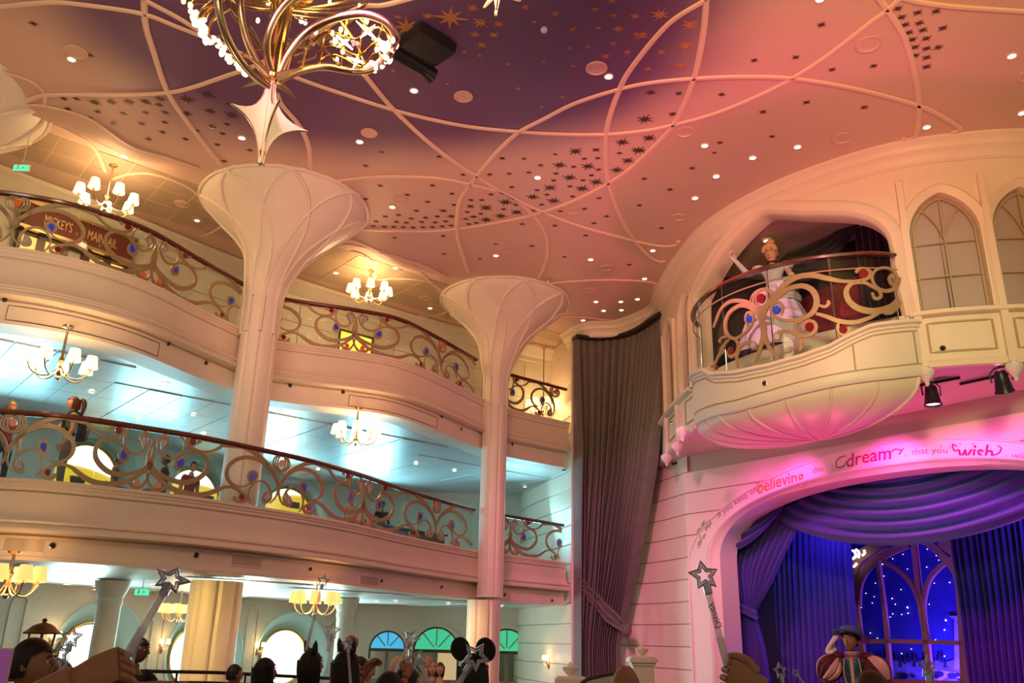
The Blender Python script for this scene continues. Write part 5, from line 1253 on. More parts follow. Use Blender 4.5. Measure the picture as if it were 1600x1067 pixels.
# frame
FD=4.1
M['frame']=mat('window_frame_rose',(0.62,0.20,0.16),0.5)
fr=thing('stage_window_frame','tall rose-brown arched window frame with crossing tracery standing on stage','window frame',tuple(SP.w(so(6),0.25,FD)))
def fbar(pts,w_,d0=0.0,name='mullion'):
    P=[sp(x,y,FD)+(w_,) for x,y in pts]; mb=MB(); stroke(mb,SP,P,FD-0.06+d0,FD+0.05+d0,n=5); mb.obj(name,M['frame'],fr)
fbar([(1337,932),(1343,985),(1349,1030),(1354,1085)],0.13,name='jamb')
fbar([(1340,945),(1342,915),(1352,892),(1366,877),(1392,862),(1420,850)],0.16,name='arch_bar')
fbar([(1328,940),(1330,905),(1340,875),(1358,860),(1380,848)],0.26,0.03,name='arch_bar')
fbar([(1509,1085),(1506,1000),(1502,940),(1497,900),(1480,875),(1450,848),(1420,835)],0.16,name='arch_bar')
fbar([(1520,900),(1500,865),(1470,845)],0.30,0.03,name='arch_bar')
fbar([(1373,880),(1383,955),(1389,1020),(1394,1085)],0.075)
fbar([(1429,850),(1438,935),(1448,1000),(1456,1085)],0.12)
fbar([(1380,877),(1400,888),(1420,905),(1432,925),(1440,950),(1446,985)],0.085,-0.02,'tracery')
fbar([(1491,872),(1470,886),(1455,903),(1447,925),(1444,950),(1447,985)],0.085,-0.02,'tracery')
fbar([(1348,1002),(1400,1002),(1455,1003),(1514,1005)],0.085,0.0,'transom')
fbar([(1353,1062),(1400,1064),(1455,1066),(1514,1068)],0.085,0.0,'transom')
# illuminated swirl at the top left of the frame
M['swirl']=mat('lit_white_swirl',(1,1,1),0.5,emit=(0.9,1.0,1.0),es=1.2)
sw=thing('lit_swirl_ornament','small glowing white swirl ornament under the left end of the big swag','ornament',tuple(SP.w(*sp(1332,870,3.9),3.9)))
for pts,w_ in (([(1324,862),(1326,870),(1332,873),(1337,868),(1334,861),(1328,860)],.05),([(1337,858),(1342,863),(1341,872)],.05),([(1350,859),(1351,864),(1347,868)],.045),([(1328,884),(1334,885),(1339,880)],.05)):
    P=[sp(x,y,3.9)+(w_,) for x,y in pts]; mb=MB(); stroke(mb,SP,P,3.88,3.92); mb.obj('swirl_stroke',M['swirl'],sw)
# stage curtains
def sdrape(name,label,pxl,pxr,ytop,d,folds,amp,ml,seedv,z1r=3.4,z0=0.26):
    """pxl,pxr: lists of photo points of the left and right edge"""
    l=[sp(x,y,d) for x,y in pxl]; r=[sp(x,y,d) for x,y in pxr]
    t=thing(name,label,'curtain',tuple(SP.w((l[0][0]+r[0][0])/2,0.25,d)))
    R=pleats(SP,lambda z:interp(l,z),lambda z:interp(r,z),z0,zz(z1r),folds,amp,d,rows=30,per=8,seedv=seedv); MB().grid(R).obj('curtain_cloth',M[ml],t); return t
lf=sdrape('stage_curtain','indigo pleated stage curtain hanging straight left of the painted window',[(1180,800),(1190,1067)],[(1330,850),(1345,1067)],0,2.6,17,0.16,'blue_drape',2)
rf=sdrape('stage_curtain','indigo pleated stage curtain hanging at the right frame edge',[(1486,840),(1500,930),(1516,1067)],[(1700,840),(1720,1067)],0,2.4,20,0.18,'blue_drape',4)
lt=sdrape('stage_curtain','dark indigo side curtain tied in at the waist beside the left leg of the arch',[(1118,800),(1122,900),(1160,955),(1150,1067)],[(1262,800),(1230,860),(1205,915),(1180,958),(1196,1010),(1205,1067)],0,0.95,12,0.13,'blue_drape',6,z1r=3.05)
tA=sp(1122,925,.7); tB=sp(1182,962,.7)
mb=MB(); rows=[]
for i in range(17):
    t=i/16; u=tA[0]+(tB[0]-tA[0])*t; z=tA[1]+(tB[1]-tA[1])*t-0.05*math.sin(PI*t); rows.append([SP.w(u,z+.09*(1-q/2.5),0.74-0.03*math.sin(q*1.6)) for q in range(6)])
mb.grid(rows); mb.obj('tie_band',M['blue_drape'],lt,solid=0.015)
def swag(label,pl,pr,sags,d,nf=7,seedv=0,depth=0.16):
    """pl/pr: (u,z) of the fixed ends from inner (top) to outer (bottom) edge"""
    t=thing('curtain_swag',label,'swag',tuple(SP.w((pl[0][0]+pr[0][0])/2,pl[0][1],d)))
    rows=[];NV=nf*10
    for j in range(NV+1):
        v=j/NV; a=(pl[0][0]+(pl[1][0]-pl[0][0])*v,pl[0][1]+(pl[1][1]-pl[0][1])*v); b=(pr[0][0]+(pr[1][0]-pr[0][0])*v,pr[0][1]+(pr[1][1]-pr[0][1])*v)
        s=sags[0]+(sags[1]-sags[0])*v; r=[]
        for i in range(41):
            q=i/40; c=1-(2*q-1)**2; u=a[0]+(b[0]-a[0])*q; z=a[1]+(b[1]-a[1])*q-s*(c**0.85)
            fold=depth*(0.25+0.75*c)*(0.5-0.5*math.cos(2*PI*v*nf+0.8*math.sin(3*q+seedv)))
            r.append(SP.w(u,z,d-fold-0.10*c*v))
        rows.append(r)
    MB().grid(rows).obj('swag_cloth',M['blue_drape'],t); return t
a1=sp(1208,806,.9); a0=sp(1330,752,.9); low=sp(1395,858,.8)
b1=(so(AC)*2-a1[0]+.2,a1[1]+.05); b0=(so(AC)*2-a0[0],a0[1])
swag('wide indigo swag draped across the top of the stage',[ (a0[0],a0[1]+.12),a1],[(b0[0],b0[1]+.12),b1],(0.15,a1[1]-low[1]-.02),0.85,6,0,0.20)
c0=sp(1245,790,.8); e0=sp(1120,830,.8); e1=sp(1124,862,.8)
swag('small dark swag at the top left corner of the stage',[(e0[0]-.1,e0[1]+.45),(e1[0]-.1,e1[1]+.05)],[(c0[0],c0[1]+.25),(c0[0]-.15,c0[1]+.05)],(0.1,0.42),0.62,5,1,0.10)
mb=MB(); P=[]
for k in range(9): 
    t=k/8; u=c0[0]+0.0*t; P.append(SP.w(u-0.12*t,c0[1]+0.15-1.0*t,0.6))
# curtains of the balcony alcove
def alc(px,py,d): return DR.hit(px,py,d)
al=thing('alcove_curtain','dark draped curtain behind the costumed woman on the balcony','curtain',tuple(DR.w(opn[-1][0]-1.5,zf,1.9)))
for j,(p0,p1,sg) in enumerate([((1218,405),(1345,345),0.25),((1218,400),(1325,340),0.45),((1215,385),(1300,340),0.2)]):
    rows=[]
    a=alc(*p0,1.7); b=alc(*p1,1.7)
    for v in range(13):
        r=[]
        for i in range(25):
            q=i/24; c=1-(2*q-1)**2; r.append(DR.w(a[0]+(b[0]-a[0])*q,min(a[1]+(b[1]-a[1])*q-sg*c-v*0.05*(0.3+c*.7)+.15,zz(ZA-.02)),1.7+j*.06-0.05*(0.5-0.5*math.cos(v*PI/1.5))))
        rows.append(r)
    MB().grid(rows).obj('swag_fold',M['dark_drape'],al)
ul_=opn[-1][0]-1.35
R=pleats(DR,lambda z:ul_,lambda z:opn[-1][0]+0.5,zf,zz(ZA-.01),10,0.12,1.85,rows=6,per=6,seedv=9); MB().grid(R).obj('curtain_cloth',M['dark_drape'],al)
R=pleats(DR,lambda z:opn[0][0]-.5,lambda z:opn[0][0]+1.0,zf,zz(ZA-.01),9,0.10,1.95,rows=6,per=6,seedv=8); MB().grid(R).obj('curtain_cloth',M['dark_drape'],al)
M['wine']=mat('wine_panelling',(0.30,0.03,0.05),0.5,noise=0.5,nscale=7)
wl=alc(1258,470,2.2); wr=alc(1322,430,2.2)
mb=MB(); 
for k in range(4):
    a=wl[0]+(wr[0]-wl[0]+.6)*k/4; MB().prism([(a,zf),(a+(wr[0]-wl[0]+.6)/4-.012,zf),(a+(wr[0]-wl[0]+.6)/4-.012,zz(6.75)),(a,zz(6.75))],lambda x,y,t:DR.w(x,y,t),2.1,2.13).obj('panel',M['wine'],al,smooth=False)
p=DR.w(*alc(1197,364,0.9),0.9); downlight((p.x,p.y,zz(ZA-.005)),'round warm downlight in the ceiling of the balcony alcove',1.2,None,power=30)
# ---------------------------------------------------------------- theatre spotlights
def par(p,target,label,on=True,s=1.0,top=None):
    t=thing('theatre_spotlight',label,'spotlight',p); d=(Vector(target)-Vector(p)).normalized(); R_=Vector((0,0,-1)).rotation_difference(d).to_matrix()
    o=MB().lathe([(0.04*s,0.14*s),(0.07*s,0.11*s),(0.085*s,0.0),(0.10*s,-0.10*s),(0.115*s,-0.13*s),(0.105*s,-0.13*s),(0.09*s,-0.09*s)],R=R_,seg=18,cap=False).obj('can',M['black'],None); o.parent=t
    o=MB().lathe([(0.097*s,-0.10*s),(0.05*s,-0.115*s),(0.001,-0.12*s)],R=R_,seg=18,cap=False).obj('lens',M['spot_lens'],None); o.parent=t
    y=Vector((-d.y,d.x,0)); y=y.normalized() if y.length>.1 else Vector((1,0,0)); h=(top-p[2]) if top else 0.2
    o=MB().tube([y*0.115*s,y*0.12*s+Vector((0,0,.12*s)),y*0.06*s+Vector((0,0,h-.03)),Vector((0,0,h-.02)),-y*0.06*s+Vector((0,0,h-.03)),-y*0.12*s+Vector((0,0,.12*s)),-y*0.115*s],0.010*s,6).obj('yoke',M['black'],None,fix=False); o.parent=t
    o=MB().lathe([(0.02,h-.03),(0.03,h-.01),(0.03,h)],seg=10).obj('clamp',M['black'],None); o.parent=t
    return t
for x,y,tx,ty,lab,s in [(1456,618,1456,1060,'black theatre spotlight with glowing lens pointing straight down, under the post right of the balcony',1.25),(1566,596,1490,760,'black theatre spotlight tilted left at the right frame edge',1.25),(1135,684,1180,820,'black theatre spotlight glowing under the far left end of the balcony',1.0),(1362,648,1385,740,'pink glowing spotlight peeking from under the shell of the balcony, right side',0.9),(1213,680,1240,760,'pink glowing spotlight peeking from under the shell of the balcony, left side',0.8)]:
    u,_=DR.hit(x,min(y,690)); z=zz(ZB)-0.24; p=at(x,y,ZB-0.24); t_=Vector(SP.w(so(AC),zz(0),1.5))
    par(tuple(p),tuple(Vector(p)+Vector((0.5,0.6,-1.6))) if x!=1456 else (p.x,p.y,0),lab,s=s,top=zz(ZB)+.005)
    q=p+Vector((0.15,0.2,-0.25)); tg=p+Vector((1.1,1.5,-1.5))
    lamp('SPOT',tuple(q),260 if x>1300 else 120,(1.0,0.05,0.55),0.08,tuple(tg),95,1.0)
for a,b in (((1432,603),(1500,590)),((1500,600),(1580,583)),((1120,668),(1152,662))):
    p=at(*a,ZB-.03);q=at(*b,ZB-.03); t=thing('lighting_track','black lighting track under the rounded wall at x %d'%0,'track',tuple(p)); 
    t['label']={1432:'black lighting track holding the downward theatre spotlight',1500:'black lighting track running to the right frame edge',1120:'short black lighting track at the far left of the soffit'}[a[0]]
    o=MB().tube([Vector((0,0,0)),q-p],0.025,6).obj('rail_bar',M['black'],None); o.parent=t
# the black moving-light unit on the hall ceiling
p=at(667,72,HC-0.12); t=thing('moving_light','black box-shaped projector unit with a small bright lens on the starry ceiling','spotlight',(p.x,p.y,zz(HC)-0.02),math.atan2((at(690,114,HC)-at(628,78,HC)).y,(at(690,114,HC)-at(628,78,HC)).x))
o=MB().box((0,0,-0.10),(0.62,0.50,0.16),taper=1.05).obj('housing',M['black'],None,smooth=False); o.parent=t
o=MB().tube([(-.30,.36,-.18),(.22,.36,-.18)],0.10,14).obj('barrel',M['black'],None); o.parent=t
o=MB().tube([(.22,.36,-.18),(.40,.36,-.20)],[0.07,0.12],14,cap=False).obj('snoot',M['black'],None,fix=False); o.parent=t
o=MB().lathe([(0.09,0),(0.001,0.015)],(0.36,.36,-.195),16,R=Matrix.Rotation(PI/2,3,'Y'),cap=False).obj('lens',M['down'],None); o.parent=t
for s in (-.15,.1):
    o=MB().box((s,.30,-.14),(0.05,.16,.10)).obj('bracket',M['black'],None,smooth=False); o.parent=t
# ---------------------------------------------------------------- the grand chandelier
D0=9.0; tip=atd(407,256,D0)
gc=thing('grand_chandelier','huge gilded chandelier of leaf-shaped loops and bulbs over a glowing four-pointed star','chandelier',tuple(tip))
M['glasslit']=mat('glowing_star_glass',(0.75,0.70,0.45),0.35,emit=(1.0,0.80,0.42),es=0.30,noise=0.15,nscale=8)
def gadd(mb,n,m,par_=None,smooth=True,fix=True):
    o=mb.obj(n,M[m],None,smooth=smooth,fix=fix); o.parent=par_ or gc; return o
SH=1.12
def blade(ang,w1,w2,z1,z2,th=0.018):
    c,s=math.cos(ang),math.sin(ang); poly=[]
    def cv(p,q,k=0.85,n=8):
        mid=((p[0]+q[0])/2*(1-k),((p[1]+q[1])/2-0.5*SH)*(1-k)+0.5*SH)
        return [((1-t)**2*p[0]+2*t*(1-t)*mid[0]+t*t*q[0],(1-t)**2*p[1]+2*t*(1-t)*mid[1]+t*t*q[1]) for t in [i/n for i in range(n)]]
    A=[(0.035,0.0),(w1,z1),(0.05,SH),(-0.05,SH),(-w2,z2),(-0.035,0.0)]
    poly=cv(A[0],A[1])+cv(A[1],A[2])+[A[2]]+cv(A[3],A[4])+cv(A[4],A[5])+[A[5]]
    mb=MB(); mb.prism(poly,lambda a,b,t:Vector((c*a-s*t,s*a+c*t,b)),-th,th); o=gadd(mb,'star_blade','glasslit',smooth=False)
    e=MB().tube([Vector((c*a,s*a,b)) for a,b in poly],0.013,5,closed=True); gadd(e,'edge_rim','brushed',o,fix=False)
blade(math.radians(35),0.50,0.42,0.62,0.62); blade(math.radians(125),0.40,0.40,0.62,0.62)
gadd(MB().lathe([(0.001,-0.02),(0.035,0.10),(0.042,0.16),(0.03,0.17)],seg=8),'tip_cone','bronze')
gadd(MB().lathe([(0.032,0.1),(0.03,SH)],seg=8,cap=False),'core','brushed')
gadd(MB().lathe([(0.06,SH-.03),(0.11,SH),(0.12,SH+.04),(0.095,SH+.07),(0.10,SH+.35),(0.13,SH+.9),(0.17,SH+1.6),(0.18,SH+1.9)],seg=24),'shaft','gold')
gadd(MB().lathe([(0.15,SH+1.30),(0.38,SH+1.36),(0.40,SH+1.41),(0.38,SH+1.45),(0.15,SH+1.47)],seg=32),'collar_disc','gold')
gadd(MB().lathe([(0.05,SH+1.9),(0.04,zz(HC)-tip.z-.05),(0.3,zz(HC)-tip.z-.03),(0.32,zz(HC)-tip.z)],seg=24),'hanging_rod','gold')
for k in range(4):
    a=math.radians(-25+90*k); c,s=math.cos(a),math.sin(a)
    gadd(MB().tube([(0.08*c,0.08*s,SH+.03),(0.25*c,0.25*s,SH+.05),(0.46*c,0.46*s,SH+.03)],[0.055,0.03,0.003],8),'spike','brushed')
bulb_me=MB().ball((0,0,0),0.034,8,(1,1,1.5)).me('bulb'); bulb_me.materials.append(M['bulb']); 
cry_me=MB().ball((0,0,0),0.03,6,(1,1,1.1)).me('crystal'); cry_me.materials.append(M['clear'])
gs=MB().prism([((1.0 if k%2==0 else .22)*0.13*math.cos(PI*k/4),(1.0 if k%2==0 else .22)*0.13*math.sin(PI*k/4)*(1.5 if k in(2,6) else 1)) for k in range(8)],lambda a,b,t:Vector((a,t,b)),-.012,.012).me('glass_star'); gs.materials.append(M['bulb'])
for v in bulb_me.polygons: v.use_smooth=True
rnd=random.Random(21)
def put(me,p,par_=None,rot=None,s=1.0):
    o=bpy.data.objects.new(me.name,me); COL.objects.link(o); o.parent=par_ or gc; o.location=p; o.scale=(s,s,s)
    if rot: o.rotation_euler=rot
    return o
nb=0
def petal(az,L,W,z0,rise,tilt,k):
    c,s=math.cos(az),math.sin(az)
    def T(x,y,z): y2=y*math.cos(tilt); z2=z+y*math.sin(tilt); return Vector((c*x-s*y2,s*x+c*y2,z2))
    Q=[(0.08,0,0),(0.30*L,-.20*W,.20),(0.58*L,-.46*W,.55),(0.85*L,-.42*W,.86),(1.0*L,-.12*W,1.0),(0.98*L,.16*W,.96),(.80*L,.44*W,.74),(.55*L,.44*W,.46),(.28*L,.18*W,.17)]
    Q=[(x,y,z0+rise*z) for x,y,z in Q]; P=[T(*q) for q in cr(Q+[(0.08,0.02,z0)],7)]
    lo=gadd(MB().tube(P,0.042,8),'leaf_loop','brushed',fix=False)
    P2=[T(*q) for q in cr([(x*.93+.03,y*.75,z+.06) for x,y,z in Q[1:]],5,True)]
    gadd(MB().tube(P2,0.016,6,closed=True),'inner_loop','gold',lo,fix=False)
    n=len(P)
    for i in range(9):
        a=P[int(n*(0.12+0.36*i/9))]; b=P[int(n*(0.93-0.40*((i*5)%9)/9))]
        gadd(MB().tube(cr([a,(a+b)/2+Vector((0,0,.10)),b],5),0.012,5),'cross_rod','gold',lo,fix=False)
    for i in range(26):
        t=0.34+0.36*i/26; p=P[min(n-1,int(n*t))]; q=p+Vector((rnd.uniform(-.03,.03),rnd.uniform(-.03,.03),rnd.uniform(-.09,0.0))); put(bulb_me,q,lo,(rnd.uniform(-1,1),rnd.uniform(-1,1),0),rnd.uniform(.8,1.2))
    for i in range(9):
        t=rnd.uniform(.35,.95); w_=rnd.uniform(-.3,.3)*W; p=T(t*L,w_,z0+rise*t+rnd.uniform(0,.12)); put(cry_me if i%3 else bulb_me,p,lo)
    for i in range(3):
        t=rnd.uniform(.5,.9); p=T(t*L,rnd.uniform(-.25,.25)*W,z0+rise*t+.05); put(gs,p,lo,(rnd.uniform(-.4,.4),rnd.uniform(-.9,.9),rnd.uniform(-.5,.5)))
def tr(L): return [atd(x,y,D0+d)-tip for x,y,d in L]
TOP=cr(tr([(432,128,0),(450,85,-.05),(480,50,-.15),(520,30,-.3),(565,22,-.4),(602,34,-.4),(620,58,-.3)]),6)
LOW=cr(tr([(432,128,0),(465,112,.1),(505,104,.25),(545,110,.3),(575,110,.2),(603,94,0),(620,58,-.3)]),6)
leaf=gadd(MB().tube([Vector(p) for p in TOP]+[Vector(p) for p in reversed(LOW[1:-1])],0.05,10,closed=True),'leaf_loop','brushed',fix=False)
def lerp_(t,w_): a=Vector(TOP[min(len(TOP)-1,int(t*(len(TOP)-1)))]); b=Vector(LOW[min(len(LOW)-1,int(t*(len(LOW)-1)))]); return a.lerp(b,w_)
for i in range(12):
    t=0.25+0.7*i/12; a=lerp_(t,0); b=lerp_(min(1,t-0.15+0.3*(i%2)),1); gadd(MB().tube(cr([a,(a+b)/2+Vector((0,0,.08)),b],4),0.014,5),'cross_rod','gold',leaf,fix=False)
for w_ in (0.3,0.6,0.8): gadd(MB().tube([lerp_(0.2+0.75*i/14,w_+0.12*math.sin(i)) for i in range(15)],0.014,5),'inner_loop','gold',leaf,fix=False)
for i in range(34):
    t=0.62+0.38*i/34; put(bulb_me,lerp_(t,1)+Vector((rnd.uniform(-.03,.04),rnd.uniform(-.03,.03),rnd.uniform(-.03,.07))),leaf,(rnd.uniform(-1,1),rnd.uniform(-1,1),0),rnd.uniform(.8,1.1))
for i in range(26): put(cry_me if i%2 else bulb_me,lerp_(rnd.uniform(.3,.95),rnd.uniform(.1,.9)),leaf,None,rnd.uniform(.6,1.0))
for t,w_ in ((.55,.45),(.72,.3),(.6,.8),(.82,.6)): put(gs,lerp_(t,w_),leaf,(rnd.uniform(-.4,.4),rnd.uniform(-.9,.9),rnd.uniform(-.5,.5)))
for L in ([(426,140,0),(392,114,-.1),(366,80,-.25),(348,40,-.4),(341,0,-.5),(343,-50,-.5)],[(425,132,0),(402,97,-.1),(384,57,-.2),(376,10,-.3),(380,-40,-.3)],[(429,124,0),(418,88,-.15),(420,50,-.3),(440,12,-.4),(475,-20,-.5)],
          [(441,60,.1),(470,70,.4),(520,52,.6),(556,26,.7),(575,-15,.7)],[(600,-8,.6),(625,9,.6),(655,2,.6),(668,-12,.6)],[(436,120,.1),(400,60,.5),(365,20,.8),(350,-20,.9)]):
    gadd(MB().tube(cr(tr(L),6),0.045,10),'stem_arm','brushed',fix=False)
rope=cr(tr([(290,-12,-.2),(296,14,-.2),(310,36,-.15),(326,58,-.1),(345,74,-.05),(364,92,0),(386,113,0)]),8)
rp=gadd(MB().tube([Vector(p) for p in rope],0.022,6),'bead_rope','gold',fix=False)
for i in range(44):
    p=Vector(rope[int(i/44*(len(rope)-1))]); put(bulb_me,p+Vector((rnd.uniform(-.05,.05),0,rnd.uniform(-.06,.04))),rp,(rnd.uniform(-1,1),rnd.uniform(-1,1),0),rnd.uniform(.7,1.1))
for i in range(16):
    a=Vector(rope[int(rnd.uniform(0,.9)*(len(rope)-1))]); q=a+Vector((rnd.uniform(.15,.4),rnd.uniform(-.2,.2),rnd.uniform(.1,.4))); gadd(MB().tube(cr([a,(a+q)/2+Vector((-.04,0,.04)),q],4),0.012,5),'cross_rod','gold',rp,fix=False)
for k in range(54):
    a=2*PI*k/54; c,s=math.cos(a),math.sin(a); j=rnd.uniform(-.12,.12)
    P=cr([(0.14,SH+1.15+j),(0.5,SH+1.32+j),(0.95,SH+1.62+j),(1.2,SH+2.0+j),(1.25,SH+2.4+j)],4)
    tw=rnd.uniform(-.3,.3)
    gadd(MB().tube([(math.cos(a+tw*(i/len(P)))*r,math.sin(a+tw*(i/len(P)))*r,z) for i,(r,z) in enumerate(P)],0.011,5),'basket_rod','gold',fix=False)
for k in range(40):
    a=rnd.uniform(0,2*PI); r=rnd.uniform(.5,1.2); put(bulb_me,(math.cos(a)*r,math.sin(a)*r,SH+1.25+0.5*(r-.5)+rnd.uniform(-.05,.3)),None,None,rnd.uniform(.6,1))
lamp('POINT',tuple(tip+Vector((0,0,SH+1.75))),140,(1.0,0.70,0.35),0.4)
lamp('POINT',tuple(tip+Vector((1.0,0,SH+.9))),30,(1.0,0.70,0.35),0.3)
# the separate glowing star at the top edge, and the small crystal drop
p=atd(776,-14,8.6); t=thing('hanging_star','glowing glass star ornament cut by the top edge, right of the grand chandelier','ornament',tuple(p))
for a in (0.5,0.5+PI/2):
    c,s=math.cos(a),math.sin(a); P=[]
    for k in range(8): r=0.34 if k%2==0 else 0.075; P.append((r*math.sin(PI*k/4),r*math.cos(PI*k/4)*1.1))
    mb=MB(); mb.prism(P,lambda x,z,q:Vector((c*x-s*q,s*x+c*q,z)),-.014,.014); o=mb.obj('star_blade',M['shade_on'],None,smooth=False); o.parent=t
    o2=MB().tube([Vector((c*x,s*x,z)) for x,z in P],0.012,5,closed=True).obj('edge_rim',M['gold'],None,fix=False); o2.parent=t
o=MB().tube([(0,0,.3),(0,0,zz(HC)-p.z)],0.006,5).obj('cable',M['gold'],None); o.parent=t
p=at(850,47,HC-.12); t=thing('crystal_drop','tiny clear crystal drop on the dark part of the starry ceiling','crystal',tuple(p))
o=MB().ball((0,0,0),0.05,10).obj('bead',M['clear'],None); o.parent=t
o=MB().tube([(0,0,.04),(0,0,.12)],0.006,5).obj('wire',M['chrome'],None); o.parent=t

# added stage lamps without fittings: blue and pink at the floor, others overhead
for u in (3.6,5.2,6.8):
    lamp('AREA',tuple(SP.w(so(u),-0.0+0.45,4.35)),260,BLUE,0.8,tuple(SP.w(so(u+.1),zz(0.2),5.0)),sy=0.3)
lamp('AREA',tuple(SP.w(so(2.4),zz(3.1),1.7)),45,(0.18,0.10,1.0),0.8,tuple(SP.w(so(2.6),zz(0.3),2.6)),sy=0.3)
lamp('AREA',tuple(SP.w(so(7.6),zz(3.1),1.5)),80,(0.18,0.10,1.0),0.8,tuple(SP.w(so(8.0),zz(0.3),2.4)),sy=0.3)
lamp('SPOT',tuple(SP.w(so(4.9),zz(3.2),0.25)),120,(0.30,0.14,1.0),0.2,tuple(SP.w(so(4.8),zz(1.9),0.9)),150,1.0)
lamp('SPOT',tuple(SP.w(so(5.3),0.4,3.0)),90,(1.0,0.03,0.22),0.1,tuple(SP.w(so(6.1),zz(0.2),4.1)),110,1.0)
lamp('SPOT',tuple(SP.w(so(7.2),0.4,3.0)),70,(1.0,0.03,0.22),0.1,tuple(SP.w(so(6.8),zz(0.2),4.1)),110,1.0)
lamp('SPOT',tuple(SP.w(so(6.0),zz(2.3),2.6)),60,(1.0,0.42,0.12),0.1,tuple(SP.w(so(6.2),zz(1.2),4.1)),120,1.0)
# ---------------------------------------------------------------- people
def cmat(name,c,rough=0.8,**k):
    if name not in M: M[name]=mat(name,c,rough,**k)
    return M[name]
SKIN={'fair':cmat('skin_fair',(0.62,0.36,0.25),0.5),'tan':cmat('skin_tan',(0.40,0.20,0.11),0.5),'brown':cmat('skin_brown',(0.16,0.075,0.04),0.5)}
HAIR={'black':cmat('hair_black',(0.012,0.009,0.008),0.5),'brown':cmat('hair_brown',(0.07,0.03,0.015),0.5),'blond':cmat('hair_blond',(0.55,0.30,0.10),0.45),'auburn':cmat('hair_auburn',(0.09,0.03,0.012),0.5),'ginger':cmat('hair_strawberry_blond',(0.60,0.34,0.17),0.4),'grey':cmat('hair_grey',(0.5,0.45,0.38),0.5)}
def hand_mb(mb,wr,dirv,palm,s=1.0,curl=0.5,mi=0,thumb=1,spread=0.0):
    """palm with five unequal bent fingers: wr wrist, dirv along the hand, palm = palm normal"""
    d=Vector(dirv).normalized(); n=Vector(palm); n=(n-d*n.dot(d)).normalized(); x=d.cross(n)
    L=0.085*s
    rows=[]
    for t,w_,th in ((-.12,.026,.020),(0.1,.030,.018),(.45,.040,.017),(.8,.042,.015),(1.0,.040,.011)):
        c=Vector(wr)+d*L*t; rows.append([c+x*w_*s*math.cos(a)+n*th*s*math.sin(a) for a in [2*PI*k/10 for k in range(10)]])
    mb.grid(rows,mi,closed=True); mb.add(rows[-1],[tuple(range(10))],mi); mb.add(rows[0],[tuple(range(9,-1,-1))],mi)
    for i,(off,ln_,r) in enumerate(((-.030,.072,.0088),(-.010,.080,.0092),(.010,.075,.0088),(.029,.058,.0078))):
        p=Vector(wr)+d*L*.96+x*off*s; P=[p]; dd=(d+x*off*spread*12).normalized(); a=0
        for f in (.45,.32,.27):
            a+=curl*(0.9 if f==.45 else 1.1); v=dd*math.cos(a)+n*math.sin(a); P.append(P[-1]+v*ln_*s*f)
        mb.tube(cr(P,3),[r*s*(1.1-0.35*k/9) for k in range(10)],8,mi=mi)
    p=Vector(wr)+d*L*.22-x*thumb*.030*s; P=[p,p-x*thumb*.020*s+d*.028*s+n*.010*s,p-x*thumb*.022*s+d*.056*s+n*(.012+.03*curl)*s,p-x*thumb*.010*s+d*.078*s+n*(.018+.04*curl)*s]
    mb.tube(cr(P,3),[.0125*s,.012*s,.012*s,.0115*s,.011*s,.0105*s,.010*s,.0095*s,.009*s,.007*s],8,mi=mi)
def head_mb(c,R_,s,mi=0,eye=1):
    """head around c (local frame: x right, -y face, z up)"""
    mb=MB(); V=[];F=[]; N=20; K=14
    for i in range(K+1):
        th=PI*i/K; z=-math.cos(th); r=math.sin(th)
        for k in range(N):
            a=2*PI*k/N; x=r*math.cos(a)*0.074; y=r*math.sin(a)*0.094; zz_=z*0.115
            if z<0: x*=1-0.30*(-z)**1.3; y = y*(1-0.16*(-z)) - (0.012*(-z) if y<0 else 0)
            V.append(R_@(Vector((x,y,zz_))*s)+c)
    for i in range(K):
        for k in range(N): F.append((i*N+k,i*N+(k+1)%N,(i+1)*N+(k+1)%N,(i+1)*N+k))
    mb.add(V,F,mi)
    T=lambda x,y,z:R_@(Vector((x,y,z))*s)+c
    mb.tube([T(0,-.088,.018),T(0,-.101,-.004),T(0,-.110,-.024),T(0,-.098,-.034)],[.007*s,.010*s,.014*s,.006*s],8,mi=mi)      # nose
    mb.tube([T(-.022,-.090,-.058),T(0,-.098,-.056),T(.022,-.090,-.058)],[.003*s,.0065*s,.003*s],6,mi=eye+1)           # lips
    for sx in (-1,1):
        mb.ball(T(sx*.030,-.082,.006),.0125*s,8,(1,.6,.75),mi=eye+2,R=R_); mb.ball(T(sx*.030,-.090,.006),.0058*s,6,mi=eye+3)
        mb.tube([T(sx*.014,-.093,.027),T(sx*.030,-.093,.033),T(sx*.047,-.083,.026)],.0035*s,5,mi=eye+3)                      # brow
        mb.ball(T(sx*.075,.008,-.005),.026*s,8,(.35,.6,1),mi=mi,R=R_)                                                 # ear
    return mb
LIP=cmat('lips',(0.42,0.10,0.09),0.4); EYE=cmat('eye_white',(0.75,0.72,0.68),0.3); IRIS=cmat('iris_brow',(0.03,0.015,0.01),0.5)
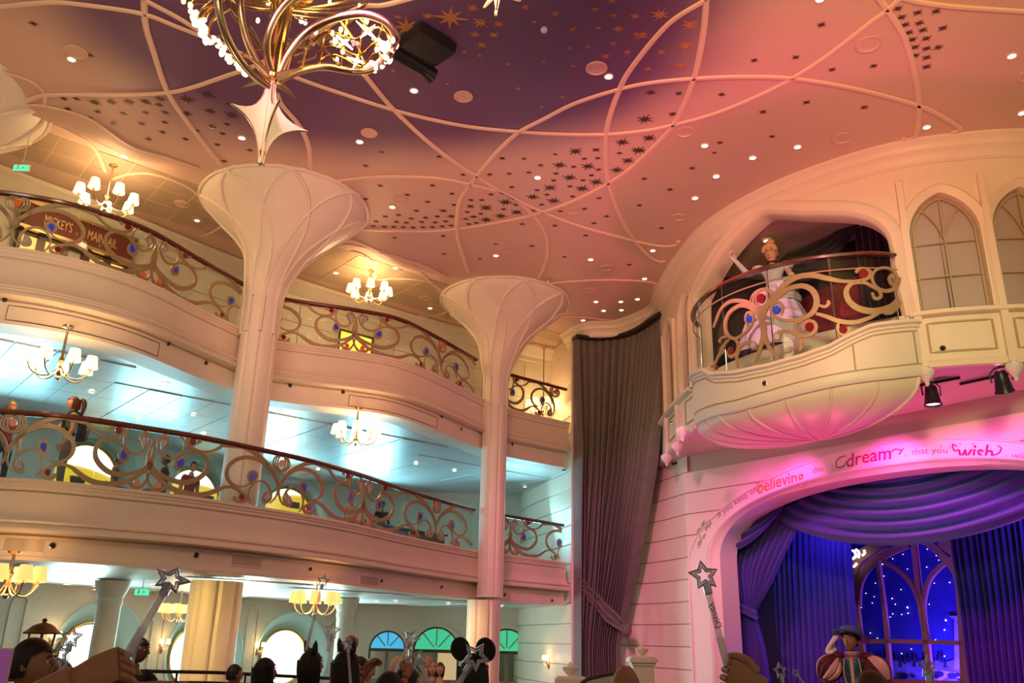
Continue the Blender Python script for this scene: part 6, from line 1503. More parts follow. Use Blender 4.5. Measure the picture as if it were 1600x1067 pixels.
def hair_mb(c,R_,s,style):
    mb=MB(); N=22;K=12
    T=lambda x,y,z:R_@(Vector((x,y,z))*s)+c
    rows=[]
    for i in range(K+1):
        th=PI*i/K*0.62; z=math.cos(th); r=math.sin(th); row=[]
        for k in range(N):
            a=2*PI*k/N; fr=max(0,-math.sin(a)); lim=1.0
            x=r*math.cos(a)*.083; y=r*math.sin(a)*.103+.004; zq=z*.126
            if fr>.3: zq=max(zq,0.052+0.01*math.sin(5*a)); 
            if zq<0.04 and fr>0.05: zq=0.04
            wob=1+.02*math.sin(9*a)
            row.append(T(x*wob,y*wob,zq))
        rows.append(row)
    mb.grid(rows,closed=True)
    if style in('long','pony','bob'):
        L={'long':.30,'pony':.12,'bob':.16}[style]
        rows=[]
        for j in range(9):
            t=j/8; row=[]
            for k in range(15):
                a=-.25+(PI+.5)*k/14; r=1.0+.12*math.sin(PI*t); ww=(1-.25*t)
                row.append(T(math.cos(a)*.088*r*ww*(1+.04*math.sin(11*a)),max(-.03,math.sin(a)*.108*r+.006),.06-(L+.05)*t+.008*math.sin(7*a)))
            rows.append(row)
        mb.grid(rows)
        inner=[[p+(c-p)*0.10 for p in r] for r in rows]; mb.grid(inner); mb.add(rows[-1]+inner[-1],[(k,k+1,k+16,k+15) for k in range(14)])
    if style=='pony':
        P=[T(0,.10,.07),T(0,.15,.06),T(0,.175,-.02),T(0,.165,-.14),T(0,.15,-.25)]; mb.tube(cr(P,4),[(.018+.025*math.sin(PI*min(1,i/16+.1)))*s for i in range(17)],10)
    if style=='bun': mb.ball(T(0,.04,.150),.055*s,12,(1.1,1,.8),R=R_)
    return mb
def hat_ears(c,R_,s,kind):
    mb=MB(); T=lambda x,y,z:R_@(Vector((x,y,z))*s)+c
    P=[T(.088*math.cos(a),.0,.128*math.sin(a)-.0) for a in [PI*k/12 for k in range(13)]]; mb.tube(P,.009*s,6)
    for sx in (-1,1):
        if kind=='round': mb.lathe([(0.001,-.012*s),(.062*s,-.010*s),(.068*s,0),(.062*s,.010*s),(0.001,.012*s)],T(sx*.085,.0,.155),20,R=R_@Matrix.Rotation(PI/2,3,'X'))
        else: mb.tube([T(sx*.045,0,.115),T(sx*.060,0,.165),T(sx*.066,0,.195)],[.028*s,.018*s,.003*s],8)
    return mb
def person(label,base,rz,H,cols,skin='fair',hair='black',style='short',pose=None,head=(0,0),ears=None,hands=True,group=None,sit=False,female=False,scale_head=1.0):
    """base = feet, rz turns the figure (its face looks along local -y). cols: top,bottom,shoes"""
    t=thing('person',label,'person',base,rz,group); h=H
    J=dict(pel=(0,0,.53),wai=(0,0,.61),che=(0,.0,.72),nec=(0,.005,.825),hd=(0,-.005,.865),
      shL=(.105,.0,.805),elL=(.135,.01,.635),wrL=(.145,-.05,.495),shR=(-.105,.0,.805),elR=(-.135,.01,.635),wrR=(-.145,-.05,.495),
      hiL=(.052,0,.50),knL=(.058,-.01,.285),anL=(.06,.01,.045),toL=(.07,-.085,.018),hiR=(-.052,0,.50),knR=(-.058,-.01,.285),anR=(-.06,.01,.045),toR=(-.07,-.085,.018))
    if sit:
        J.update(knL=(.07,-.24,.50),anL=(.07,-.24,.25),toL=(.07,-.33,.23),knR=(-.07,-.24,.50),anR=(-.07,-.24,.25),toR=(-.07,-.33,.23))
        for k in J: J[k]=(J[k][0],J[k][1],J[k][2]-.23)
    if pose: J.update(pose)
    rad=dict(pel=(.085,.062),wai=(.072,.052),che=(.088,.058),nec=(.032,.032),hd=(.030,.030),shL=(.040,.040),elL=(.025,.025),wrL=(.017,.015),shR=(.040,.040),elR=(.025,.025),wrR=(.017,.015),
      hiL=(.052,.055),knL=(.034,.034),anL=(.021,.023),toL=(.020,.014),hiR=(.052,.055),knR=(.034,.034),anR=(.021,.023),toR=(.020,.014))
    if female: rad['wai']=(.060,.046); rad['shL']=rad['shR']=(.033,.033)
    names=list(J); names.remove('pel'); names=['pel']+names; idx={n:i for i,n in enumerate(names)}
    ed=[('pel','wai'),('wai','che'),('che','nec'),('nec','hd'),('che','shL'),('shL','elL'),('elL','wrL'),('che','shR'),('shR','elR'),('elR','wrR'),('pel','hiL'),('hiL','knL'),('knL','anL'),('anL','toL'),('pel','hiR'),('hiR','knR'),('knR','anR'),('anR','toR')]
    me=bpy.data.meshes.new('body'); me.from_pydata([tuple(c*h for c in J[n]) for n in names],[(idx[a],idx[b]) for a,b in ed],[])
    o=bpy.data.objects.new('tmp',me); COL.objects.link(o); md=o.modifiers.new('s','SKIN'); md.use_smooth_shade=True
    for n in names:
        sv=me.skin_vertices[0].data[idx[n]]; sv.radius=(rad[n][0]*h,rad[n][1]*h); sv.use_root=(n=='pel')
    o.modifiers.new('b','SUBSURF').levels=1
    bpy.context.view_layer.update(); ev=bpy.data.meshes.new_from_object(o.evaluated_get(bpy.context.evaluated_depsgraph_get())); bpy.data.objects.remove(o)
    mats=[SKIN[skin],cols[0],cols[1],cols[2],LIP,EYE,IRIS]
    segs=[(Vector(J[a])*h,Vector(J[b])*h,a,b) for a,b in ed]; sleeve=cols[3] if len(cols)>3 else 'short'
    mi=[]
    for f in ev.polygons:
        p=f.center; best=9e9;bb=None;bt=0
        for A,B,a,b in segs:
            e=B-A; tt=max(0,min(1,(p-A).dot(e)/e.length_squared)); d=(p-(A+e*tt)).length-rad[a][0]*h*.5
            if d<best: best=d;bb=(a,b);bt=tt
        a,b=bb
        if b in('hd',) or (b=='nec' and bt>.75): k=0
        elif b in('elL','elR'): k=1 if (sleeve!='none' and (sleeve=='long' or bt<.55)) else 0
        elif b in('wrL','wrR'): k=1 if sleeve=='long' else 0
        elif b[:2] in('hi','kn'): k=2
        elif b[:2]=='an': k=2 
        elif b[:2]=='to': k=3
        elif b=='wai' and bt<.45: k=2
        else: k=1
        mi.append(k)
    V=[v.co.copy() for v in ev.vertices]; F=[tuple(f.vertices) for f in ev.polygons]; bpy.data.meshes.remove(ev)
    mb=MB(); mb.v=[tuple(v) for v in V]; mb.f=F; mb.m=mi
    s=h/1.72*scale_head; hc=Vector(J['hd'])*h+Vector((0,-.010*h,.060*h)); R_=Matrix.Rotation(head[0],3,'Z')@Matrix.Rotation(head[1],3,'X')
    hm=head_mb(hc,R_,s,0,3); mb.add(hm.v,[],0); o0=len(mb.v)-len(hm.v)
    mb.f+=[tuple(i+o0 for i in f) for f in hm.f]; mb.m+=hm.m
    if hands:
        for sd,tm in (('L',1),('R',-1)):
            w_=Vector(J['wr'+sd])*h; e=Vector(J['el'+sd])*h; dv=(w_-e).normalized(); pn=Vector((-1 if sd=='L' else 1,-.3,0)) if abs(dv.z)>.6 else Vector((0,0,-1))
            hand_mb(mb,w_+dv*.01,dv,pn,s*1.02,0.55,0,tm)
    mb2=mb.me('body')
    for m in mats: mb2.materials.append(m)
    mb2.polygons.foreach_set('use_smooth',[True]*len(mb2.polygons))
    b=bpy.data.objects.new('body',mb2); COL.objects.link(b); b.parent=t
    if style!='bald':
        hh=hair_mb(hc,R_,s,style).obj('hair',HAIR[hair],None); hh.parent=t
    if ears:
        o=hat_ears(hc,R_,s,ears).obj('ear_headband',HAIR['black'],None); o.parent=t
    t['_']=0; del t['_']
    return t,hc,s,R_,J
BK_C=cmat('cloth_black',(0.015,0.015,0.018)); DKB=cmat('cloth_navy',(0.03,0.035,0.07)); GRY=cmat('cloth_grey',(0.16,0.16,0.16)); RED=cmat('cloth_maroon',(0.22,0.02,0.04)); YEL=cmat('cloth_cream_yellow',(0.75,0.62,0.35)); WHT=cmat('cloth_white',(0.75,0.72,0.68)); FLO=cmat('cloth_floral',(0.25,0.28,0.14),noise=0.9,nscale=28); JEA=cmat('cloth_denim',(0.06,0.09,0.18)); SHO=cmat('shoe_dark',(0.02,0.018,0.016),0.4)
facing=lambda x,y:math.atan2(y,x)   # helper value only
def look(base,target):              # rz so that local -y points to target
    d=Vector(target)-Vector(base); return math.atan2(d.x,-d.y) if True else 0
def place(px,py,dist,floor=0.0):
    """a standing figure whose crown is seen at px,py"""
    p=atd(px,py,dist); return (p.x,p.y,floor),(p.z-floor)/0.985
# crowd on the ground floor, facing the stage
stg=(6.0,15.5)
CROWD=[
 (48,1003,4.3,'man with short dark hair in profile at the far left edge of the crowd',(BK_C,GRY,SHO,'long'),'tan','black','short',None,None),
 (88,1034,5.4,'person with short dark hair just behind the profile man, far left',(RED,GRY,SHO),'tan','black','short',None,None),
 (365,1040,9.0,'person with short dark hair beside the base of the yellow-lit column',(BK_C,GRY,SHO),'tan','black','short',None,None),
 (412,1031,6.6,'woman with long dark hair seen from behind, right of the yellow-lit column',(DKB,JEA,SHO),'tan','black','long',None,None),
 (484,1019,6.4,'woman wearing pointed dark ears on a headband, right arm raised with a wand',(BK_C,JEA,SHO,'none'),'tan','black','bob',dict(shR=(-.105,0,.815),elR=(-.19,-.06,.86),wrR=(-.13,-.14,1.0)),'pointed'),
 (540,1020,5.2,'person with long black hair and pointed ears headband, both hands held up',(BK_C,BK_C,SHO),'tan','black','long',dict(elR=(-.15,-.12,.78),wrR=(-.11,-.22,.90),elL=(.15,-.12,.78),wrL=(.11,-.22,.90)),'pointed'),
 (560,1029,7.0,'man with short dark hair right of the black-haired person',(GRY,JEA,SHO),'tan','black','short',None,None),
 (576,1032,8.5,'grey-blond haired person in a mustard top, middle of the crowd',(YEL,JEA,SHO),'fair','grey','short',None,None),
 (620,1027,8.6,'bald man holding both hands high in the middle of the crowd',(RED,JEA,SHO),'fair','black','bald',dict(elR=(-.15,-.10,.80),wrR=(-.12,-.16,.93),elL=(.15,-.10,.80),wrL=(.12,-.16,.93)),None),
 (634,1043,5.6,'dark-haired person in a pale yellow shirt seen from behind',(YEL,JEA,SHO,'long'),'tan','black','short',None,None),
 (606,1054,4.6,'dark head low in front of the pale yellow shirt',(BK_C,JEA,SHO),'tan','black','short',None,None),
 (676,1036,13.0,'woman with light hair in the doorway, left of a pair',(GRY,JEA,SHO,'none'),'fair','blond','bob',None,None),
 (688,1036,12.6,'dark-haired woman in a grey sleeveless top, right of the pair by the doors',(GRY,JEA,SHO,'none'),'fair','brown','bob',None,None),
 (738,1029,4.6,'dark silhouetted person wearing round ears on a headband before the second column',(BK_C,BK_C,SHO),'brown','black','bob',None,'round'),
 (975,1044,4.2,'bald man seen from behind in front of the grey drape',(BK_C,GRY,SHO),'tan','black','bald',None,None),
 (1361,1056,3.4,'dark-haired spectator low in front of the costumed man',(BK_C,GRY,SHO),'tan','brown','short',None,None),
]
WP={}
for px,py,dist,lab,cols,sk,hr_,st,pose,ears in CROWD:
    base,H=place(px,py,dist); rz=look(base,(stg[0],stg[1],0))
    if px==48: rz=look(base,(6,4.5,0))
    if px in(676,688,576): rz=look(base,(0,0,0))
    WP[px]=person(lab,base,rz,H,cols,sk,hr_,st,pose,head=(0,-0.15),ears=ears,female=st!='short')+(base,H,rz)
# waiter with one arm stretched out
base,H=place(217,999,8.8); rz=look(base,(base[0]+5,base[1]-1.2,0))
person('dark-clad waiter in profile with one arm stretched out, before the first round window',base,rz,H,(BK_C,BK_C,SHO,'short'),'brown','black','short',dict(elL=(.14,-.10,.70),wrL=(.11,-.22,.74),elR=(-.14,-.13,.74),wrR=(-.12,-.27,.76)))
# visitors on the middle gallery
F4=zz(T4-0.12)
def gal(px,py,off,lab,cols,sk,hr_,st,sit=False,rz=None,pose=None,female=False):
    u,z=P4.hit(px,py,off); p=P4.w(u,F4,off); hh=z-F4
    H=hh/(0.985-.23) if sit else hh/0.985
    return person(lab,tuple(p),rz if rz is not None else look(p,(3,10,0)),H,cols,sk,hr_,st,pose,sit=sit,female=female)+(p,H)
w1=gal(119,621,0.75,'woman with a ponytail, flowered top and dark backpack at the middle gallery railing',(FLO,GRY,SHO),'fair','auburn','pony',rz=look((-6,13,0),(-9,11,0)),pose=dict(elR=(-.15,-.09,.68),wrR=(-.08,-.20,.70)),female=True)
t,hc,s,R_,J,p,H=w1
mb=MB(); rows=[]
for i in range(9):
    z=.56+.24*i/8; w_=.10*math.sin(PI*(.15+.7*i/8))+.02; rows.append([(w_*H*math.cos(a)*1.0,(.085+.060*math.sin(a)*(1 if math.sin(a)>0 else .4))*H,z*H) for a in [2*PI*k/14 for k in range(14)]])
mb.grid(rows,closed=True); mb.add(rows[0],[tuple(range(14))]); mb.add(rows[-1],[tuple(range(14))])
bp=thing('backpack','black backpack worn by the woman with the ponytail','backpack',tuple(p),t.rotation_euler.z); o=mb.obj('bag',BK_C,None); o.parent=bp
o=MB().box((0,.155*H,.62*H),(.12*H,.03*H,.09*H),taper=.9).obj('front_pocket',GRY,None); o.parent=bp
for sx in (-1,1):
    o=MB().tube(cr([(sx*.055*H,.07*H,.80*H),(sx*.065*H,.0,.835*H),(sx*.07*H,-.06*H,.77*H),(sx*.075*H,-.05*H,.66*H),(sx*.07*H,.05*H,.60*H)],4),.011*H,6).obj('strap',BK_C,None,fix=False); o.parent=bp
gal(20,629,0.8,'light-haired woman in a maroon top at the far left of the middle gallery railing',(RED,DKB,SHO),'fair','blond','bob',rz=look((-7,12.5,0),(-3,6,0)),female=True)
gal(186,712,1.5,'dark-haired person in grey seated behind the middle railing, left of a pair',(GRY,JEA,SHO),'tan','black','short',True,rz=look((0,0,0),(1,.2,0)))
gal(262,712,1.4,'dark-haired person in a black and grey shirt seated behind the middle railing',(BK_C,GRY,SHO),'brown','black','short',True,rz=look((0,0,0),(-1,-.2,0)))
gal(302,722,2.0,'person in a maroon top seated behind the middle railing left of the column',(RED,GRY,SHO),'tan','black','short',True)
gal(550,776,1.6,'man in khaki standing behind the middle gallery railing',(cmat('cloth_khaki',(0.25,0.22,0.15)),GRY,SHO),'brown','black','short')
gal(598,784,2.6,'man in a dark suit and white collar behind the middle gallery bar',(BK_C,BK_C,SHO,'long'),'brown','black','short')
# bar counter beside him
u,_=P4.hit(600,830,2.0); t=thing('bar_counter','dark panelled counter behind the middle gallery railing','counter',tuple(P4.w(u,F4,2.0)))
o_=MB().sweep(P4,[(1.9,F4),(1.9,F4+.62),(2.3,F4+.62),(2.3,F4)],u-1.2,u+1.6,closed=True).obj('front',M['wood'],t,smooth=False); MB().sweep(P4,[(1.85,F4+.62),(1.85,F4+.66),(2.35,F4+.66),(2.35,F4+.62)],u-1.25,u+1.65,closed=True).obj('worktop',M['black'],t,smooth=False)
# ---- costumed man on stage
_p=atd(1327,985,13.3); bM=Vector((_p.x,_p.y,0.0)); HM=_p.z/1.0
BROC=cmat('brocade_teal',(0.04,0.16,0.26),0.35,noise=0.9,nscale=40,metal=0.3); MAR=cmat('velvet_maroon',(0.10,0.01,0.03),0.6); PNK=cmat('sleeve_silk',(0.75,0.45,0.45),0.35)
tm,hc,s,R_,J=person('man in a plumed blue hat and brocade doublet with puffed pink sleeves on the stage',tuple(bM),look(bM,(-1.5,0,0)),HM,(MAR,MAR,SHO,'long'),'tan','brown','short',
    dict(elR=(-.22,-.02,.66),wrR=(-.17,-.14,.60),elL=(.22,-.02,.66),wrL=(.24,-.14,.60)),head=(-.25,-0.22),scale_head=1.15)
lamp('SPOT',(-1.0,4.0,7.5),1500,(1.0,0.42,0.42),0.1,(bM.x,bM.y,1.4),9,0.6)  # added spot that brightens the costumed man
def padd(mb,n,m,t_,smooth=True):
    o=mb.obj(n,m,None,smooth=smooth); o.parent=t_; return o
T=lambda x,y,z:R_@(Vector((x,y,z))*s)+hc
padd(MB().lathe([(0.001,.105*s),(.07*s,.10*s),(.10*s,.075*s),(.115*s,.052*s),(.19*s,.045*s),(.20*s,.052*s),(.19*s,.062*s),(.13*s,.075*s),(.12*s,.13*s),(.07*s,.155*s),(0.001,.16*s)],hc,28,R=R_@Matrix.Rotation(-.15,3,'X')@Matrix.Rotation(.12,3,'Y'),cap=False,fn=lambda a,z:1+.03*math.cos(7*a)),'beret_hat',cmat('felt_blue',(0.05,0.10,0.32),0.7),tm)
mb=MB()
for k in range(9):
    a=-.4+.1*k; mb.tube(cr([T(-.12,.02,.07),T(-.19,.03-.01*k,.04-.01*k),T(-.21-.004*k,.04-.012*k,-.04-.012*k),T(-.17,.03-.012*k,-.10-.006*k)],4),[.010*s+.014*s*math.sin(PI*i/12) for i in range(13)],6)
padd(mb,'plume',cmat('plume_white',(0.85,0.75,0.75),0.7),tm)
h=HM
rows=[]
for i in range(7):
    z=.60+.20*i/6; w_=.075+.02*i/6; rows.append([(w_*h*math.cos(a),-.066*h*math.sin(a)*(1 if i<6 else .8)-.004*h,z*h) for a in [PI*.2+PI*.6*k/10 for k in range(11)]])
padd(MB().grid(rows),'brocade_front',BROC,tm)
mb=MB(); mb.box((0,-.074*h,.70*h),(.022*h,.012*h,.20*h))
for k in range(10): mb.ball((0,-.082*h,(.61+.02*k)*h),.006*h,6)
padd(mb,'button_strip',M['letters'],tm)
for sx in (-1,1):
    padd(MB().tube([(sx*.05*h,-.065*h,.80*h),(sx*.062*h,-.060*h,.70*h),(sx*.045*h,-.066*h,.60*h)],.005*h,6),'gold_braid',M['letters'],tm)
    A=Vector(J['sh'+('L' if sx>0 else 'R')])*h; B=Vector(J['el'+('L' if sx>0 else 'R')])*h
    for k in range(10):     # slashed puffed sleeve
        a=2*PI*k/10; P=[]
        for i in range(9):
            q=i/8; r=(.026+.048*math.sin(PI*q)**.8)*h; c=A.lerp(B,q*1.05); d=(B-A).normalized(); x=d.orthogonal().normalized(); y=d.cross(x); P.append(c+x*r*math.cos(a)+y*r*math.sin(a))
        padd(MB().tube(P,[.010*h+.016*h*math.sin(PI*i/8) for i in range(9)],6),'sleeve_puff',PNK if k%3 else MAR,tm)
    padd(MB().ball(A+Vector((0,0,.012*h)),.045*h,12,(1.1,1,.7)),'shoulder_roll',MAR,tm)
padd(MB().lathe([(.040*h,.822*h),(.052*h,.842*h),(.046*h,.850*h)],(0,0,0),20,cap=False,fn=lambda a,z:1+.05*math.cos(12*a)),'ruff_collar',PNK,tm)
# ---- costumed woman on the stage balcony
u,z=DR.hit(1201,380,0.35); bW=DR.w(u,zf,0.35); HW=(z-zf)/1.04; print('woman H',HW, 'man H',HM)
GWN=cmat('gown_silver_white',(0.66,0.68,0.78),0.35,noise=0.15,nscale=30,sheen=0.5); BODC=cmat('bodice_grey_satin',(0.55,0.57,0.66),0.3)
bW=DR.w(u,zz(ZS_)+.02,0.40); HW=(z-bW.z)/1.03; print(HW)
tw,hc,s,R_,J=person('woman in a silver-white ball gown with a high strawberry-blond updo waving from the stage balcony',tuple(bW),look(bW,(-1,4,0)),HW,(BODC,GWN,SHO,'none'),'fair','ginger','bun',
    dict(elR=(-.20,-.08,.74),wrR=(-.27,-.17,.84),elL=(.17,-.03,.66),wrL=(.12,-.15,.60)),head=(-.1,.25),female=True,hands=True,scale_head=1.2)
h=HW
rows=[]
for i in range(15):
    q=i/14; z=.60-.60*q; r=(.060+.30*(q**.62))*h*(1-.0*q); rows.append([(r*math.cos(a)*(1+.035*math.cos(14*a+2*q)),r*math.sin(a)*.92*(1+.035*math.cos(14*a+2*q)),z*h) for a in [2*PI*k/70 for k in range(70)]])
padd(MB().grid(rows,closed=True),'gown_skirt',GWN,tw)
rows=[]
for i in range(9):          # hip panniers
    q=i/8; r=(.068+.13*math.sin(PI*q*.62))*h; z=(.615-.17*q)*h; rows.append([(r*math.cos(a)*1.08*(1+.03*math.cos(9*a)),r*math.sin(a)*(1+.03*math.cos(9*a)),z) for a in [2*PI*k/40 for k in range(40)]])
padd(MB().grid(rows,closed=True),'overskirt',BODC,tw)
for sx in (-1,1):
    A=Vector(J['sh'+('L' if sx>0 else 'R')])*h
    padd(MB().lathe([(.001,-.03*h),(.04*h,-.025*h),(.055*h,0),(.045*h,.03*h),(.02*h,.04*h),(.001,.04*h)],A+Vector((sx*.018*h,0,-.008*h)),18,cap=False,fn=lambda a,z:1+.08*math.cos(7*a)),'puff_sleeve',GWN,tw)
    E_=Vector(J['el'+('L' if sx>0 else 'R')])*h; W_=Vector(J['wr'+('L' if sx>0 else 'R')])*h
    padd(MB().tube([E_.lerp(A,.25),E_,E_.lerp(W_,.6),W_],[.029*h,.027*h,.022*h,.019*h],12),'long_glove',GWN,tw)
    mb=MB(); dv=(W_-E_).normalized(); hand_mb(mb,W_+dv*.01,dv,Vector((-sx,-.3,0)) if abs(dv.z)>.6 else Vector((0,0,-1)),s*1.10,.55,0,1 if sx>0 else -1); padd(mb,'glove_hand',GWN,tw)
padd(MB().tube([(.038*h*math.cos(a),.036*h*math.sin(a),.845*h) for a in [2*PI*k/16 for k in range(16)]],.007*h,6,closed=True),'black_choker',BK_C,tw)
mb=MB(); T=lambda x,y,z:R_@(Vector((x,y,z))*s)+hc
for k in range(7): mb.ball(T(.07*math.cos(PI*k/6),-.045,.05+.055*math.sin(PI*k/6)),.032*s,10)
padd(mb,'hair_roll',HAIR['ginger'],tw); padd(MB().tube([T(.085*math.cos(a),-.02,.02+.105*math.sin(a)) for a in [PI*k/12 for k in range(13)]],.010*s,6),'hair_band',cmat('band_blue',(0.4,0.5,0.75),0.4),tw)
# ---- wands
def wand(p0,p1,sr,label,turn=0.0,txt=False):
    p0=Vector(p0);p1=Vector(p1); t=thing('star_wand',label,'wand',tuple(p0)); d=(p1-p0); L=d.length; dn=d.normalized()
    o=MB().tube([dn*0,dn*(L*.15),dn*(L-sr*1.0)],[sr*.16,sr*.20,sr*.22],10).obj('clear_stick',M['clear'],None); o.parent=t
    o=MB().tube([dn*0,dn*L*.30],sr*.24,10).obj('handle',M['clear'],None); o.parent=t
    x=Vector((math.cos(turn),math.sin(turn),0)); x=(x-dn*x.dot(dn)).normalized(); 
    P=[]; Q=[]
    for k in range(10):
        a=PI*k/5; r=sr if k%2==0 else sr*.50; P.append(p1-p0+(dn*math.cos(a)+x*math.sin(a))*r); Q.append(p1-p0+(dn*math.cos(a)+x*math.sin(a))*r*.62)
    st=MB().tube(P,sr*.085,6,closed=True).obj('star_outline',M['wandstar'],None,fix=False); st.parent=t
    o=MB().tube(Q,sr*.06,6,closed=True).obj('inner_outline',M['wandstar'],None,fix=False); o.parent=st
    mb=MB(); n=dn.cross(x); V=[v for a,b in zip(P,Q) for v in (a,b)]; mb.add([v+n*sr*.05 for v in V]+[v-n*sr*.05 for v in V],[(2*i,2*((i+1)%10),2*((i+1)%10)+1,2*i+1) for i in range(10)]+[(20+2*i,20+2*((i+1)%10),20+2*((i+1)%10)+1,20+2*i+1) for i in range(10)]); o=mb.obj('star_body',M['clear'],None,smooth=False); o.parent=st
    o=MB().tube([dn*(L-sr*1.25),dn*(L-sr*.6)],sr*.27,10).obj('collar',M['wandstar'],None); o.parent=t
    if txt:
        me=text_mesh('Disney',sr*.62,ext=0.0005,shear=0.3); M4=Matrix((dn,x,dn.cross(x))).transposed()
        for v in me.vertices: c=v.co; v.co=M4@Vector((c.x,c.y,0))+dn*L*.52-dn.cross(x)*sr*.24*(1 if dn.cross(x).y>0 else -1)
        o=link('lettering',me,M['black'],None,smooth=False); o.parent=t
    return t
wd1=(atd(1136,1040,1.95),atd(1100,899,2.0))
wand(*wd1,0.033,'clear star-tipped wand held up beside the left leg of the stage arch',0.0,True)
wd2=(atd(200,1022,1.8),atd(268,905,1.95))
wand(*wd2,0.036,'clear star-tipped wand raised at left in front of the fluted yellow-lit column',0.6)
for a,b,d,sr,l in [((478,1016),(505,908),6.2,.045,'thin wand raised toward the amber chandelier'),((712,1075),(743,1026),3.6,.055,'wand with a star held before the round-eared silhouette'),((676,1075),(648,1030),4.2,.05,'wand leaning left, right of the pale yellow shirt'),((618,1050),(643,997),8.2,.075,'wand held up by the bald man in the middle of the crowd'),
    ((548,1070),(543,1006),4.9,.035,'upright wand in front of the black-haired person'),((512,1018),(519,985),9,.08,'small distant wand star right of the slim amber chandelier stem'),((90,1075),(92,1022),4.8,.055,'wand with blue-white star above the second head at far left'),((98,1060),(111,996),5.2,.055,'wand with a large star before the bronze lantern'),((205,1048),(214,1004),6.0,.04,'upright white wand beside the waiter'),
    ((1262,1075),(1243,1051),6.5,.03,'small pink-lit wand below the costumed man on stage'),((1226,1080),(1219,1048),5.0,.04,'grey wand star in front of the indigo curtain'),((1452,1085),(1450,1042),4.2,.045,'grey wand star in front of the painted window')]:
    wand(atd(*a,d),atd(*b,d),sr,l,0.2)
# raised forearms that hold the two near wands
def forearm(label,wr,el,sk,dirv,palm,s,thumb,curl=1.15):
    t=thing('person',label,'person',tuple(el)); wr=Vector(wr)-Vector(el); mb=MB(); P=cr([Vector((0,0,0)),wr*.5,wr],6)
    sh=Vector((0.05,-.15,-.30))
    mb.tube(cr([sh,Vector((0,0,0)),wr*.35,wr*.75,wr],5),[.052-.024*i/20 for i in range(21)],14); hand_mb(mb,wr,dirv,palm,s,curl,0,thumb)
    o=mb.obj('arm',SKIN[sk],None); o.parent=t
    o=MB().tube([sh*1.25,sh,sh*.45],[.075,.072,.062],14,cap=False).obj('sleeve',BK_C,None); o.parent=t
    # the rest of the figure below the frame
    mb=MB(); c=sh+Vector((-.18,0,-.05)); mb.lathe([(.16,-1.0),(.15,-.6),(.13,-.3),(.17,-.05),(.12,.05),(.05,.08)],c,20,fn=lambda a,z:1-.25*abs(math.sin(a))); o=mb.obj('torso',BK_C,None); o.parent=t
    return t
w_=wd1[0]; forearm('raised hand of a spectator gripping a wand beside the stage arch',w_+Vector((.062,-.020,-.040)),w_+Vector((.13,-.05,-.27)),'tan',(-1,.15,.35),(.15,1,.0),0.80,1,1.35)
w_=wd2[0]; forearm('spectator in the left foreground stretching a tanned hand forward with a wand',w_+Vector((-.078,-.02,-.045)),w_+Vector((-.28,-.05,-.18)),'tan',(1,.10,.45),(0.3,.9,-.5),0.9,1,1.3)
# phone held by the man at far left
p=atd(-2,1046,3.9); t=thing('phone','phone in a case held up at the far left edge of the frame','phone',tuple(p),0.3)
o=MB().box((0,0,0),(.075,.010,.15)).obj('case',M['ivory'],None); o.parent=t
o=MB().box((0,-.0065,0),(.066,.003,.14)).obj('screen',mat('phone_screen',(0.2,0.05,0.2),0.1,emit=(0.6,0.15,0.55),es=0.25),None); o.parent=t
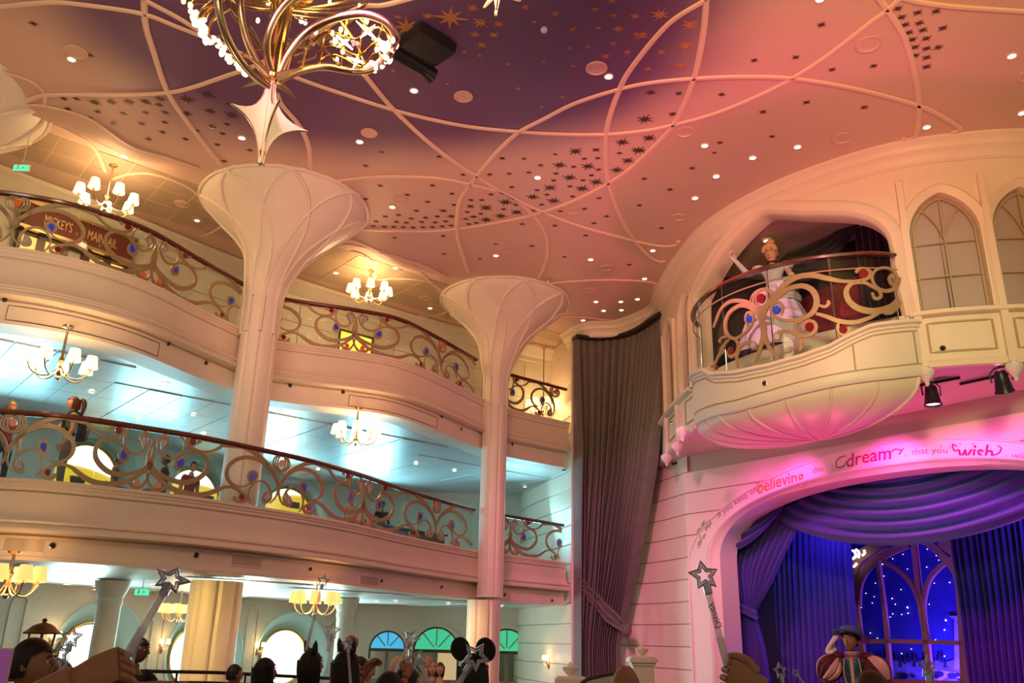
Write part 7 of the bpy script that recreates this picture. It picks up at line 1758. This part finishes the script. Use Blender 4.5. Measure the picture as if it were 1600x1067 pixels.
# bronze lantern roof on a post at left
p=atd(67,985,6.0); t=thing('lantern','bronze lantern with a domed roof and glass sides rising above the crowd at left','lantern',(p.x,p.y,0)); z=p.z
for n,m,mb in (('roof','bronze',MB().lathe([(.100,z-.02),(.104,z-.012),(.085,z),(.06,z+.025),(.035,z+.038),(.012,z+.044),(.010,z+.05),(.016,z+.058),(.008,z+.066),(.001,z+.07)],seg=24)),('post','bronze',MB().lathe([(.09,0),(.09,.05),(.03,.1),(.03,z-.30),(.08,z-.27),(.08,z-.255)],seg=16)),('glass_body','glass',MB().lathe([(.062,z-.25),(.075,z-.02)],seg=6,cap=False))):
    o=mb.obj(n,M[m],None); o.parent=t
for k in range(6):
    a=2*PI*k/6; o=MB().tube([(.064*math.cos(a),.064*math.sin(a),z-.25),(.077*math.cos(a),.077*math.sin(a),z-.02)],.004,6).obj('glazing_bar',M['bronze'],None); o.parent=t
# ground floor balustrade behind the crowd
t=thing('floor_railing','dark metal handrail running behind the crowd on the ground floor','railing',tuple(atd(300,1050,11).xy)+(0,))
A=atd(-20,1044,11.5);B=atd(560,1062,13)
for dz in (0,-.12): MB().tube([(A.x,A.y,A.z+dz),((A.x+B.x)/2,(A.y+B.y)/2+.8,(A.z+B.z)/2+dz),(B.x,B.y,B.z+dz)],.022 if dz==0 else .012,8).obj('rail_bar',M['black'],t)
for k in range(6):
    q=k/5; x=A.x+(B.x-A.x)*q; y=A.y+(B.y-A.y)*q+.8*(1-abs(2*q-1)); zt_=A.z+(B.z-A.z)*q; MB().tube([(x,y,0),(x,y,zt_)],.016,8).obj('post',M['black'],t)
# curved wooden chair back in front of the drape
t=thing('chair','curved cream and brown chair back in front of the grey drape','chair',tuple(atd(940,1060,4.6).xy)+(0,))
P=[atd(x,y,4.6) for x,y in [(900,1078),(915,1064),(940,1057),(960,1053),(985,1046),(990,1075)]]
o=MB().tube(cr(P,5),.012,8).obj('top_rail',M['wood'],t,fix=False)
P2=[Vector(p) for p in cr(P[:5],4)]
MB().grid([[p,Vector((p.x,p.y+.01,0.5))] for p in P2]).obj('back_panel',M['ivory'],t,solid=.02)
for s_ in (0,-1):
    p=P2[s_]; MB().tube([(p.x,p.y,0),(p.x,p.y,.55)],.018,8).obj('leg',M['wood'],t)
    MB().tube([(p.x,p.y+.4,0),(p.x,p.y+.4,.45)],.018,8).obj('leg',M['wood'],t)
mb=MB(); a,b=P2[0],P2[-1]; mb.box(((a.x+b.x)/2,a.y+.2,.46),(abs(a.x-b.x),.42,.06)); mb.obj('seat',M['shade'],t)
